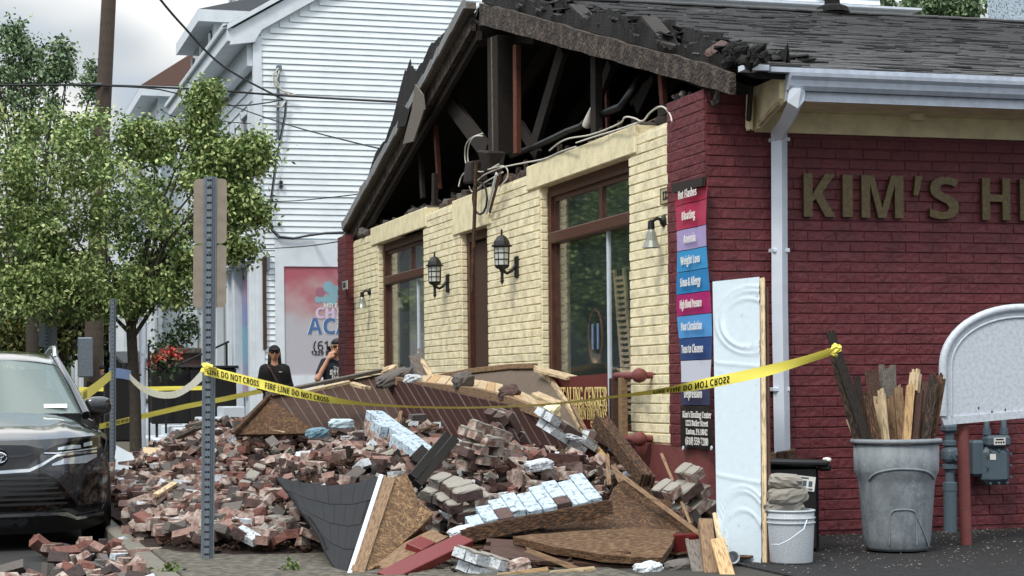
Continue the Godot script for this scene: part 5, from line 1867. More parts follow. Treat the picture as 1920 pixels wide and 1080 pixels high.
func wall_piece(called: String, label: String, o: Vector3, u: Vector3, v: Vector3, n: Vector3, w: float, h: float, depth: float, face: Material, body: Material, ragged: float, taper := 0.0, courses := 0.079) -> Node3D:
	# a slab of fallen wall, still bonded: bricks of the painted face, each its own, on a rough backing
	var t := thing(called, label, "wall fragment", Vector3.ZERO, "bonded pieces of fallen wall")
	var bs := Basis(u, v, n)
	var back := Mb.new()
	var row := 0
	var y := 0.0
	var bl := 0.21
	while y < h - 0.02:
		var x := (-bl / 2 if row % 2 else 0.0) - rr(0, 0.02)
		var lim := w - rr(0.0, ragged) - taper * w * clampf((y / h - 0.55) / 0.45, 0, 1)
		var first := rr(0.0, ragged * 0.5)
		while x < lim:
			var a := maxf(x, first)
			var b := minf(x + bl, lim)
			if b - a > 0.05 and not (y > h - courses * 1.6 and rr(0, 1) < 0.4):
				var mb := Mb.new()
				mb.bev(Transform3D(), Vector3(b - a - 0.003, courses - 0.005, depth * 0.5), 0.004, 0.002, rng)
				var q := put("brick", mb, face if rr(0, 1) < 0.985 else M.brick_brown, t)
				q.transform = Transform3D(bs, o + u * (a + b) / 2 + v * (y + courses / 2) + n * (rr(-0.0015, 0.0015) - depth * 0.25))
				back.rock(Transform3D(bs * Basis.from_euler(Vector3(rr(-0.1, 0.1), rr(-0.1, 0.1), rr(-0.1, 0.1))), o + u * (a + b) / 2 + v * (y + courses / 2) - n * depth * 0.62), Vector3(b - a + 0.02, courses + 0.015, depth * 0.75), 0.12, 5.0, rng, 3)
			x += bl
		y += courses
		row += 1
	put("backing_masonry", back, body, t)
	return t


func board(called: String, label: String, a: Vector3, b: Vector3, w: float, t: float, m: Material, up := Vector3.UP, jag := 0.0, cat := "board") -> void:
	tag(plank(called, a, b, w, t, m, null, up, jag), label, cat)


func sheet_thing(called: String, label: String, pts: Array, thick: float, toward: Vector3, m: Material, cat := "panel") -> void:
	var mb := Mb.new()
	var ragged := []
	for i in pts.size():
		var a: Vector3 = pts[i]
		var b: Vector3 = pts[(i + 1) % pts.size()]
		ragged.append(a)
		var k := maxi(1, int((b - a).length() / 0.12))
		for j in range(1, k):
			ragged.append(a.lerp(b, j / float(k)) + (b - a).cross(toward).normalized() * rr(-0.012, 0.012))
	mb.plate(ragged, thick, toward)
	tag(put(called, mb, m), label, cat)


func chunk(called: String, label: String, px: float, py: float, d: float, size: Vector3, e: Vector3, m: Material, cat := "masonry") -> void:
	var mb := Mb.new()
	mb.rock(Transform3D(), size, 0.16, 4.0, rng, 5)
	var o := put(called, mb, m)
	o.transform = Transform3D(Basis.from_euler(e), at(px, py, d))
	tag(o, label, cat)


func cluster(label: String, c: Vector3, nx: int, ny: int, nz: int, e: Vector3, m: Material) -> void:
	# bricks still held together by their mortar
	var t := thing("bonded_bricks", label, "brick block", c, "bonded lumps of brickwork")
	var bs := Basis.from_euler(e)
	var mo := Mb.new()
	for j in ny:
		for k in nz:
			for i in nx + (1 if j % 2 else 0):
				var l := 0.2
				var p := Vector3((i - (nx - 1) / 2.0 - (0.5 if j % 2 else 0.0)) * 0.212, (j - (ny - 1) / 2.0) * 0.074, (k - (nz - 1) / 2.0) * 0.106)
				if rr(0, 1) < 0.14 and ny > 2:
					continue
				if j % 2 and (i == 0 or i == nx):
					l = rr(0.09, 0.16)
				var q := Mb.new()
				q.stub_brick(Transform3D(Basis(Vector3.UP, PI if rr(0, 1) < 0.5 else 0.0)), Vector3(l, 0.062, 0.096), 0.004, rr(0.0, 0.04), rng)
				var o := put("brick", q, m if rr(0, 1) < 0.7 else M.brick_brown, t)
				o.transform = Transform3D(bs, bs * p)
				mo.rock(Transform3D(bs, bs * (p + Vector3(0, 0.037, 0))), Vector3(l * 0.98, 0.022, 0.098), 0.12, 5.0, rng, 3)
	kind(put("mortar", mo, M.mortar, t), "stuff")


func fragments() -> void:
	var back := -ahead
	# --- the fallen roof edge: dark slatted soffits with bare boards along the top
	var roofs := [
		["fallen_soffit", "dark slatted roof underside raised like a ramp behind the heap, by the far pier", [[505, 744, 18.4], [722, 700, 20.4], [800, 838, 19.0], [560, 822, 17.9]], 12, 0],
		["fallen_soffit", "long dark red slatted roof underside leaning before the shop door and window", [[714, 706, 19.2], [1038, 778, 15.5], [1118, 920, 14.9], [810, 868, 17.8]], 18, 1]]
	for r in roofs:
		var t := thing(r[0], r[1], "roof panel", Vector3.ZERO, "fallen roof panels")
		var q := []
		for c in r[2]:
			q.append(at(c[0], c[1], c[2]))
		var mb := Mb.new()
		var off := ahead * 0.05
		mb.plate([q[0] + off, q[1] + off, q[2] + off, q[3] + off], 0.03, back)
		put("backing", mb, M.charred, t)
		var nn: int = r[3]
		for i in nn:
			var u0 := (i + 0.04) / nn
			var u1 := (i + 0.94) / nn
			var s := Mb.new()
			var j := back * rr(-0.004, 0.008)
			s.plate([q[0].lerp(q[1], u0) + j, q[0].lerp(q[1], u1) + j, q[3].lerp(q[2], u1) + j, q[3].lerp(q[2], u0) + j], 0.03, back)
			put("slat", s, M.soffit_wood if r[4] == 1 else M.dark_wood, t)
			if i % 1 == 0:
				var f := Mb.new()
				f.plate([q[0].lerp(q[1], u1) + j * 0.5, q[0].lerp(q[1], u1 + 0.009) + j * 0.5, q[3].lerp(q[2], u1 + 0.009) + j * 0.5, q[3].lerp(q[2], u1) + j * 0.5], 0.02, back)
				put("slat_edge", f, M.grey_wood, t)
		if r[4] == 0:
			plank("edge_board", q[0] + Vector3(0, 0.03, 0), q[1] + Vector3(0, 0.04, 0), 0.09, 0.035, M.grey_wood, t, Vector3.UP, 0.05)
			plank("edge_board", at(560, 737, 18.0), at(655, 716, 18.8), 0.1, 0.03, M.pale_wood, t, Vector3.UP, 0.06)
			plank("edge_board", at(655, 718, 18.8), at(690, 728, 18.6), 0.1, 0.03, M.pale_wood, t, Vector3.UP, 0.04)
			var e := Mb.new()
			e.plate([at(440, 815, 17.9), at(505, 746, 18.2), at(597, 812, 17.7)], 0.03, back)
			put("end_panel", e, M.osb_dark, t)
			plank("end_trim", at(436, 813, 17.85), at(507, 740, 18.2), 0.05, 0.03, M.split_wood, t, Vector3.UP)
		else:
			var edge := [[716, 708, 19.0], [778, 722, 18.6], [896, 736, 17.2], [960, 753, 16.4], [1042, 786, 15.3]]
			for i in edge.size() - 1:
				plank("edge_board", at(edge[i][0], edge[i][1], edge[i][2]), at(edge[i + 1][0], edge[i + 1][1], edge[i + 1][2]), 0.05, 0.085, M.tan_wood, t, Vector3.UP)
			# bare boards laid side by side on top
			var lo := [[778, 718, 18.6], [898, 731, 17.2], [962, 747, 16.4], [1052, 778, 15.2]]
			var hi := [[790, 700, 19.6], [905, 714, 18.2], [960, 727, 17.3], [1030, 757, 16.2]]
			var cl := Curve3D.new()
			var ch := Curve3D.new()
			for i in 4:
				cl.add_point(at(lo[i][0], lo[i][1], lo[i][2]))
				ch.add_point(at(hi[i][0], hi[i][1], hi[i][2]))
			for i in 15:
				var a0 := (i + 0.03) / 15.0 * cl.get_baked_length()
				var a1 := (i + 0.96) / 15.0 * cl.get_baked_length()
				var b0 := (i + 0.4) / 15.5 * ch.get_baked_length()
				var b1 := (i + 1.36) / 15.5 * ch.get_baked_length()
				var s := Mb.new()
				var l := Vector3(0, rr(0.0, 0.015), 0)
				s.plate([cl.sample_baked(a0) + l, cl.sample_baked(a1) + l, ch.sample_baked(b1) + l, ch.sample_baked(b0) + l], 0.025, Vector3.UP)
				put("top_board", s, [M.pale_wood, M.pine, M.pale_wood][i % 3], t)
	# bent plywood behind
	var top := [[806, 713, 20.0], [880, 699, 19.0], [960, 690, 18.0], [1003, 689, 17.5], [1035, 715, 17.0], [1062, 757, 16.5], [1088, 806, 16.0]]
	var low := [[815, 730, 19.6], [880, 730, 18.6], [940, 738, 17.6], [985, 756, 17.1], [1012, 778, 16.6], [1040, 800, 16.2], [1068, 824, 15.8]]
	var rows := [[], [], []]
	for i in top.size():
		var a := at(top[i][0], top[i][1], top[i][2])
		var b := at(low[i][0], low[i][1], low[i][2])
		rows[0].append(a)
		rows[1].append(a.lerp(b, 0.5) + back * 0.04)
		rows[2].append(b)
	var ps := thing("plywood_sheet", "bent grey brown plywood sheet bulging above the bare boards", "panel")
	var mb := Mb.new(true)
	mb.sheet(rows, 0.025, back)
	put("sheet", mb, M.ply, ps)
	for i in 3:
		plank("rim_board", at(top[i][0], top[i][1] - 3, top[i][2] - 0.03), at(top[i + 1][0], top[i + 1][1] - 3, top[i + 1][2] - 0.03), 0.06, 0.05, M.tan_wood, ps, Vector3.UP)
	for i in range(3, 6):
		plank("split_edge", at(top[i][0], top[i][1], top[i][2] - 0.03), at(top[i + 1][0], top[i + 1][1], top[i + 1][2] - 0.03), 0.03, 0.05, M.pale_wood, ps, Vector3.UP, 0.02)
	board("splintered_board", "pale splintered plywood strip curling down from the bent plywood sheet", at(1088, 806, 15.8), at(1140, 857, 15.2), 0.03, 0.05, M.pale_wood, Vector3.UP, 0.05)
	board("splintered_board", "thin pale batten running from the bent plywood down to the heap", at(1072, 758, 16.2), at(1110, 832, 15.4), 0.03, 0.03, M.tan_wood, Vector3.UP, 0.05)
	board("broken_board", "pale board end lying over the top of the bent plywood, beside the maroon banner", at(1012, 693, 17.2), at(1078, 710, 16.6), 0.14, 0.025, M.pale_wood, Vector3(0, 1, 0.4), 0.08)
	board("broken_board", "upright splintered board poking up before the far window", at(775, 657, 19.4), at(802, 712, 19.2), 0.14, 0.04, M.grey_wood, back, 0.08)
	board("broken_board", "pale sliver leaning beside the upright splintered board", at(790, 672, 19.3), at(812, 712, 19.1), 0.05, 0.03, M.pale_wood, back, 0.05)
	for q in [[722, 690, 768, 700, "short pale broken board on the roof ramp top"], [715, 697, 745, 686, "crossed pale lath on the roof ramp top"], [1000, 738, 1052, 760, "small pale board fragment with square end on the bare boards"]]:
		board("broken_board", q[4], at(q[0], q[1], 19.0 if q[0] < 900 else 15.9), at(q[2], q[3], 19.0 if q[0] < 900 else 15.6), 0.1, 0.03, M.pale_wood, Vector3(0, 1, 0.4), 0.05)
	chunk("mortar_lump", "long grey mortar lump on the top of the roof ramp", 738, 708, 18.9, Vector3(0.42, 0.13, 0.2), Vector3(0.1, 0.2, 0.35), M.brick_grey)
	chunk("mortar_lump", "rounded pale mortar lump at the head of the bare boards", 775, 712, 18.6, Vector3(0.18, 0.11, 0.15), Vector3(0.2, 0.5, 0.0), M.brick_white)
	chunk("mortar_lump", "dark grey brick cluster sitting on the bare boards", 868, 714, 17.6, Vector3(0.2, 0.16, 0.16), Vector3(0.2, 0.5, 0.3), M.brick_grey)
	chunk("mortar_lump", "brown brick lump at the lower end of the bare boards", 955, 738, 16.6, Vector3(0.2, 0.13, 0.14), Vector3(0.5, 0.4, 0.3), M.brick_brown)
	for q in [[1030, 770, "yellow-painted brick end under the lower bare boards"], [1080, 842, "yellow-painted broken brick below the white masonry lump"]]:
		chunk("yellow_brick", q[2], q[0], q[1], 15.0, Vector3(0.2, 0.075, 0.1), Vector3(0.4, 0.5, 0.4), M.yellow_plain, "brick")
	# --- bonded pieces of wall
	var o := at(838, 856, 15.0)
	var e1 := at(715, 768, 16.2)
	var u := (e1 - o).normalized()
	var n1 := (Vector3.UP * 0.75 + back * 0.55 + side * 0.35)
	n1 = (n1 - u * n1.dot(u)).normalized()
	wall_piece("slanting_wall_piece", "long slanting wall piece with white painted top lying across the heap", o, u, n1.cross(u), n1, (e1 - o).length(), 0.24, 0.22, M.painted_white, M.brick_crust, 0.06)
	o = at(868, 990, 12.55)
	e1 = at(1132, 935, 12.75)
	u = (e1 - o).normalized()
	var v1 := (at(1112, 880, 13.25) - e1)
	v1 = (v1 - u * v1.dot(u)).normalized()
	var w := (e1 - o).length()
	# courses of this slab stand upright: the wall fell on its side
	var hgt := 0.52
	wall_piece("white_wall_slab", "large white painted slab of brick wall lying on its side in front", o + u * w, v1, -u, -u.cross(v1) if (-u.cross(v1)).dot(back) > 0 else u.cross(v1), hgt, w * 0.93, 0.12, M.painted_white, M.brick_brown, 0.16, 0.7, 0.105)
	cluster("big lump of white painted masonry by the end of the dark slats", at(1058, 812, 14.9), 2, 2, 2, Vector3(0.3, 0.25, -0.5), M.brick_white)
	chunk("white_masonry_lump", "flat white mortar flake on the white masonry lump", 1078, 822, 14.8, Vector3(0.16, 0.05, 0.12), Vector3(0.2, 0.3, -0.3), M.brick_white)
	cluster("pale speckled masonry block behind the leaning rough beam", at(1130, 832, 15.2), 1, 3, 2, Vector3(0.1, 0.3, -0.5), M.brick_white)
	chunk("white_masonry_lump", "white mortar topped lump above the fallen white slab", 1010, 872, 13.7, Vector3(0.22, 0.08, 0.14), Vector3(0.1, 0.3, 0.1), M.brick_white)
	cluster("large pale broken block on the pavement in front of the dark gap", at(902, 1060, 11.7), 1, 2, 2, Vector3(0.2, 0.5, -0.25), M.brick_white)
	chunk("white_masonry_lump", "white-topped red masonry lump beside the large pale block", 972, 1063, 11.75, Vector3(0.15, 0.10, 0.12), Vector3(0.1, 0.2, 0.2), M.brick_crust)
	chunk("white_masonry_lump", "white mortar lump at the bottom beside the upright boards", 1215, 1068, 11.75, Vector3(0.2, 0.09, 0.14), Vector3(0.1, 0.4, 0.1), M.brick_white)
	chunk("white_masonry_lump", "low pale lump next to the maroon board end", 1275, 1062, 11.85, Vector3(0.2, 0.08, 0.14), Vector3(0.1, 0.2, 0.1), M.brick_grey)
	cluster("bonded grey brick lump in the middle of the heap", at(915, 845, 14.5), 2, 5, 2, Vector3(0.2, 0.4, -0.3), M.brick_crust)
	cluster("tilted dark bonded brick block at the foot of the dark slats", at(950, 820, 14.9), 2, 3, 2, Vector3(0.2, 0.4, -0.9), M.brick_brown)
	cluster("bonded lump of brick and mortar at the low side of the white slab", at(870, 940, 13.0), 1, 3, 2, Vector3(0.3, 0.2, 0.2), M.brick_crust)
	cluster("upright bonded stack of greyish bricks before the dark slats", at(905, 862, 14.4), 1, 5, 2, Vector3(0.15, 0.5, -0.12), M.brick_crust)
	cluster("bonded pair of courses lying on the slope above the flake board tip", at(800, 868, 14.2), 2, 2, 1, Vector3(0.5, 0.9, 0.2), M.brick_pink)
	cluster("small bonded block near the white oblong block", at(690, 868, 15.2), 1, 3, 1, Vector3(0.4, 0.3, 0.6), M.brick_crust)
	cluster("bonded block of bricks on the slope behind the sign post", at(470, 905, 15.6), 2, 2, 1, Vector3(0.3, 1.2, 0.3), M.brick_grey)
	cluster("bonded block of dusty bricks at the low heap front beside the shingle sheet", at(545, 985, 13.6), 1, 2, 2, Vector3(0.1, 0.7, 0.1), M.brick_crust)
	cluster("leaning broken brickwork piece against the maroon plinth", at(1292, 945, 13.0), 1, 6, 2, Vector3(0.1, 0.3, 0.55), M.brick_crust)
	cluster("grey block of bonded bricks by the flake board tip", at(835, 925, 13.3), 1, 3, 2, Vector3(0.3, 0.8, 0.2), M.brick_grey)
	chunk("white_block", "white oblong block lying on the far side of the heap", 655, 842, 15.8, Vector3(0.22, 0.05, 0.1), Vector3(0.05, 0.25, 0.15), M.brick_white)
	chunk("white_block", "white flaked slab at the near end of the brick heap", 865, 995, 12.5, Vector3(0.2, 0.05, 0.14), Vector3(0.1, 0.3, 0.25), M.brick_white)
	chunk("blue_painted_block", "grey blue painted block on the crest of the heap", 595, 812, 17.0, Vector3(0.22, 0.09, 0.12), Vector3(0.1, 0.4, 0.1), mat(Color(0.40, 0.52, 0.58), 0.8))
	chunk("blue_painted_block", "pale blue rimmed block beside the grey blue block", 640, 795, 17.6, Vector3(0.24, 0.1, 0.12), Vector3(0.1, 0.1, 0.0), mat(Color(0.70, 0.78, 0.82), 0.8))
	# --- curved sheet of roofing with shingle tabs still on it
	var cs := thing("curved_shingle_sheet", "curved sheet of dark grey roofing shingles standing on its point", "roofing")
	var tl := [[517, 893, 13.9], [560, 905, 13.7], [612, 912, 13.4], [665, 907, 13.1], [713, 893, 12.95]]
	var foot := [[598, 1000, 12.6], [608, 1030, 12.3], [622, 1058, 12.05], [638, 1075, 11.85], [652, 1078, 11.75]]
	var grid := []
	for i in 13:
		var line := []
		var tt := i / 12.0
		for j in 17:
			var f := j / 4.0
			var k := mini(int(f), 3)
			var g := f - k
			var a := at(tl[k][0], tl[k][1], tl[k][2]).lerp(at(tl[k + 1][0], tl[k + 1][1], tl[k + 1][2]), g)
			var b := at(foot[k][0], foot[k][1], foot[k][2]).lerp(at(foot[k + 1][0], foot[k + 1][1], foot[k + 1][2]), g)
			line.append(a.lerp(b, tt) - back * 0.10 * sin(PI * j / 16.0) * (1.0 - tt * 0.6))
		grid.append(line)
	mb = Mb.new(true)
	mb.sheet(grid, 0.02, back)
	put("decking", mb, M.felt, cs)
	for i in 4:
		var j := (i % 2)
		while j < 16:
			var rws := []
			for a in 4:
				var line := []
				for b in 3:
					var p: Vector3 = grid[i * 3 + a][mini(j + b, 16)]
					var nx: Vector3 = grid[i * 3 + a][mini(j + mini(b + 1, 2), 16)]
					var pv: Vector3 = grid[i * 3 + a][mini(j, 16)]
					var sh := 0.0
					if b == 0:
						p = p.lerp(grid[i * 3 + a][mini(j + 1, 16)], 0.03)
					if b == 2:
						p = p.lerp(grid[i * 3 + a][mini(j + 1, 16)], 0.03)
					line.append(p + back * (0.007 + 0.012 * (a / 3.0 if true else 0.0) + sh))
				rws.append(line)
			if j + 2 <= 16:
				var sm := Mb.new()
				sm.sheet(rws, 0.008, back)
				put("shingle", sm, M.slate_dark, cs)
			j += 2
	plank("edge_strip", at(715, 891, 12.9), at(655, 1077, 11.7), 0.03, 0.018, M.white_metal, cs, back)
	# --- flake boards, beams, planks
	board("orange_batten", "orange brown timber batten along the edge of the curved shingle sheet", at(730, 896, 12.95), at(668, 1079, 11.72), 0.085, 0.04, M.tan_wood, back, 0.03)
	sheet_thing("flake_board", "tan flake board panel standing beside the curved shingle sheet", [at(738, 896, 12.95), at(760, 886, 13.05), at(783, 935, 12.85), at(775, 1000, 12.45), at(712, 1058, 11.95), at(676, 1078, 11.74)], 0.02, back, M.osb)
	sheet_thing("flake_board", "small tan flake board corner touching the tan flake board panel", [at(784, 936, 12.83), at(812, 962, 12.7), at(806, 972, 12.66), at(777, 998, 12.45)], 0.02, back, M.osb)
	sheet_thing("flake_board", "large dark brown flake board slumped before the maroon plinth", [at(1138, 948, 13.1), at(1150, 915, 13.4), at(1176, 893, 13.6), at(1216, 892, 13.6), at(1262, 945, 13.2), at(1306, 1002, 12.8), at(1262, 1008, 12.5), at(1130, 1004, 12.5), at(985, 1012, 12.4), at(1010, 990, 12.55)], 0.03, back, M.osb_dark)
	board("rough_beam", "thick rough brown beam slanting up against the shop wall", at(1120, 784, 13.9), at(1218, 908, 13.2), 0.09, 0.11, M.split_wood, Vector3.UP, 0.08, "beam")
	board("rough_beam", "rough brown timber lying under the fallen white wall slab", at(862, 1006, 12.45), at(1150, 948, 12.6), 0.10, 0.10, M.split_wood, Vector3.UP, 0.06, "beam")
	sheet_thing("torn_plank", "broad grey plank with torn fibrous edge in front of the dark flake board", [at(962, 1006, 12.2), at(1140, 992, 12.45), at(1268, 994, 12.4), at(1258, 1022, 12.1), at(1240, 1046, 11.9), at(1130, 1040, 11.9), at(1040, 1026, 12.0)], 0.05, Vector3.UP + back * 0.6, M.torn, "plank")
	board("red_beam", "flat dark red painted board sloping down to the pavement", at(872, 1014, 12.3), at(722, 1086, 11.55), 0.13, 0.06, M.red_gloss, Vector3(0.1, 1, 0.35), 0.0)
	board("red_beam", "short dark red board end under the flake board", at(800, 1018, 12.4), at(775, 1032, 12.2), 0.12, 0.06, M.red_gloss, Vector3(0.1, 1, 0.5), 0.0)
	board("red_beam", "dark red board end beside the upright boards at the plinth", at(1262, 1022, 12.3), at(1308, 1020, 12.3), 0.03, 0.15, M.red_gloss, Vector3(0.0, 1, 0.3), 0.02)
	board("brown_board", "brown board lying under the flake board panel", at(700, 1064, 11.9), at(830, 1000, 12.6), 0.14, 0.03, M.tan_wood, Vector3(0.1, 1, 0.4), 0.05)
	board("brown_board", "dark brown board lying flat behind the dark red board", at(905, 1030, 12.15), at(1235, 1050, 12.1), 0.35, 0.03, M.dark_wood, Vector3(0, 1, 0.3), 0.06)
	board("maroon_block", "dark maroon timber block above the white slab", at(1027, 861, 14.0), at(1092, 866, 13.9), 0.1, 0.10, M.soffit_wood, Vector3.UP, 0.01, "block")
	for k in 2:
		var a := at(772 + k * 9, 897 + k * 12, 13.3)
		var b := at(838 + k * 14, 818 + k * 6, 14.1)
		board("angle_iron", ["black steel angle lying over the heap, upper of the pair", "black steel angle lying over the heap, lower of the pair"][k], a, b, 0.07, 0.05, M.black, back, 0.0, "steel bar")
	board("black_board", "short charred board beside the black steel angles", at(775, 868, 13.9), at(800, 842, 14.2), 0.1, 0.03, M.charred, back, 0.03)
	var sticks := [[1150, 880, 13.3, 1322, 1008, 12.4, 0.03, "long thin pale stick leaning along the dark flake board"], [1240, 851, 13.4, 1296, 985, 12.6, 0.02, "thin pale cane standing up against the maroon plinth"], [1138, 850, 13.6, 1142, 912, 13.4, 0.03, "short upright lath beside the rough beam foot"], [1340, 962, 12.1, 1360, 1075, 11.6, 0.03, "slim pale batten standing by the white door panel"],
		[1150, 872, 13.8, 1165, 905, 13.5, 0.04, "dark stub between the rough beam and the slats"], [1028, 1078, 11.6, 1118, 1068, 11.7, 0.045, "short orange timber lying at the bottom of the rubble"], [1110, 830, 15.2, 1160, 890, 14.6, 0.05, "dark lath under the rough beam"], [930, 1084, 11.5, 1030, 1070, 11.7, 0.05, "pale splintered stick before the pale block"], [745, 800, 16.5, 752, 770, 16.6, 0.03, "small upright sliver behind the slanting wall piece"], [985, 1030, 11.9, 1130, 1085, 11.6, 0.03, "thin grey lath lying across the dark gap"]]
	for q in sticks:
		board("stick", q[7], at(q[0], q[1], q[2]), at(q[3], q[4], q[5]), q[6], 0.02, [M.pine, M.tan_wood, M.pale_wood][int(q[0]) % 3], back, 0.02, "stick")
	board("upright_board", "yellow pale board standing at the foot of the white door panel", at(1345, 1012, 11.85), at(1367, 1090, 11.45), 0.09, 0.03, M.pine, back, 0.0)
	board("upright_board", "squared brown post stub beside the yellow pale board", at(1322, 980, 12.2), at(1334, 1090, 11.6), 0.09, 0.07, M.tan_wood, back, 0.0)
	board("upright_board", "grey weathered board behind the brown post stub", at(1300, 1010, 12.1), at(1318, 1092, 11.6), 0.11, 0.03, M.grey_wood, back, 0.04)
	board("upright_board", "thin dark board leaning before the corner plinth", at(1275, 915, 13.2), at(1330, 1010, 12.6), 0.05, 0.03, M.charred, back, 0.03)
	# pale sheets of insulation and lining at the street end of the heap
	sheet_thing("pale_panel", "pale grey sheet lying by the thin tree trunk", [at(218, 835, 20.5), at(248, 852, 20.2), at(262, 885, 19.5), at(215, 880, 19.5)], 0.02, Vector3.UP, M.plastic_white)
	sheet_thing("pale_panel", "tan fibre sheet beside the pale grey sheet", [at(268, 838, 20.3), at(300, 840, 20.0), at(300, 868, 19.5), at(272, 875, 19.5)], 0.03, Vector3.UP, M.pale_wood)
	for q in [[330, 822, 18.5, 375, 800, 18.2, "dark folded felt strip at the street end of the heap"], [400, 935, 15.0, 515, 925, 15.2, "long grey weathered board lying across the heap behind the sign post"], [290, 930, 15.5, 330, 905, 16.0, "charred board by the car side of the heap"], [470, 800, 18, 540, 812, 17.8, "grey lath on the crest of the heap"], [560, 868, 16.3, 650, 835, 16.6, "thin pale lath on the heap slope"], [345, 800, 19, 385, 790, 19, "rolled grey sheet on the far crest of the heap"], [690, 790, 17.3, 735, 786, 17.2, "narrow pale batten near the slanting wall piece"]]:
		board("loose_board", q[6], at(q[0], q[1], q[2]), at(q[3], q[4], q[5]), 0.12 if q[6].contains("felt") or q[6].contains("weathered") else 0.05, 0.03, [M.grey_wood, M.charred, M.pale_wood][int(q[0]) % 3], Vector3(0.1, 1, 0.3), 0.04)
	# splinters and laths strewn over the heap and the ground before it
	var sp := Mb.new()
	for i in 330:
		var x := rr(-3.9, -0.2)
		var z := rr(-6.0, 1.6)
		if x < -2.4 and z > -0.4:
			continue
		if i % 3 == 0:
			x = rr(-2.4, -0.1)
			z = rr(0.2, 1.7)
		var l := rr(0.08, 0.5)
		var turn := rr(0, TAU)
		var tilt := rr(-0.35, 0.35) if heap(x, z) > 0.05 else rr(-0.04, 0.04)
		sp.bev(Transform3D(Basis.from_euler(Vector3(rr(-0.5, 0.5), turn, tilt)), Vector3(x, heap(x, z) + rr(0.02, 0.10), z)), Vector3(l, rr(0.008, 0.02), rr(0.012, 0.05)), 0.002, 0.004, rng)
	kind(put("splinters", sp, M.split_wood), "stuff")
	# weeds in the pavement joints
	var leaf := StandardMaterial3D.new()
	leaf.vertex_color_use_as_albedo = true
	leaf.roughness = 0.7
	for q in [[548, 1068, "small green weed in a joint of the pavement"], [318, 1072, "tiny weed on the kerb edge near the sign post"]]:
		var p := on_y(q[0], q[1], 0.0)
		tag(put("weed", leaf_mesh([[p + Vector3(0, 0.02, 0), 0.06, 1.0]], 60, 0.045, [Color(0.08, 0.14, 0.03), Color(0.12, 0.16, 0.04)]), leaf), q[2], "weed")


func lantern(label: String, px: float, y_top: float, y_bot: float, wall_px: float) -> void:
	var t := thing("wall_lantern", label, "wall lamp", Vector3.ZERO, "lanterns beside the door")
	var c0 := on_x(px, (y_top + y_bot) / 2, -0.17)
	var h := (on_x(px, y_top, -0.17) - on_x(px, y_bot, -0.17)).y
	var b := c0 - Vector3(0, h / 2, 0)
	var xf := Transform3D(Basis(), b)
	var k := h / 0.62
	var mb := Mb.new()
	mb.lathe(xf, [Vector2(0.0, 0.62) * k, Vector2(0.012, 0.6) * k, Vector2(0.012, 0.55) * k, Vector2(0.05, 0.53) * k, Vector2(0.085, 0.48) * k, Vector2(0.095, 0.44) * k, Vector2(0.115, 0.435) * k, Vector2(0.115, 0.42) * k, Vector2(0, 0.42) * k], 12)
	put("roof", mb, M.iron, t)
	mb = Mb.new()
	mb.lathe(xf, [Vector2(0.085, 0.418) * k, Vector2(0.075, 0.215) * k], 8)
	put("glass", mb, M.lamp_glass, t)
	mb = Mb.new()
	for i in 8:
		var w := TAU * i / 8
		mb.beam(xf * (Vector3(cos(w) * 0.087, 0.42, sin(w) * 0.087) * k), xf * (Vector3(cos(w) * 0.077, 0.21, sin(w) * 0.077) * k), 0.008, 0.008)
	for y in [0.415, 0.35, 0.28, 0.215]:
		var r: float = 0.078 + (y - 0.215) * 0.05
		var ring := []
		for i in 9:
			ring.append(xf * (Vector3(cos(TAU * i / 8) * r, y, sin(TAU * i / 8) * r) * k))
		mb.tube(ring, 0.006, 4, false)
	put("cage", mb, M.iron, t)
	mb = Mb.new()
	mb.lathe(xf, [Vector2(0.085, 0.212) * k, Vector2(0.07, 0.19) * k, Vector2(0.03, 0.17) * k, Vector2(0.018, 0.14) * k, Vector2(0.018, 0.06) * k, Vector2(0.026, 0.05) * k, Vector2(0.01, 0.02) * k, Vector2(0, 0) * k], 10)
	put("finial", mb, M.iron, t)
	var sb := Mb.new(true)
	sb.tube([xf * (Vector3(0.0, 0.16, 0) * k), xf * (Vector3(0.06, 0.13, 0) * k), xf * (Vector3(0.11, 0.16, 0) * k), xf * (Vector3(0.155, 0.22, 0) * k)], 0.016, 6)
	put("arm", sb, M.iron, t)
	mb = Mb.new()
	mb.bev(Transform3D(Basis(), b + Vector3(0.155, 0.2 * k, 0)), Vector3(0.03, 0.24 * k, 0.10), 0.01)
	put("back_plate", mb, M.iron, t)


func bell_lamp(label: String, px: float, py: float, face: float) -> void:
	var t := thing("bell_lamp", label, "wall lamp", Vector3.ZERO, "bell lamps on the shop front")
	var p := on_x(px, py, face - 0.12)
	var mb := Mb.new()
	mb.lathe(Transform3D(Basis(), p), [Vector2(0.02, 0.0), Vector2(0.035, -0.03), Vector2(0.05, -0.1), Vector2(0.075, -0.155), Vector2(0.068, -0.155), Vector2(0.0, -0.03)], 14)
	put("shade", mb, M.shade_glass, t)
	mb = Mb.new()
	mb.lathe(Transform3D(Basis(), p), [Vector2(0.0, 0.07), Vector2(0.025, 0.06), Vector2(0.03, -0.005), Vector2(0.02, -0.01)], 10)
	put("socket", mb, M.black, t)
	var sb := Mb.new(true)
	sb.tube([p + Vector3(0, 0.05, 0), p + Vector3(0.05, 0.08, 0), p + Vector3(0.10, 0.065, 0)], 0.014, 6)
	put("arm", sb, M.black, t)
	mb = Mb.new()
	mb.lathe(Transform3D(Basis(Vector3.BACK, PI / 2), p + Vector3(0.11, 0.06, 0)), [Vector2(0.05, -0.012), Vector2(0.05, 0.01), Vector2(0.025, 0.03), Vector2(0, 0.03)], 12)
	put("rose", mb, M.black, t)


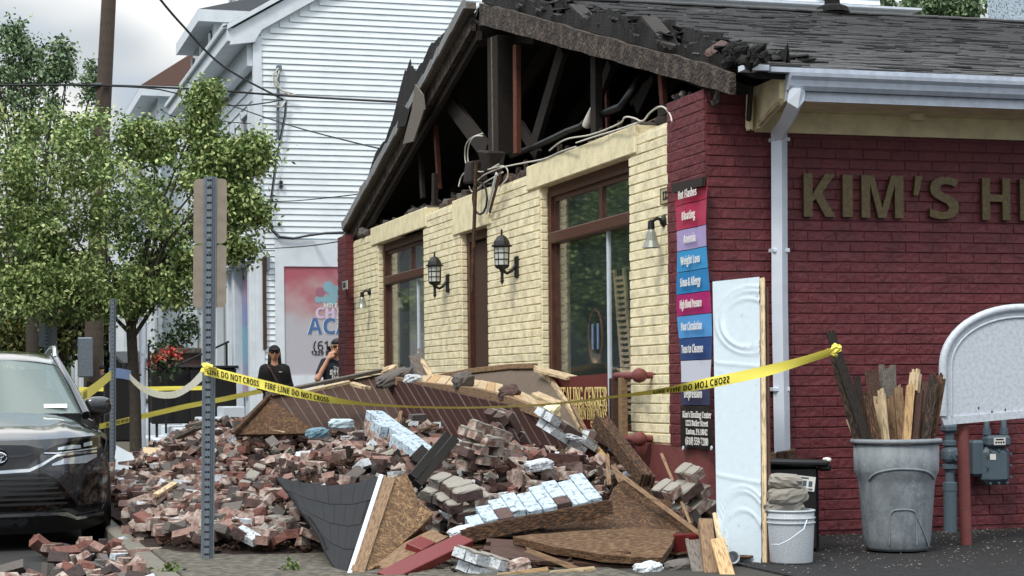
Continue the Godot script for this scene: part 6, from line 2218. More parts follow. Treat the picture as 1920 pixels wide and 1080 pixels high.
func plaque(label: String, px: float, py: float, face: float, s: String, m: Material, squeeze: float) -> void:
	var t := thing("number_plaque", label, "plaque", Vector3.ZERO, "house number plaques")
	var c := on_x(px, py, face - 0.012)
	var mb := Mb.new()
	mb.bev(Transform3D(Basis(), c), Vector3(0.02, 0.13, 0.30), 0.008)
	put("plate", mb, m, t)
	mb = Mb.new()
	for e in [[0.062, 0.0, 0.004, 0.29], [-0.062, 0.0, 0.004, 0.29], [0.0, 0.144, 0.12, 0.004], [0.0, -0.144, 0.12, 0.004]]:
		mb.aabb(c + Vector3(-0.014, e[0] - e[2] / 2, e[1] - e[3] / 2), c + Vector3(-0.009, e[0] + e[2] / 2, e[1] + e[3] / 2))
	put("rim", mb, M.iron, t)
	words("lettering", s, 0.065, Transform3D(facing(Vector3(0, 0, 1)), c + Vector3(-0.012, 0.0, 0)), M.iron, t, "Droid Serif", 700, 0.006, squeeze)


func long_banner() -> void:
	var t := thing("long_banner", "tall coloured strip banner listing ailments on the corner pier", "banner")
	var strips := [[346, 380, Color(0.66, 0.13, 0.27), "Hot Flashes"], [380, 427, Color(0.68, 0.19, 0.33), "Bloating"], [427, 467, Color(0.66, 0.60, 0.78), "Anemia"], [467, 507, Color(0.24, 0.58, 0.80), "Weight Loss"], [507, 549, Color(0.18, 0.50, 0.73), "Sinus & Allergy"], [549, 590, Color(0.66, 0.14, 0.42), "High Blood Pressure"],
		[590, 633, Color(0.33, 0.60, 0.84), "Poor Circulation"], [633, 675, Color(0.16, 0.28, 0.50), "Teas to Cleanse"], [675, 717, Color(0.80, 0.82, 0.88), ""], [717, 760, Color(0.17, 0.20, 0.34), "Depression"], [760, 842, Color(0.07, 0.07, 0.075), ""]]
	var rim := Mb.new()
	for s in strips:
		var rows := []
		for i in 5:
			var y: float = lerpf(s[0] + (0.7 if i == 0 else 0.0), s[1] - (0.7 if i == 4 else 0.0), i / 4.0)
			var l := 1264.5 + (y - 346) * 0.0285 + 1.5 * sin(y * 0.03)
			var r := 1325.5 + (y - 346) * 0.024 + 2.5 * sin(y * 0.021 + 1.0)
			var line := []
			var level := on_x((l + r) / 2, y, -0.055).y
			for j in 9:
				var f := j / 8.0
				var p := on_x(lerpf(l, r, f), y, -0.055)
				p.y = level
				p.x += 0.010 * sin(f * 9.0 + y * 0.02) * (0.4 + absf(y - 600) / 400.0) + 0.004 * sin(f * 23.0)
				line.append(p)
			rows.append(line)
		var mb := Mb.new(true)
		mb.sheet(rows, 0.002, Vector3(-1, 0, 0))
		put("strip", mb, mat(s[2], 0.4), t)
		var c: Vector3 = rows[2][4]
		if s[3] != "":
			var long: int = (s[3] as String).length()
			words("lettering", s[3], 0.062, Transform3D(facing(Vector3(0, 0, 1)), c + Vector3(-0.022, 0, 0)), M.paper, t, "Droid Sans", 700, 0.002, minf(0.78, 10.0 / long))
	var lines := [["Kim's Healing Center", 778, 0.046, 0.98], ["1223 Butler Street", 794, 0.043, 0.98], ["Easton, PA 18042", 810, 0.043, 1.0], ["(610) 559-7280", 828, 0.055, 1.0]]
	for l in lines:
		words("lettering", l[0], l[2], Transform3D(facing(Vector3(0, 0, 1)), on_x(1306, l[1], -0.08)), M.paper, t, "Droid Serif", 700, 0.002, l[3] * 0.85)
	for y in [842, 760]:
		for x in [1281, 1334]:
			if y == 842:
				var mb := Mb.new()
				mb.lathe(Transform3D(Basis(Vector3.BACK, PI / 2), on_x(x, y - 2, -0.07)), [Vector2(0.016, -0.003), Vector2(0.016, 0.004), Vector2(0, 0.004)], 10)
				put("eyelet", mb, M.white_metal, t)
	plank("hanging_board", on_x(1262, 354, -0.07), on_x(1322, 340, -0.07), 0.03, 0.075, M.charred, t, Vector3.UP, 0.03)


func center_banner() -> void:
	# a railing before the window with a maroon banner tied to it
	var x := -0.13
	var r := thing("window_railing", "brown pipe railing with timber post before the big shop window", "railing")
	for y in [704, 823]:
		var a := on_x(1162, y, x)
		var b := on_x(1197, y, x)
		a.y = b.y
		var tb := Mb.new(true)
		tb.tube([Vector3(x, b.y, a.z - 0.1), b], 0.03, 10)
		put("rail", tb, M.red_plain, r)
		tb = Mb.new(true)
		tb.lathe(Transform3D(Basis(Vector3.RIGHT, PI / 2), b), [Vector2(0.03, -0.05), Vector2(0.055, -0.02), Vector2(0.062, 0.02), Vector2(0.055, 0.06), Vector2(0.0, 0.08)], 12)
		put("rail_end", tb, M.red_plain, r)
		tb = Mb.new(true)
		tb.tube([b, Vector3(0.0, b.y, b.z)], 0.028, 8)
		put("bracket", tb, M.red_plain, r)
	for q in [[1151, 0.07, M.dark_wood], [1168, 0.07, M.tan_wood]]:
		var p := on_x(q[0], 760, x - 0.02)
		var mb := Mb.new()
		mb.bev(Transform3D(Basis(), Vector3(p.x, 0.6, p.z)), Vector3(0.06, 1.24, q[1]), 0.006)
		put("post", mb, q[2], r)
	var t := thing("maroon_banner", "maroon banner with gold lettering tied to the window railing", "banner")
	var a := on_x(1143, 760, x - 0.06)
	var rows := []
	for i in 6:
		var line := []
		for j in 13:
			var f := j / 12.0
			line.append(Vector3(x - 0.065 + 0.012 * sin(f * 11.0 + i * 0.5), 1.26 - i * 0.155 - 0.02 * sin(f * PI) * (1 if i == 0 else 0), a.z - (1 - f) * 2.6))
		rows.append(line)
	var mb := Mb.new(true)
	mb.sheet(rows, 0.002, Vector3(-1, 0, 0))
	put("sheet", mb, mat(Color(0.36, 0.11, 0.13), 0.4), t)
	var gold := mat(Color(0.86, 0.78, 0.52), 0.5)
	for l in [["KIM'S HEALING CENTER", 745, 0.155, 0.66], ["1223 BUTLER ST, EASTON, PA", 761, 0.085, 0.72], ["OPEN FIVE DAYS", 779, 0.085, 0.8], ["559-7280", 802, 0.09, 0.8]]:
		var o := words("lettering", l[0], l[2], Transform3D(facing(Vector3(0, 0, 1)), on_x(1138, l[1], x - 0.085)), gold, t, "Droid Serif", 700, 0.002, l[3])
		(o.mesh as TextMesh).horizontal_alignment = HORIZONTAL_ALIGNMENT_RIGHT


func wall_letters() -> void:
	var t := thing("shop_sign", "bronze raised letters reading KIM'S HE on the dark red wall", "sign")
	# [letter, px of its middle, width in px]
	var h := (on_z(1600, 328, 0.02) - on_z(1600, 408, 0.02)).y
	for q in [["K", 1535, 62], ["I", 1588, 20], ["M", 1653, 84], ["\u2019", 1719, 18], ["S", 1769, 60], ["H", 1866, 58], ["E", 1932, 48], ["A", 1990, 60], ["L", 2040, 46]]:
		var tm := letters(q[0], "Droid Sans", 700, h, 0.035)
		var bb := tm.get_aabb()
		var o := put("letter", tm, M.bronze, t)
		if q[0] == "I":
			var bar := Mb.new()
			bar.bev(Transform3D(), Vector3(20 * 14.3 / FOCAL * 1.04, h, 0.035), 0.003)
			o.mesh = bar.done()
			o.position = on_z(q[1], 367.7, 0.03)
			continue
		var want: float = q[2] * 14.3 / FOCAL * 1.04
		var yy: float = 368.0 + (q[1] - 1600) * 0.022
		var tall := h
		var s := Vector3(want / bb.size.x, tall / bb.size.y if q[0] != "\u2019" else want * 1.5 / bb.size.x, 1)
		var c := on_z(q[1], yy - (22 if q[0] == "\u2019" else 0), 0.03)
		o.transform = Transform3D(Basis.from_scale(s), c - Vector3(bb.get_center().x * s.x, bb.get_center().y * s.y, 0))


func door_panel() -> void:
	var t := thing("white_door_panel", "tall narrow white moulded door leaning on the shop corner", "door")
	var bl := at(1345, 1046, 12.3)
	var br := at(1428, 1057, 12.1)
	var tr := at(1424, 519, 13.15)
	var tl := at(1336, 528, 13.4)
	var n := (br - bl).cross(tl - bl).normalized()
	if n.dot(ahead) > 0:
		n = -n
	# pressed face: oval mouldings stand a few millimetres proud
	var ridge := func(fx: float, py: float) -> float:
		var z := 0.0
		for q in [[0.78, 607.0, 0.72, 66.0, 1.0], [0.78, 607.0, 0.72, 66.0, 0.86], [0.72, 612.0, 0.52, 47.0, 1.0], [0.62, 1010.0, 0.62, 90.0, 1.0], [0.62, 1010.0, 0.62, 90.0, 0.9], [0.62, 1018.0, 0.45, 56.0, 1.0]]:
			var e := Vector2((fx - q[0]) / q[2], (py - q[1]) / q[3]).length()
			var dd: float = (e - q[4]) * q[3] * 0.0037
			z += 0.011 * exp(-pow(dd / 0.011, 2.0))
		for y in [688.0 + 10.0 * fx, 902.0 + 10.0 * fx]:
			z += 0.009 * exp(-pow((py - y) * 0.0037 / 0.010, 2.0)) * smoothstep(0.0, 0.08, fx)
		return z
	var grid := []
	for j in 151:
		var f := j / 150.0
		var line := []
		for i in 27:
			var g := i / 26.0
			line.append(tl.lerp(tr, g).lerp(bl.lerp(br, g), f) + n * ridge.call(g, lerpf(523.0, 1051.0, f)))
		grid.append(line)
	var mb := Mb.new(true)
	mb.sheet(grid, 0.0, n)
	put("face", mb, M.door_white, t)
	mb = Mb.new()
	mb.plate([bl - n * 0.028, br - n * 0.028, tr - n * 0.028, tl - n * 0.028], 0.012, n)
	put("core", mb, M.pale_wood, t)
	plank("edge_strip", br + side * 0.012 - n * 0.02, tr + side * 0.012 - n * 0.02, 0.035, 0.02, M.pale_wood, t, n)
	plank("edge_strip", br + side * 0.036 - n * 0.035, tr + side * 0.034 - n * 0.035 - Vector3(0, 0.06, 0), 0.03, 0.02, M.dark_wood, t, n)


func bins() -> void:
	var c := on_y(1682, 1033, 0.0)
	var xf := Transform3D(Basis(), c)
	var t := thing("grey_bin", "tall round grey plastic rubbish bin packed with broken timber", "bin")
	var mb := Mb.new(true)
	mb.lathe(xf, [Vector2(0.0, 0.012), Vector2(0.205, 0.012), Vector2(0.222, 0.035), Vector2(0.232, 0.12), Vector2(0.258, 0.46), Vector2(0.266, 0.50), Vector2(0.285, 0.545), Vector2(0.288, 0.56), Vector2(0.291, 0.74), Vector2(0.27, 0.74), Vector2(0.24, 0.3), Vector2(0.0, 0.3)], 40)
	put("body", mb, M.plastic_grey, t)
	mb = Mb.new(true)
	mb.lathe(xf, [Vector2(0.285, 0.745), Vector2(0.307, 0.742), Vector2(0.313, 0.755), Vector2(0.308, 0.772), Vector2(0.285, 0.775), Vector2(0.27, 0.765), Vector2(0.27, 0.745)], 40)
	put("rim", mb, M.plastic_grey, t)
	var surf := func(a: float, y: float) -> Vector3:
		var r := lerpf(0.232, 0.262, clampf((y - 0.12) / 0.36, 0, 1)) if y < 0.5 else lerpf(0.266, 0.289, clampf((y - 0.5) / 0.06, 0, 1))
		var w := -PI / 2 + a
		var f := -ahead
		return c + Vector3(0, y, 0) + (side * sin(a) + f * cos(a)) * (r + 0.001)
	var arcs := [[[-0.95, 0.50], [-0.7, 0.545], [-0.3, 0.572], [0.1, 0.575], [0.5, 0.56], [0.8, 0.53], [1.0, 0.50]], [[-0.42, 0.06], [-0.40, 0.22], [-0.32, 0.285], [-0.1, 0.30], [0.2, 0.295], [0.34, 0.27], [0.38, 0.2], [0.40, 0.06]], [[0.36, 0.26], [0.6, 0.16], [0.95, 0.04]]]
	for arc in arcs:
		var cv := Curve3D.new()
		for i in arc.size():
			var d: Vector3 = (surf.call(arc[mini(i + 1, arc.size() - 1)][0], arc[mini(i + 1, arc.size() - 1)][1]) - surf.call(arc[maxi(i - 1, 0)][0], arc[maxi(i - 1, 0)][1])) / 6.0
			cv.add_point(surf.call(arc[i][0], arc[i][1]), -d, d)
		cv.bake_interval = 0.02
		var tb := Mb.new(true)
		tb.tube(Array(cv.get_baked_points()), 0.009 if arc[0][1] > 0.3 else 0.006, 6)
		put("moulded_rib", tb, M.plastic_grey, t)
	# timber standing in it: [px, py at the top, px, py at the rim, width px, material, words]
	var list := [[1553, 612, 1622, 815, 17, "charred", "tallest dark plank leaning out of the bin, tied with tape"], [1560, 655, 1605, 812, 15, "old_wood", "pale faced plank just below the tallest dark one"], [1592, 770, 1612, 818, 22, "pale_wood", "short split pale board at the rim under the tallest plank"], [1632, 690, 1650, 815, 24, "dark_wood", "dark brown board with straight top in the middle of the bin"], [1663, 682, 1668, 815, 36, "grey_wood", "broad board with dark stained top, widest in the bin"], [1622, 730, 1640, 815, 18, "split_wood", "ragged brown slat in front of the dark brown board"], [1652, 728, 1660, 815, 14, "pale_wood", "clean pale splinter in front of the broad board"], [1683, 720, 1690, 815, 16, "tan_wood", "yellowish split batten beside the broad board"], [1718, 690, 1706, 815, 20, "pale_wood", "pale topped batten in the right-hand half of the bin"], [1735, 720, 1712, 815, 18, "split_wood", "brown bark edged batten behind the pale topped one"], [1752, 700, 1736, 815, 16, "old_wood", "tall square batten near the sign edge"], [1768, 697, 1748, 812, 15, "split_wood", "outermost batten leaning towards the arched sign"], [1745, 760, 1732, 818, 14, "old_wood", "short stub in front of the outermost battens"], [1605, 700, 1626, 815, 12, "charred", "thin charred lath next to the pale faced plank"], [1700, 770, 1698, 818, 20, "split_wood", "short dark splintered piece at the front rim"], [1724, 730, 1716, 818, 16, "dark_wood", "dark square batten in front of the pale topped one"], [1618, 745, 1630, 818, 26, "old_wood", "broad dark split board at the rim below the tape knot"], [1645, 742, 1655, 818, 20, "pale_wood", "pale ragged board in front of the dark brown board"], [1672, 735, 1675, 818, 20, "tan_wood", "tan splintered board in the middle front of the bin"], [1694, 752, 1696, 818, 18, "split_wood", "bark brown stub beside the yellowish batten"], [1708, 712, 1700, 818, 14, "pine", "slim clean batten behind the pale topped batten"], [1600, 745, 1618, 818, 18, "tan_wood", "tan split piece under the pale faced plank"], [1740, 712, 1724, 818, 18, "dark_wood", "dark brown batten among the outermost ones"], [1760, 740, 1740, 818, 16, "pale_wood", "grey pale stub under the outermost batten"], [1640, 770, 1645, 818, 24, "split_wood", "short rough offcut at the front of the bin rim"]]
	for i in list.size():
		var q = list[i]
		var d := 12.72 + (i % 5) * 0.08
		var b := at(q[2], q[3], d)
		var a := at(q[0], q[1], d + 0.05)
		b = b + (b - a).normalized() * 0.3
		var lb: String = (q[6] as String).replace("right-hand half", "sign side")
		tag(plank("scrap_plank", a, b, q[4] * 12.6 / FOCAL, 0.025 + 0.012 * (i % 3), M[q[5]], null, (-ahead).rotated(Vector3.UP, rr(-0.7, 0.7)), 0.06), lb, "plank", "timber standing in the grey bin")
	# black wheelie bin with a white sticker
	t = thing("black_bin", "black lidded bin behind the bucket of stones with white sticker", "bin")
	var f := on_y(1500, 1037, 0.0)
	mb = Mb.new()
	var bs := Basis(Vector3.UP, -0.12)
	mb.bev(Transform3D(bs, f + Vector3(-0.02, 0.30, -0.20)), Vector3(0.40, 0.60, 0.34), 0.03)
	put("body", mb, M.black, t)
	mb = Mb.new()
	mb.bev(Transform3D(bs * Basis(Vector3.BACK, -0.03), f + Vector3(0.0, 0.615, -0.19)), Vector3(0.47, 0.045, 0.42), 0.015)
	put("lid", mb, M.black, t)
	mb = Mb.new()
	mb.bev(Transform3D(bs, f + Vector3(0.2, 0.58, -0.02)), Vector3(0.09, 0.05, 0.05), 0.015)
	put("handle", mb, M.black, t)
	var st := Basis(Vector3.UP, -0.12) * Basis(Vector3.BACK, -0.13)
	var sc := f + Vector3(0.045, 0.475, -0.013)
	mb = Mb.new()
	mb.box(Transform3D(st, sc), Vector3(0.15, 0.10, 0.004))
	put("sticker", mb, M.paper, t)
	mb = Mb.new()
	for i in 3:
		mb.bev(Transform3D(st, sc + st * Vector3(-0.042 + i * 0.042, 0.0, 0.003)), Vector3(0.026, 0.038, 0.003), 0.001)
	mb.box(Transform3D(st, sc + st * Vector3(0.0, -0.037, 0.003)), Vector3(0.12, 0.012, 0.002))
	mb.box(Transform3D(st, sc + st * Vector3(-0.02, 0.037, 0.003)), Vector3(0.09, 0.010, 0.002))
	put("sticker_print", mb, M.meter, t)
	for i in 3:
		mb = Mb.new()
		mb.bev(Transform3D(Basis(Vector3.UP, 0.2 * i) * Basis(Vector3.BACK, 0.1 * i), at(1452 + i * 16, 862 - i * 3, 13.1)), Vector3(0.09, 0.10, 0.03), 0.004)
		tag(put("scrap_block", mb, [M.tan_wood, M.dark_wood, M.split_wood][i]), ["brown scrap of board on the black bin lid by the door panel", "dark scrap of board in the middle on the black bin lid", "reddish scrap of board under the downspout foot on the bin lid"][i], "scrap")
	mb = Mb.new()
	mb.rock(Transform3D(), Vector3(0.06, 0.035, 0.05), 0.2, 2.5, rng, 3)
	var cr := put("white_scrap", mb, M.paper)
	cr.position = at(1551, 862, 12.9)
	tag(cr, "crumpled white scrap on the corner of the black bin lid", "litter")
	# bucket
	t = thing("white_bucket", "white plastic bucket with wire handle carrying three stones", "bucket")
	var bc := on_y(1484, 1055, 0.0)
	var bx := Transform3D(Basis(), bc)
	mb = Mb.new(true)
	mb.lathe(bx, [Vector2(0, 0.004), Vector2(0.135, 0.004), Vector2(0.137, 0.012), Vector2(0.149, 0.262), Vector2(0.149, 0.345), Vector2(0.14, 0.345), Vector2(0.13, 0.28), Vector2(0.0, 0.28)], 32)
	put("body", mb, M.plastic_white, t)
	for y in [0.262, 0.292, 0.338]:
		mb = Mb.new(true)
		mb.lathe(bx, [Vector2(0.148, y - 0.006), Vector2(0.157, y - 0.004), Vector2(0.157, y + 0.004), Vector2(0.148, y + 0.006)], 32)
		put("ring", mb, M.plastic_white, t)
	var tb := Mb.new(true)
	tb.tube([at(1513, 975, 11.92), at(1507, 992, 11.85), at(1480, 1012, 11.82), at(1462, 1021, 11.83), at(1447, 1021, 11.88)], 0.004, 5)
	put("handle", tb, M.white_metal, t)
	for q in [[1470, 950, 0.26, 0.10, "lowest flat stone resting in the white bucket"], [1477, 928, 0.29, 0.12, "broad pale stone in the middle of the stack on the bucket"], [1473, 903, 0.23, 0.11, "rounded darker stone on top of the stack on the bucket"]]:
		mb = Mb.new()
		mb.rock(Transform3D(Basis.from_euler(Vector3(0.05, q[0], 0.08))), Vector3(q[2], q[3], q[2] * 0.75), 0.11, 2.9, rng, 5)
		var s := put("stone", mb, M.stone)
		s.position = at(q[0], q[1], 12.1)
		tag(s, q[4], "stone", "stones stacked on the bucket")
	t = thing("white_cup", "white plastic cup lying on its side by the door panel foot", "cup")
	var cp := at(1373, 1045, 12.0)
	mb = Mb.new(true)
	mb.lathe(Transform3D(Basis(Vector3.RIGHT, PI / 2 - 0.1) * Basis(Vector3.BACK, 0.3), cp), [Vector2(0.0, -0.05), Vector2(0.036, -0.05), Vector2(0.043, 0.05), Vector2(0.038, 0.05), Vector2(0.032, -0.03), Vector2(0, -0.03)], 20)
	put("cup", mb, M.plastic_white, t)


func arched_sign() -> void:
	var t := thing("arched_sign", "blank grey arch-topped sign board on a maroon pipe post", "sign")
	var z := on_y(1815, 1022, 0.0).z
	var c := on_z(1917, 690, z)
	var rx := c.x - on_z(1763, 690, z).x
	var ry := on_z(1900, 572, z).y - c.y
	var low := on_z(1770, 788, z).y
	var outline := func(k: float, n: int) -> Array:
		var pts := []
		for i in n + 1:
			var a := PI - PI * i / n
			pts.append(c + Vector3(cos(a) * (rx - k), pow(sin(a), 0.92) * (ry - k), 0))
		return pts
	var arc: Array = outline.call(0.03, 28)
	var poly := arc.duplicate()
	poly.append(Vector3(c.x + rx - 0.03, low + 0.06, z))
	poly.append(Vector3(c.x - rx + 0.03, low, z))
	var mb := Mb.new()
	mb.plate(poly, 0.03, Vector3(0, 0, 1))
	put("board", mb, M.sign_grey, t)
	var rim: Array = outline.call(0.02, 28)
	rim.insert(0, Vector3(c.x - rx + 0.02, low + 0.03, z))
	rim.append(Vector3(c.x + rx - 0.02, low + 0.09, z))
	var tb := Mb.new(true)
	tb.tube(rim, 0.03, 8)
	put("frame", tb, M.sign_grey, t)
	var inner: Array = outline.call(0.085, 28)
	inner.insert(0, Vector3(c.x - rx + 0.085, low + 0.03, z))
	for i in inner.size():
		inner[i] += Vector3(0, 0, 0.004)
	tb = Mb.new(true)
	tb.tube(inner, 0.009, 6)
	put("inner_rib", tb, M.sign_grey, t)
	mb = Mb.new()
	mb.plate([Vector3(c.x - rx + 0.0, low + 0.02, z + 0.012), Vector3(c.x - rx + 0.02, low - 0.035, z + 0.012), Vector3(c.x + rx, low + 0.05, z + 0.012), Vector3(c.x + rx, low + 0.10, z + 0.012)], 0.02, Vector3(0, 0, 1))
	put("bottom_rail", mb, M.sign_grey, t)
	for k in 2:
		tb = Mb.new(true)
		var b := on_y(1816, 1022, 0.0)
		if k == 1:
			b.x += 0.84
		tb.tube([Vector3(b.x, -0.05, z - 0.03), Vector3(b.x - 0.005, low + 0.1, z - 0.06)], 0.041, 12)
		put("post", tb, M.red_plain, t)
	for q in [[1835, 765], [1860, 772], [1885, 768]]:
		mb = Mb.new()
		mb.bev(Transform3D(Basis(), on_z(q[0], q[1], z + 0.002)), Vector3(0.008, 0.016, 0.006), 0.001)
		put("rivet", mb, M.iron, t)


func gas_meter() -> void:
	var t := thing("gas_meter", "blue grey gas meter on the dark red wall under the arched sign", "meter")
	var z := 0.16
	var p := on_z(1866, 868, z)
	var mb := Mb.new()
	mb.bev(Transform3D(Basis(), p + Vector3(0, -0.02, -0.02)), Vector3(0.24, 0.30, 0.14), 0.045)
	put("case", mb, M.meter, t)
	mb = Mb.new()
	mb.bev(Transform3D(Basis(), p + Vector3(-0.14, 0.04, -0.05)), Vector3(0.10, 0.28, 0.12), 0.02)
	put("regulator_case", mb, M.meter, t)
	mb = Mb.new()
	mb.bev(Transform3D(Basis(), p + Vector3(0.01, 0.17, 0.0)), Vector3(0.2, 0.09, 0.13), 0.02)
	put("index_box", mb, M.meter, t)
	mb = Mb.new()
	mb.box(Transform3D(Basis(), p + Vector3(0.0, 0.17, 0.068)), Vector3(0.10, 0.055, 0.006))
	put("dial_plate", mb, M.paper, t)
	mb = Mb.new()
	for i in 4:
		mb.lathe(Transform3D(Basis(Vector3.RIGHT, PI / 2), p + Vector3(-0.033 + i * 0.022, 0.162, 0.0725)), [Vector2(0.008, -0.001), Vector2(0.008, 0.001), Vector2(0, 0.001)], 10)
	mb.box(Transform3D(Basis(), p + Vector3(0.0, 0.185, 0.072)), Vector3(0.07, 0.010, 0.002))
	put("dial", mb, M.iron, t)
	mb = Mb.new()
	mb.box(Transform3D(Basis(), p + Vector3(-0.05, 0.05, 0.0515)), Vector3(0.05, 0.045, 0.003))
	put("badge", mb, M.paper, t)
	for i in 12:
		var a := TAU * i / 12
		mb = Mb.new()
		mb.lathe(Transform3D(Basis(Vector3.RIGHT, PI / 2), p + Vector3(clampf(cos(a) * 0.15, -0.105, 0.105), clampf(sin(a) * 0.18, -0.135, 0.12) - 0.02, 0.05)), [Vector2(0.011, 0), Vector2(0.009, 0.01), Vector2(0, 0.01)], 6)
		put("bolt", mb, M.meter, t)
	for x in [-0.06, 0.09]:
		var tb := Mb.new(true)
		tb.tube([p + Vector3(x, 0.2, -0.02), p + Vector3(x, 0.5, -0.02), p + Vector3(x, 0.53, -0.15)], 0.024, 8)
		put("riser", tb, M.meter, t)
		mb = Mb.new()
		mb.lathe(Transform3D(Basis(), p + Vector3(x, 0.22, -0.02)), [Vector2(0.034, 0), Vector2(0.034, 0.05), Vector2(0.02, 0.05)], 8)
		put("union", mb, M.meter, t)
	t = thing("gas_pipe", "upright grey gas service pipe with valve between bin and sign post", "pipe")
	var g := on_z(1782, 1000, 0.14)
	g.y = -0.02
	var tb2 := Mb.new(true)
	tb2.tube([g, g + Vector3(0.0, 0.36, 0)], 0.052, 14)
	put("sleeve", tb2, M.meter, t)
	tb2 = Mb.new(true)
	tb2.tube([g + Vector3(0, 0.36, 0), g + Vector3(0, 0.98, 0)], 0.036, 12)
	put("riser", tb2, M.meter, t)
	for prof in [[Vector2(0.056, 0.34), Vector2(0.056, 0.40), Vector2(0.036, 0.41)], [Vector2(0.036, 0.5), Vector2(0.06, 0.51), Vector2(0.06, 0.54), Vector2(0.036, 0.55)], [Vector2(0.036, 0.68), Vector2(0.055, 0.69), Vector2(0.055, 0.72), Vector2(0.036, 0.73)]]:
		mb = Mb.new()
		mb.lathe(Transform3D(Basis(), g), prof, 12)
		put("coupling", mb, M.meter, t)
	mb = Mb.new()
	mb.rock(Transform3D(Basis(), g + Vector3(0, 0.615, 0.01)), Vector3(0.13, 0.13, 0.13), 0.02, 3.0, rng, 4)
	mb.lathe(Transform3D(Basis(Vector3.RIGHT, PI / 2), g + Vector3(0.02, 0.615, 0.06)), [Vector2(0.045, -0.02), Vector2(0.045, 0.02), Vector2(0.015, 0.025), Vector2(0.015, 0.05), Vector2(0, 0.05)], 10)
	put("valve_body", mb, M.meter, t)
	mb = Mb.new()
	mb.bev(Transform3D(Basis(Vector3.BACK, -0.3), g + Vector3(0.06, 0.60, 0.08)), Vector3(0.1, 0.03, 0.02), 0.006)
	put("valve_lever", mb, M.meter, t)
	mb = Mb.new()
	mb.bev(Transform3D(Basis(), g + Vector3(0, 0.82, 0.0)), Vector3(0.11, 0.06, 0.11), 0.015)
	put("upper_coupling", mb, M.meter, t)


func window_things() -> void:
	# what stands behind the big pane
	var t := thing("louvred_screen", "pale wooden slatted screen standing behind the big shop window", "screen")
	for k in 2:
		var a := Vector3(0.55, 0.85, -3.35 + k * 0.26)
		plank("stile", a + Vector3(0, 1.4, -0.28), a, 0.035, 0.03, M.pale_wood, t, Vector3(-1, 0, 0))
	for i in 24:
		var f := i / 24.0
		var a := Vector3(0.55, 0.9, -3.35).lerp(Vector3(0.55, 2.22, -3.62), f)
		if i % 8 != 0:
			plank("slat", a, a + Vector3(0, 0.0, 0.26), 0.03, 0.014, M.pale_wood, t, Vector3(-1, 0, 0))
		else:
			plank("rail", a, a + Vector3(0, 0.0, 0.26), 0.03, 0.05, M.pale_wood, t, Vector3(-1, 0, 0))
	t = thing("round_sign", "round unlit neon sign ring behind the big shop window", "sign")
	var tb := Mb.new(true)
	var pts := []
	for i in 17:
		pts.append(Vector3(0.35, 1.62 + 0.25 * sin(TAU * i / 16), -3.62 + 0.2 * cos(TAU * i / 16)))
	tb.tube(pts, 0.012, 6, false)
	put("ring", tb, M.red_stud, t)
	for k in 2:
		tb = Mb.new(true)
		tb.tube([Vector3(0.35, 1.5, -3.70 + k * 0.15), Vector3(0.35, 1.74, -3.70 + k * 0.15)], 0.012, 6)
		put("tube", tb, M.tape_blue, t)
	for q in [[-9.0, -11.4, "pale curtain hanging behind the far shop window"]]:
		var rows := [[], []]
		for i in 60:
			var z := lerpf(q[0], q[1], i / 59.0)
			rows[0].append(Vector3(0.42 + 0.03 * sin(i * 1.3), 3.0, z))
			rows[1].append(Vector3(0.42 + 0.035 * sin(i * 1.3 + 0.3), 0.75, z))
		var mb := Mb.new(true)
		mb.sheet(rows, 0.0, Vector3(-1, 0, 0))
		tag(put("curtain", mb, mat(Color(0.62, 0.62, 0.62), 0.9)), q[2], "curtain")


func props() -> void:
	lantern("black caged wall lantern on the window side of the door", 941, 428, 535, 960)
	lantern("black caged wall lantern between the far window and the door", 815, 470, 560, 830)
	bell_lamp("small black bell lamp on the yellow brick near the corner pier", 1221, 428, 0.0)
	bell_lamp("small black bell lamp on the yellow brick beside the far pier", 679, 556, 0.0)
	plaque("stone house number plaque on the yellow brick beside the strip banner", 1253, 366, 0.0, "1223", M.plaque, 0.95)
	plaque("metal house number plaque on the dark red far pier", 647, 535, -0.155, "1225", M.lamp_glass, 0.95)
	long_banner()
	center_banner()
	wall_letters()
	door_panel()
	bins()
	arched_sign()
	gas_meter()
	window_things()


func snout(x: float, y: float) -> float:  # how far forward the car's front stands at that half width and height
	var k := absf(x) / 0.90
	return -0.02 - 0.11 * pow((y - 0.52) / 0.42, 2.0) - 0.50 * pow(k, 3.4) + (0.03 if y < 0.5 else 0.0) * (1.0 - k)


func nose_band(car: Node3D, called: String, pts: Array, off: float, m: Material, both := true, thick := 0.012) -> void:
	# pts are [x, low y, high y]; a band that follows the front of the car, on one side or both
	for s in ([1, -1] if both else [1]):
		var rows := [[], [], []]
		var fine := []
		for i in pts.size() - 1:
			for j in 4:
				var f := j / 4.0
				fine.append([lerpf(pts[i][0], pts[i + 1][0], f), lerpf(pts[i][1], pts[i + 1][1], f), lerpf(pts[i][2], pts[i + 1][2], f)])
		fine.append(pts[-1])
		for q in fine:
			for r in 3:
				var y: float = lerpf(q[1], q[2], r / 2.0)
				rows[r].append(Vector3(q[0] * s, y, snout(q[0], y) + off))
		var mb := Mb.new(true)
		mb.sheet(rows, thick, Vector3(0, 0, 1))
		put(called, mb, m, car)


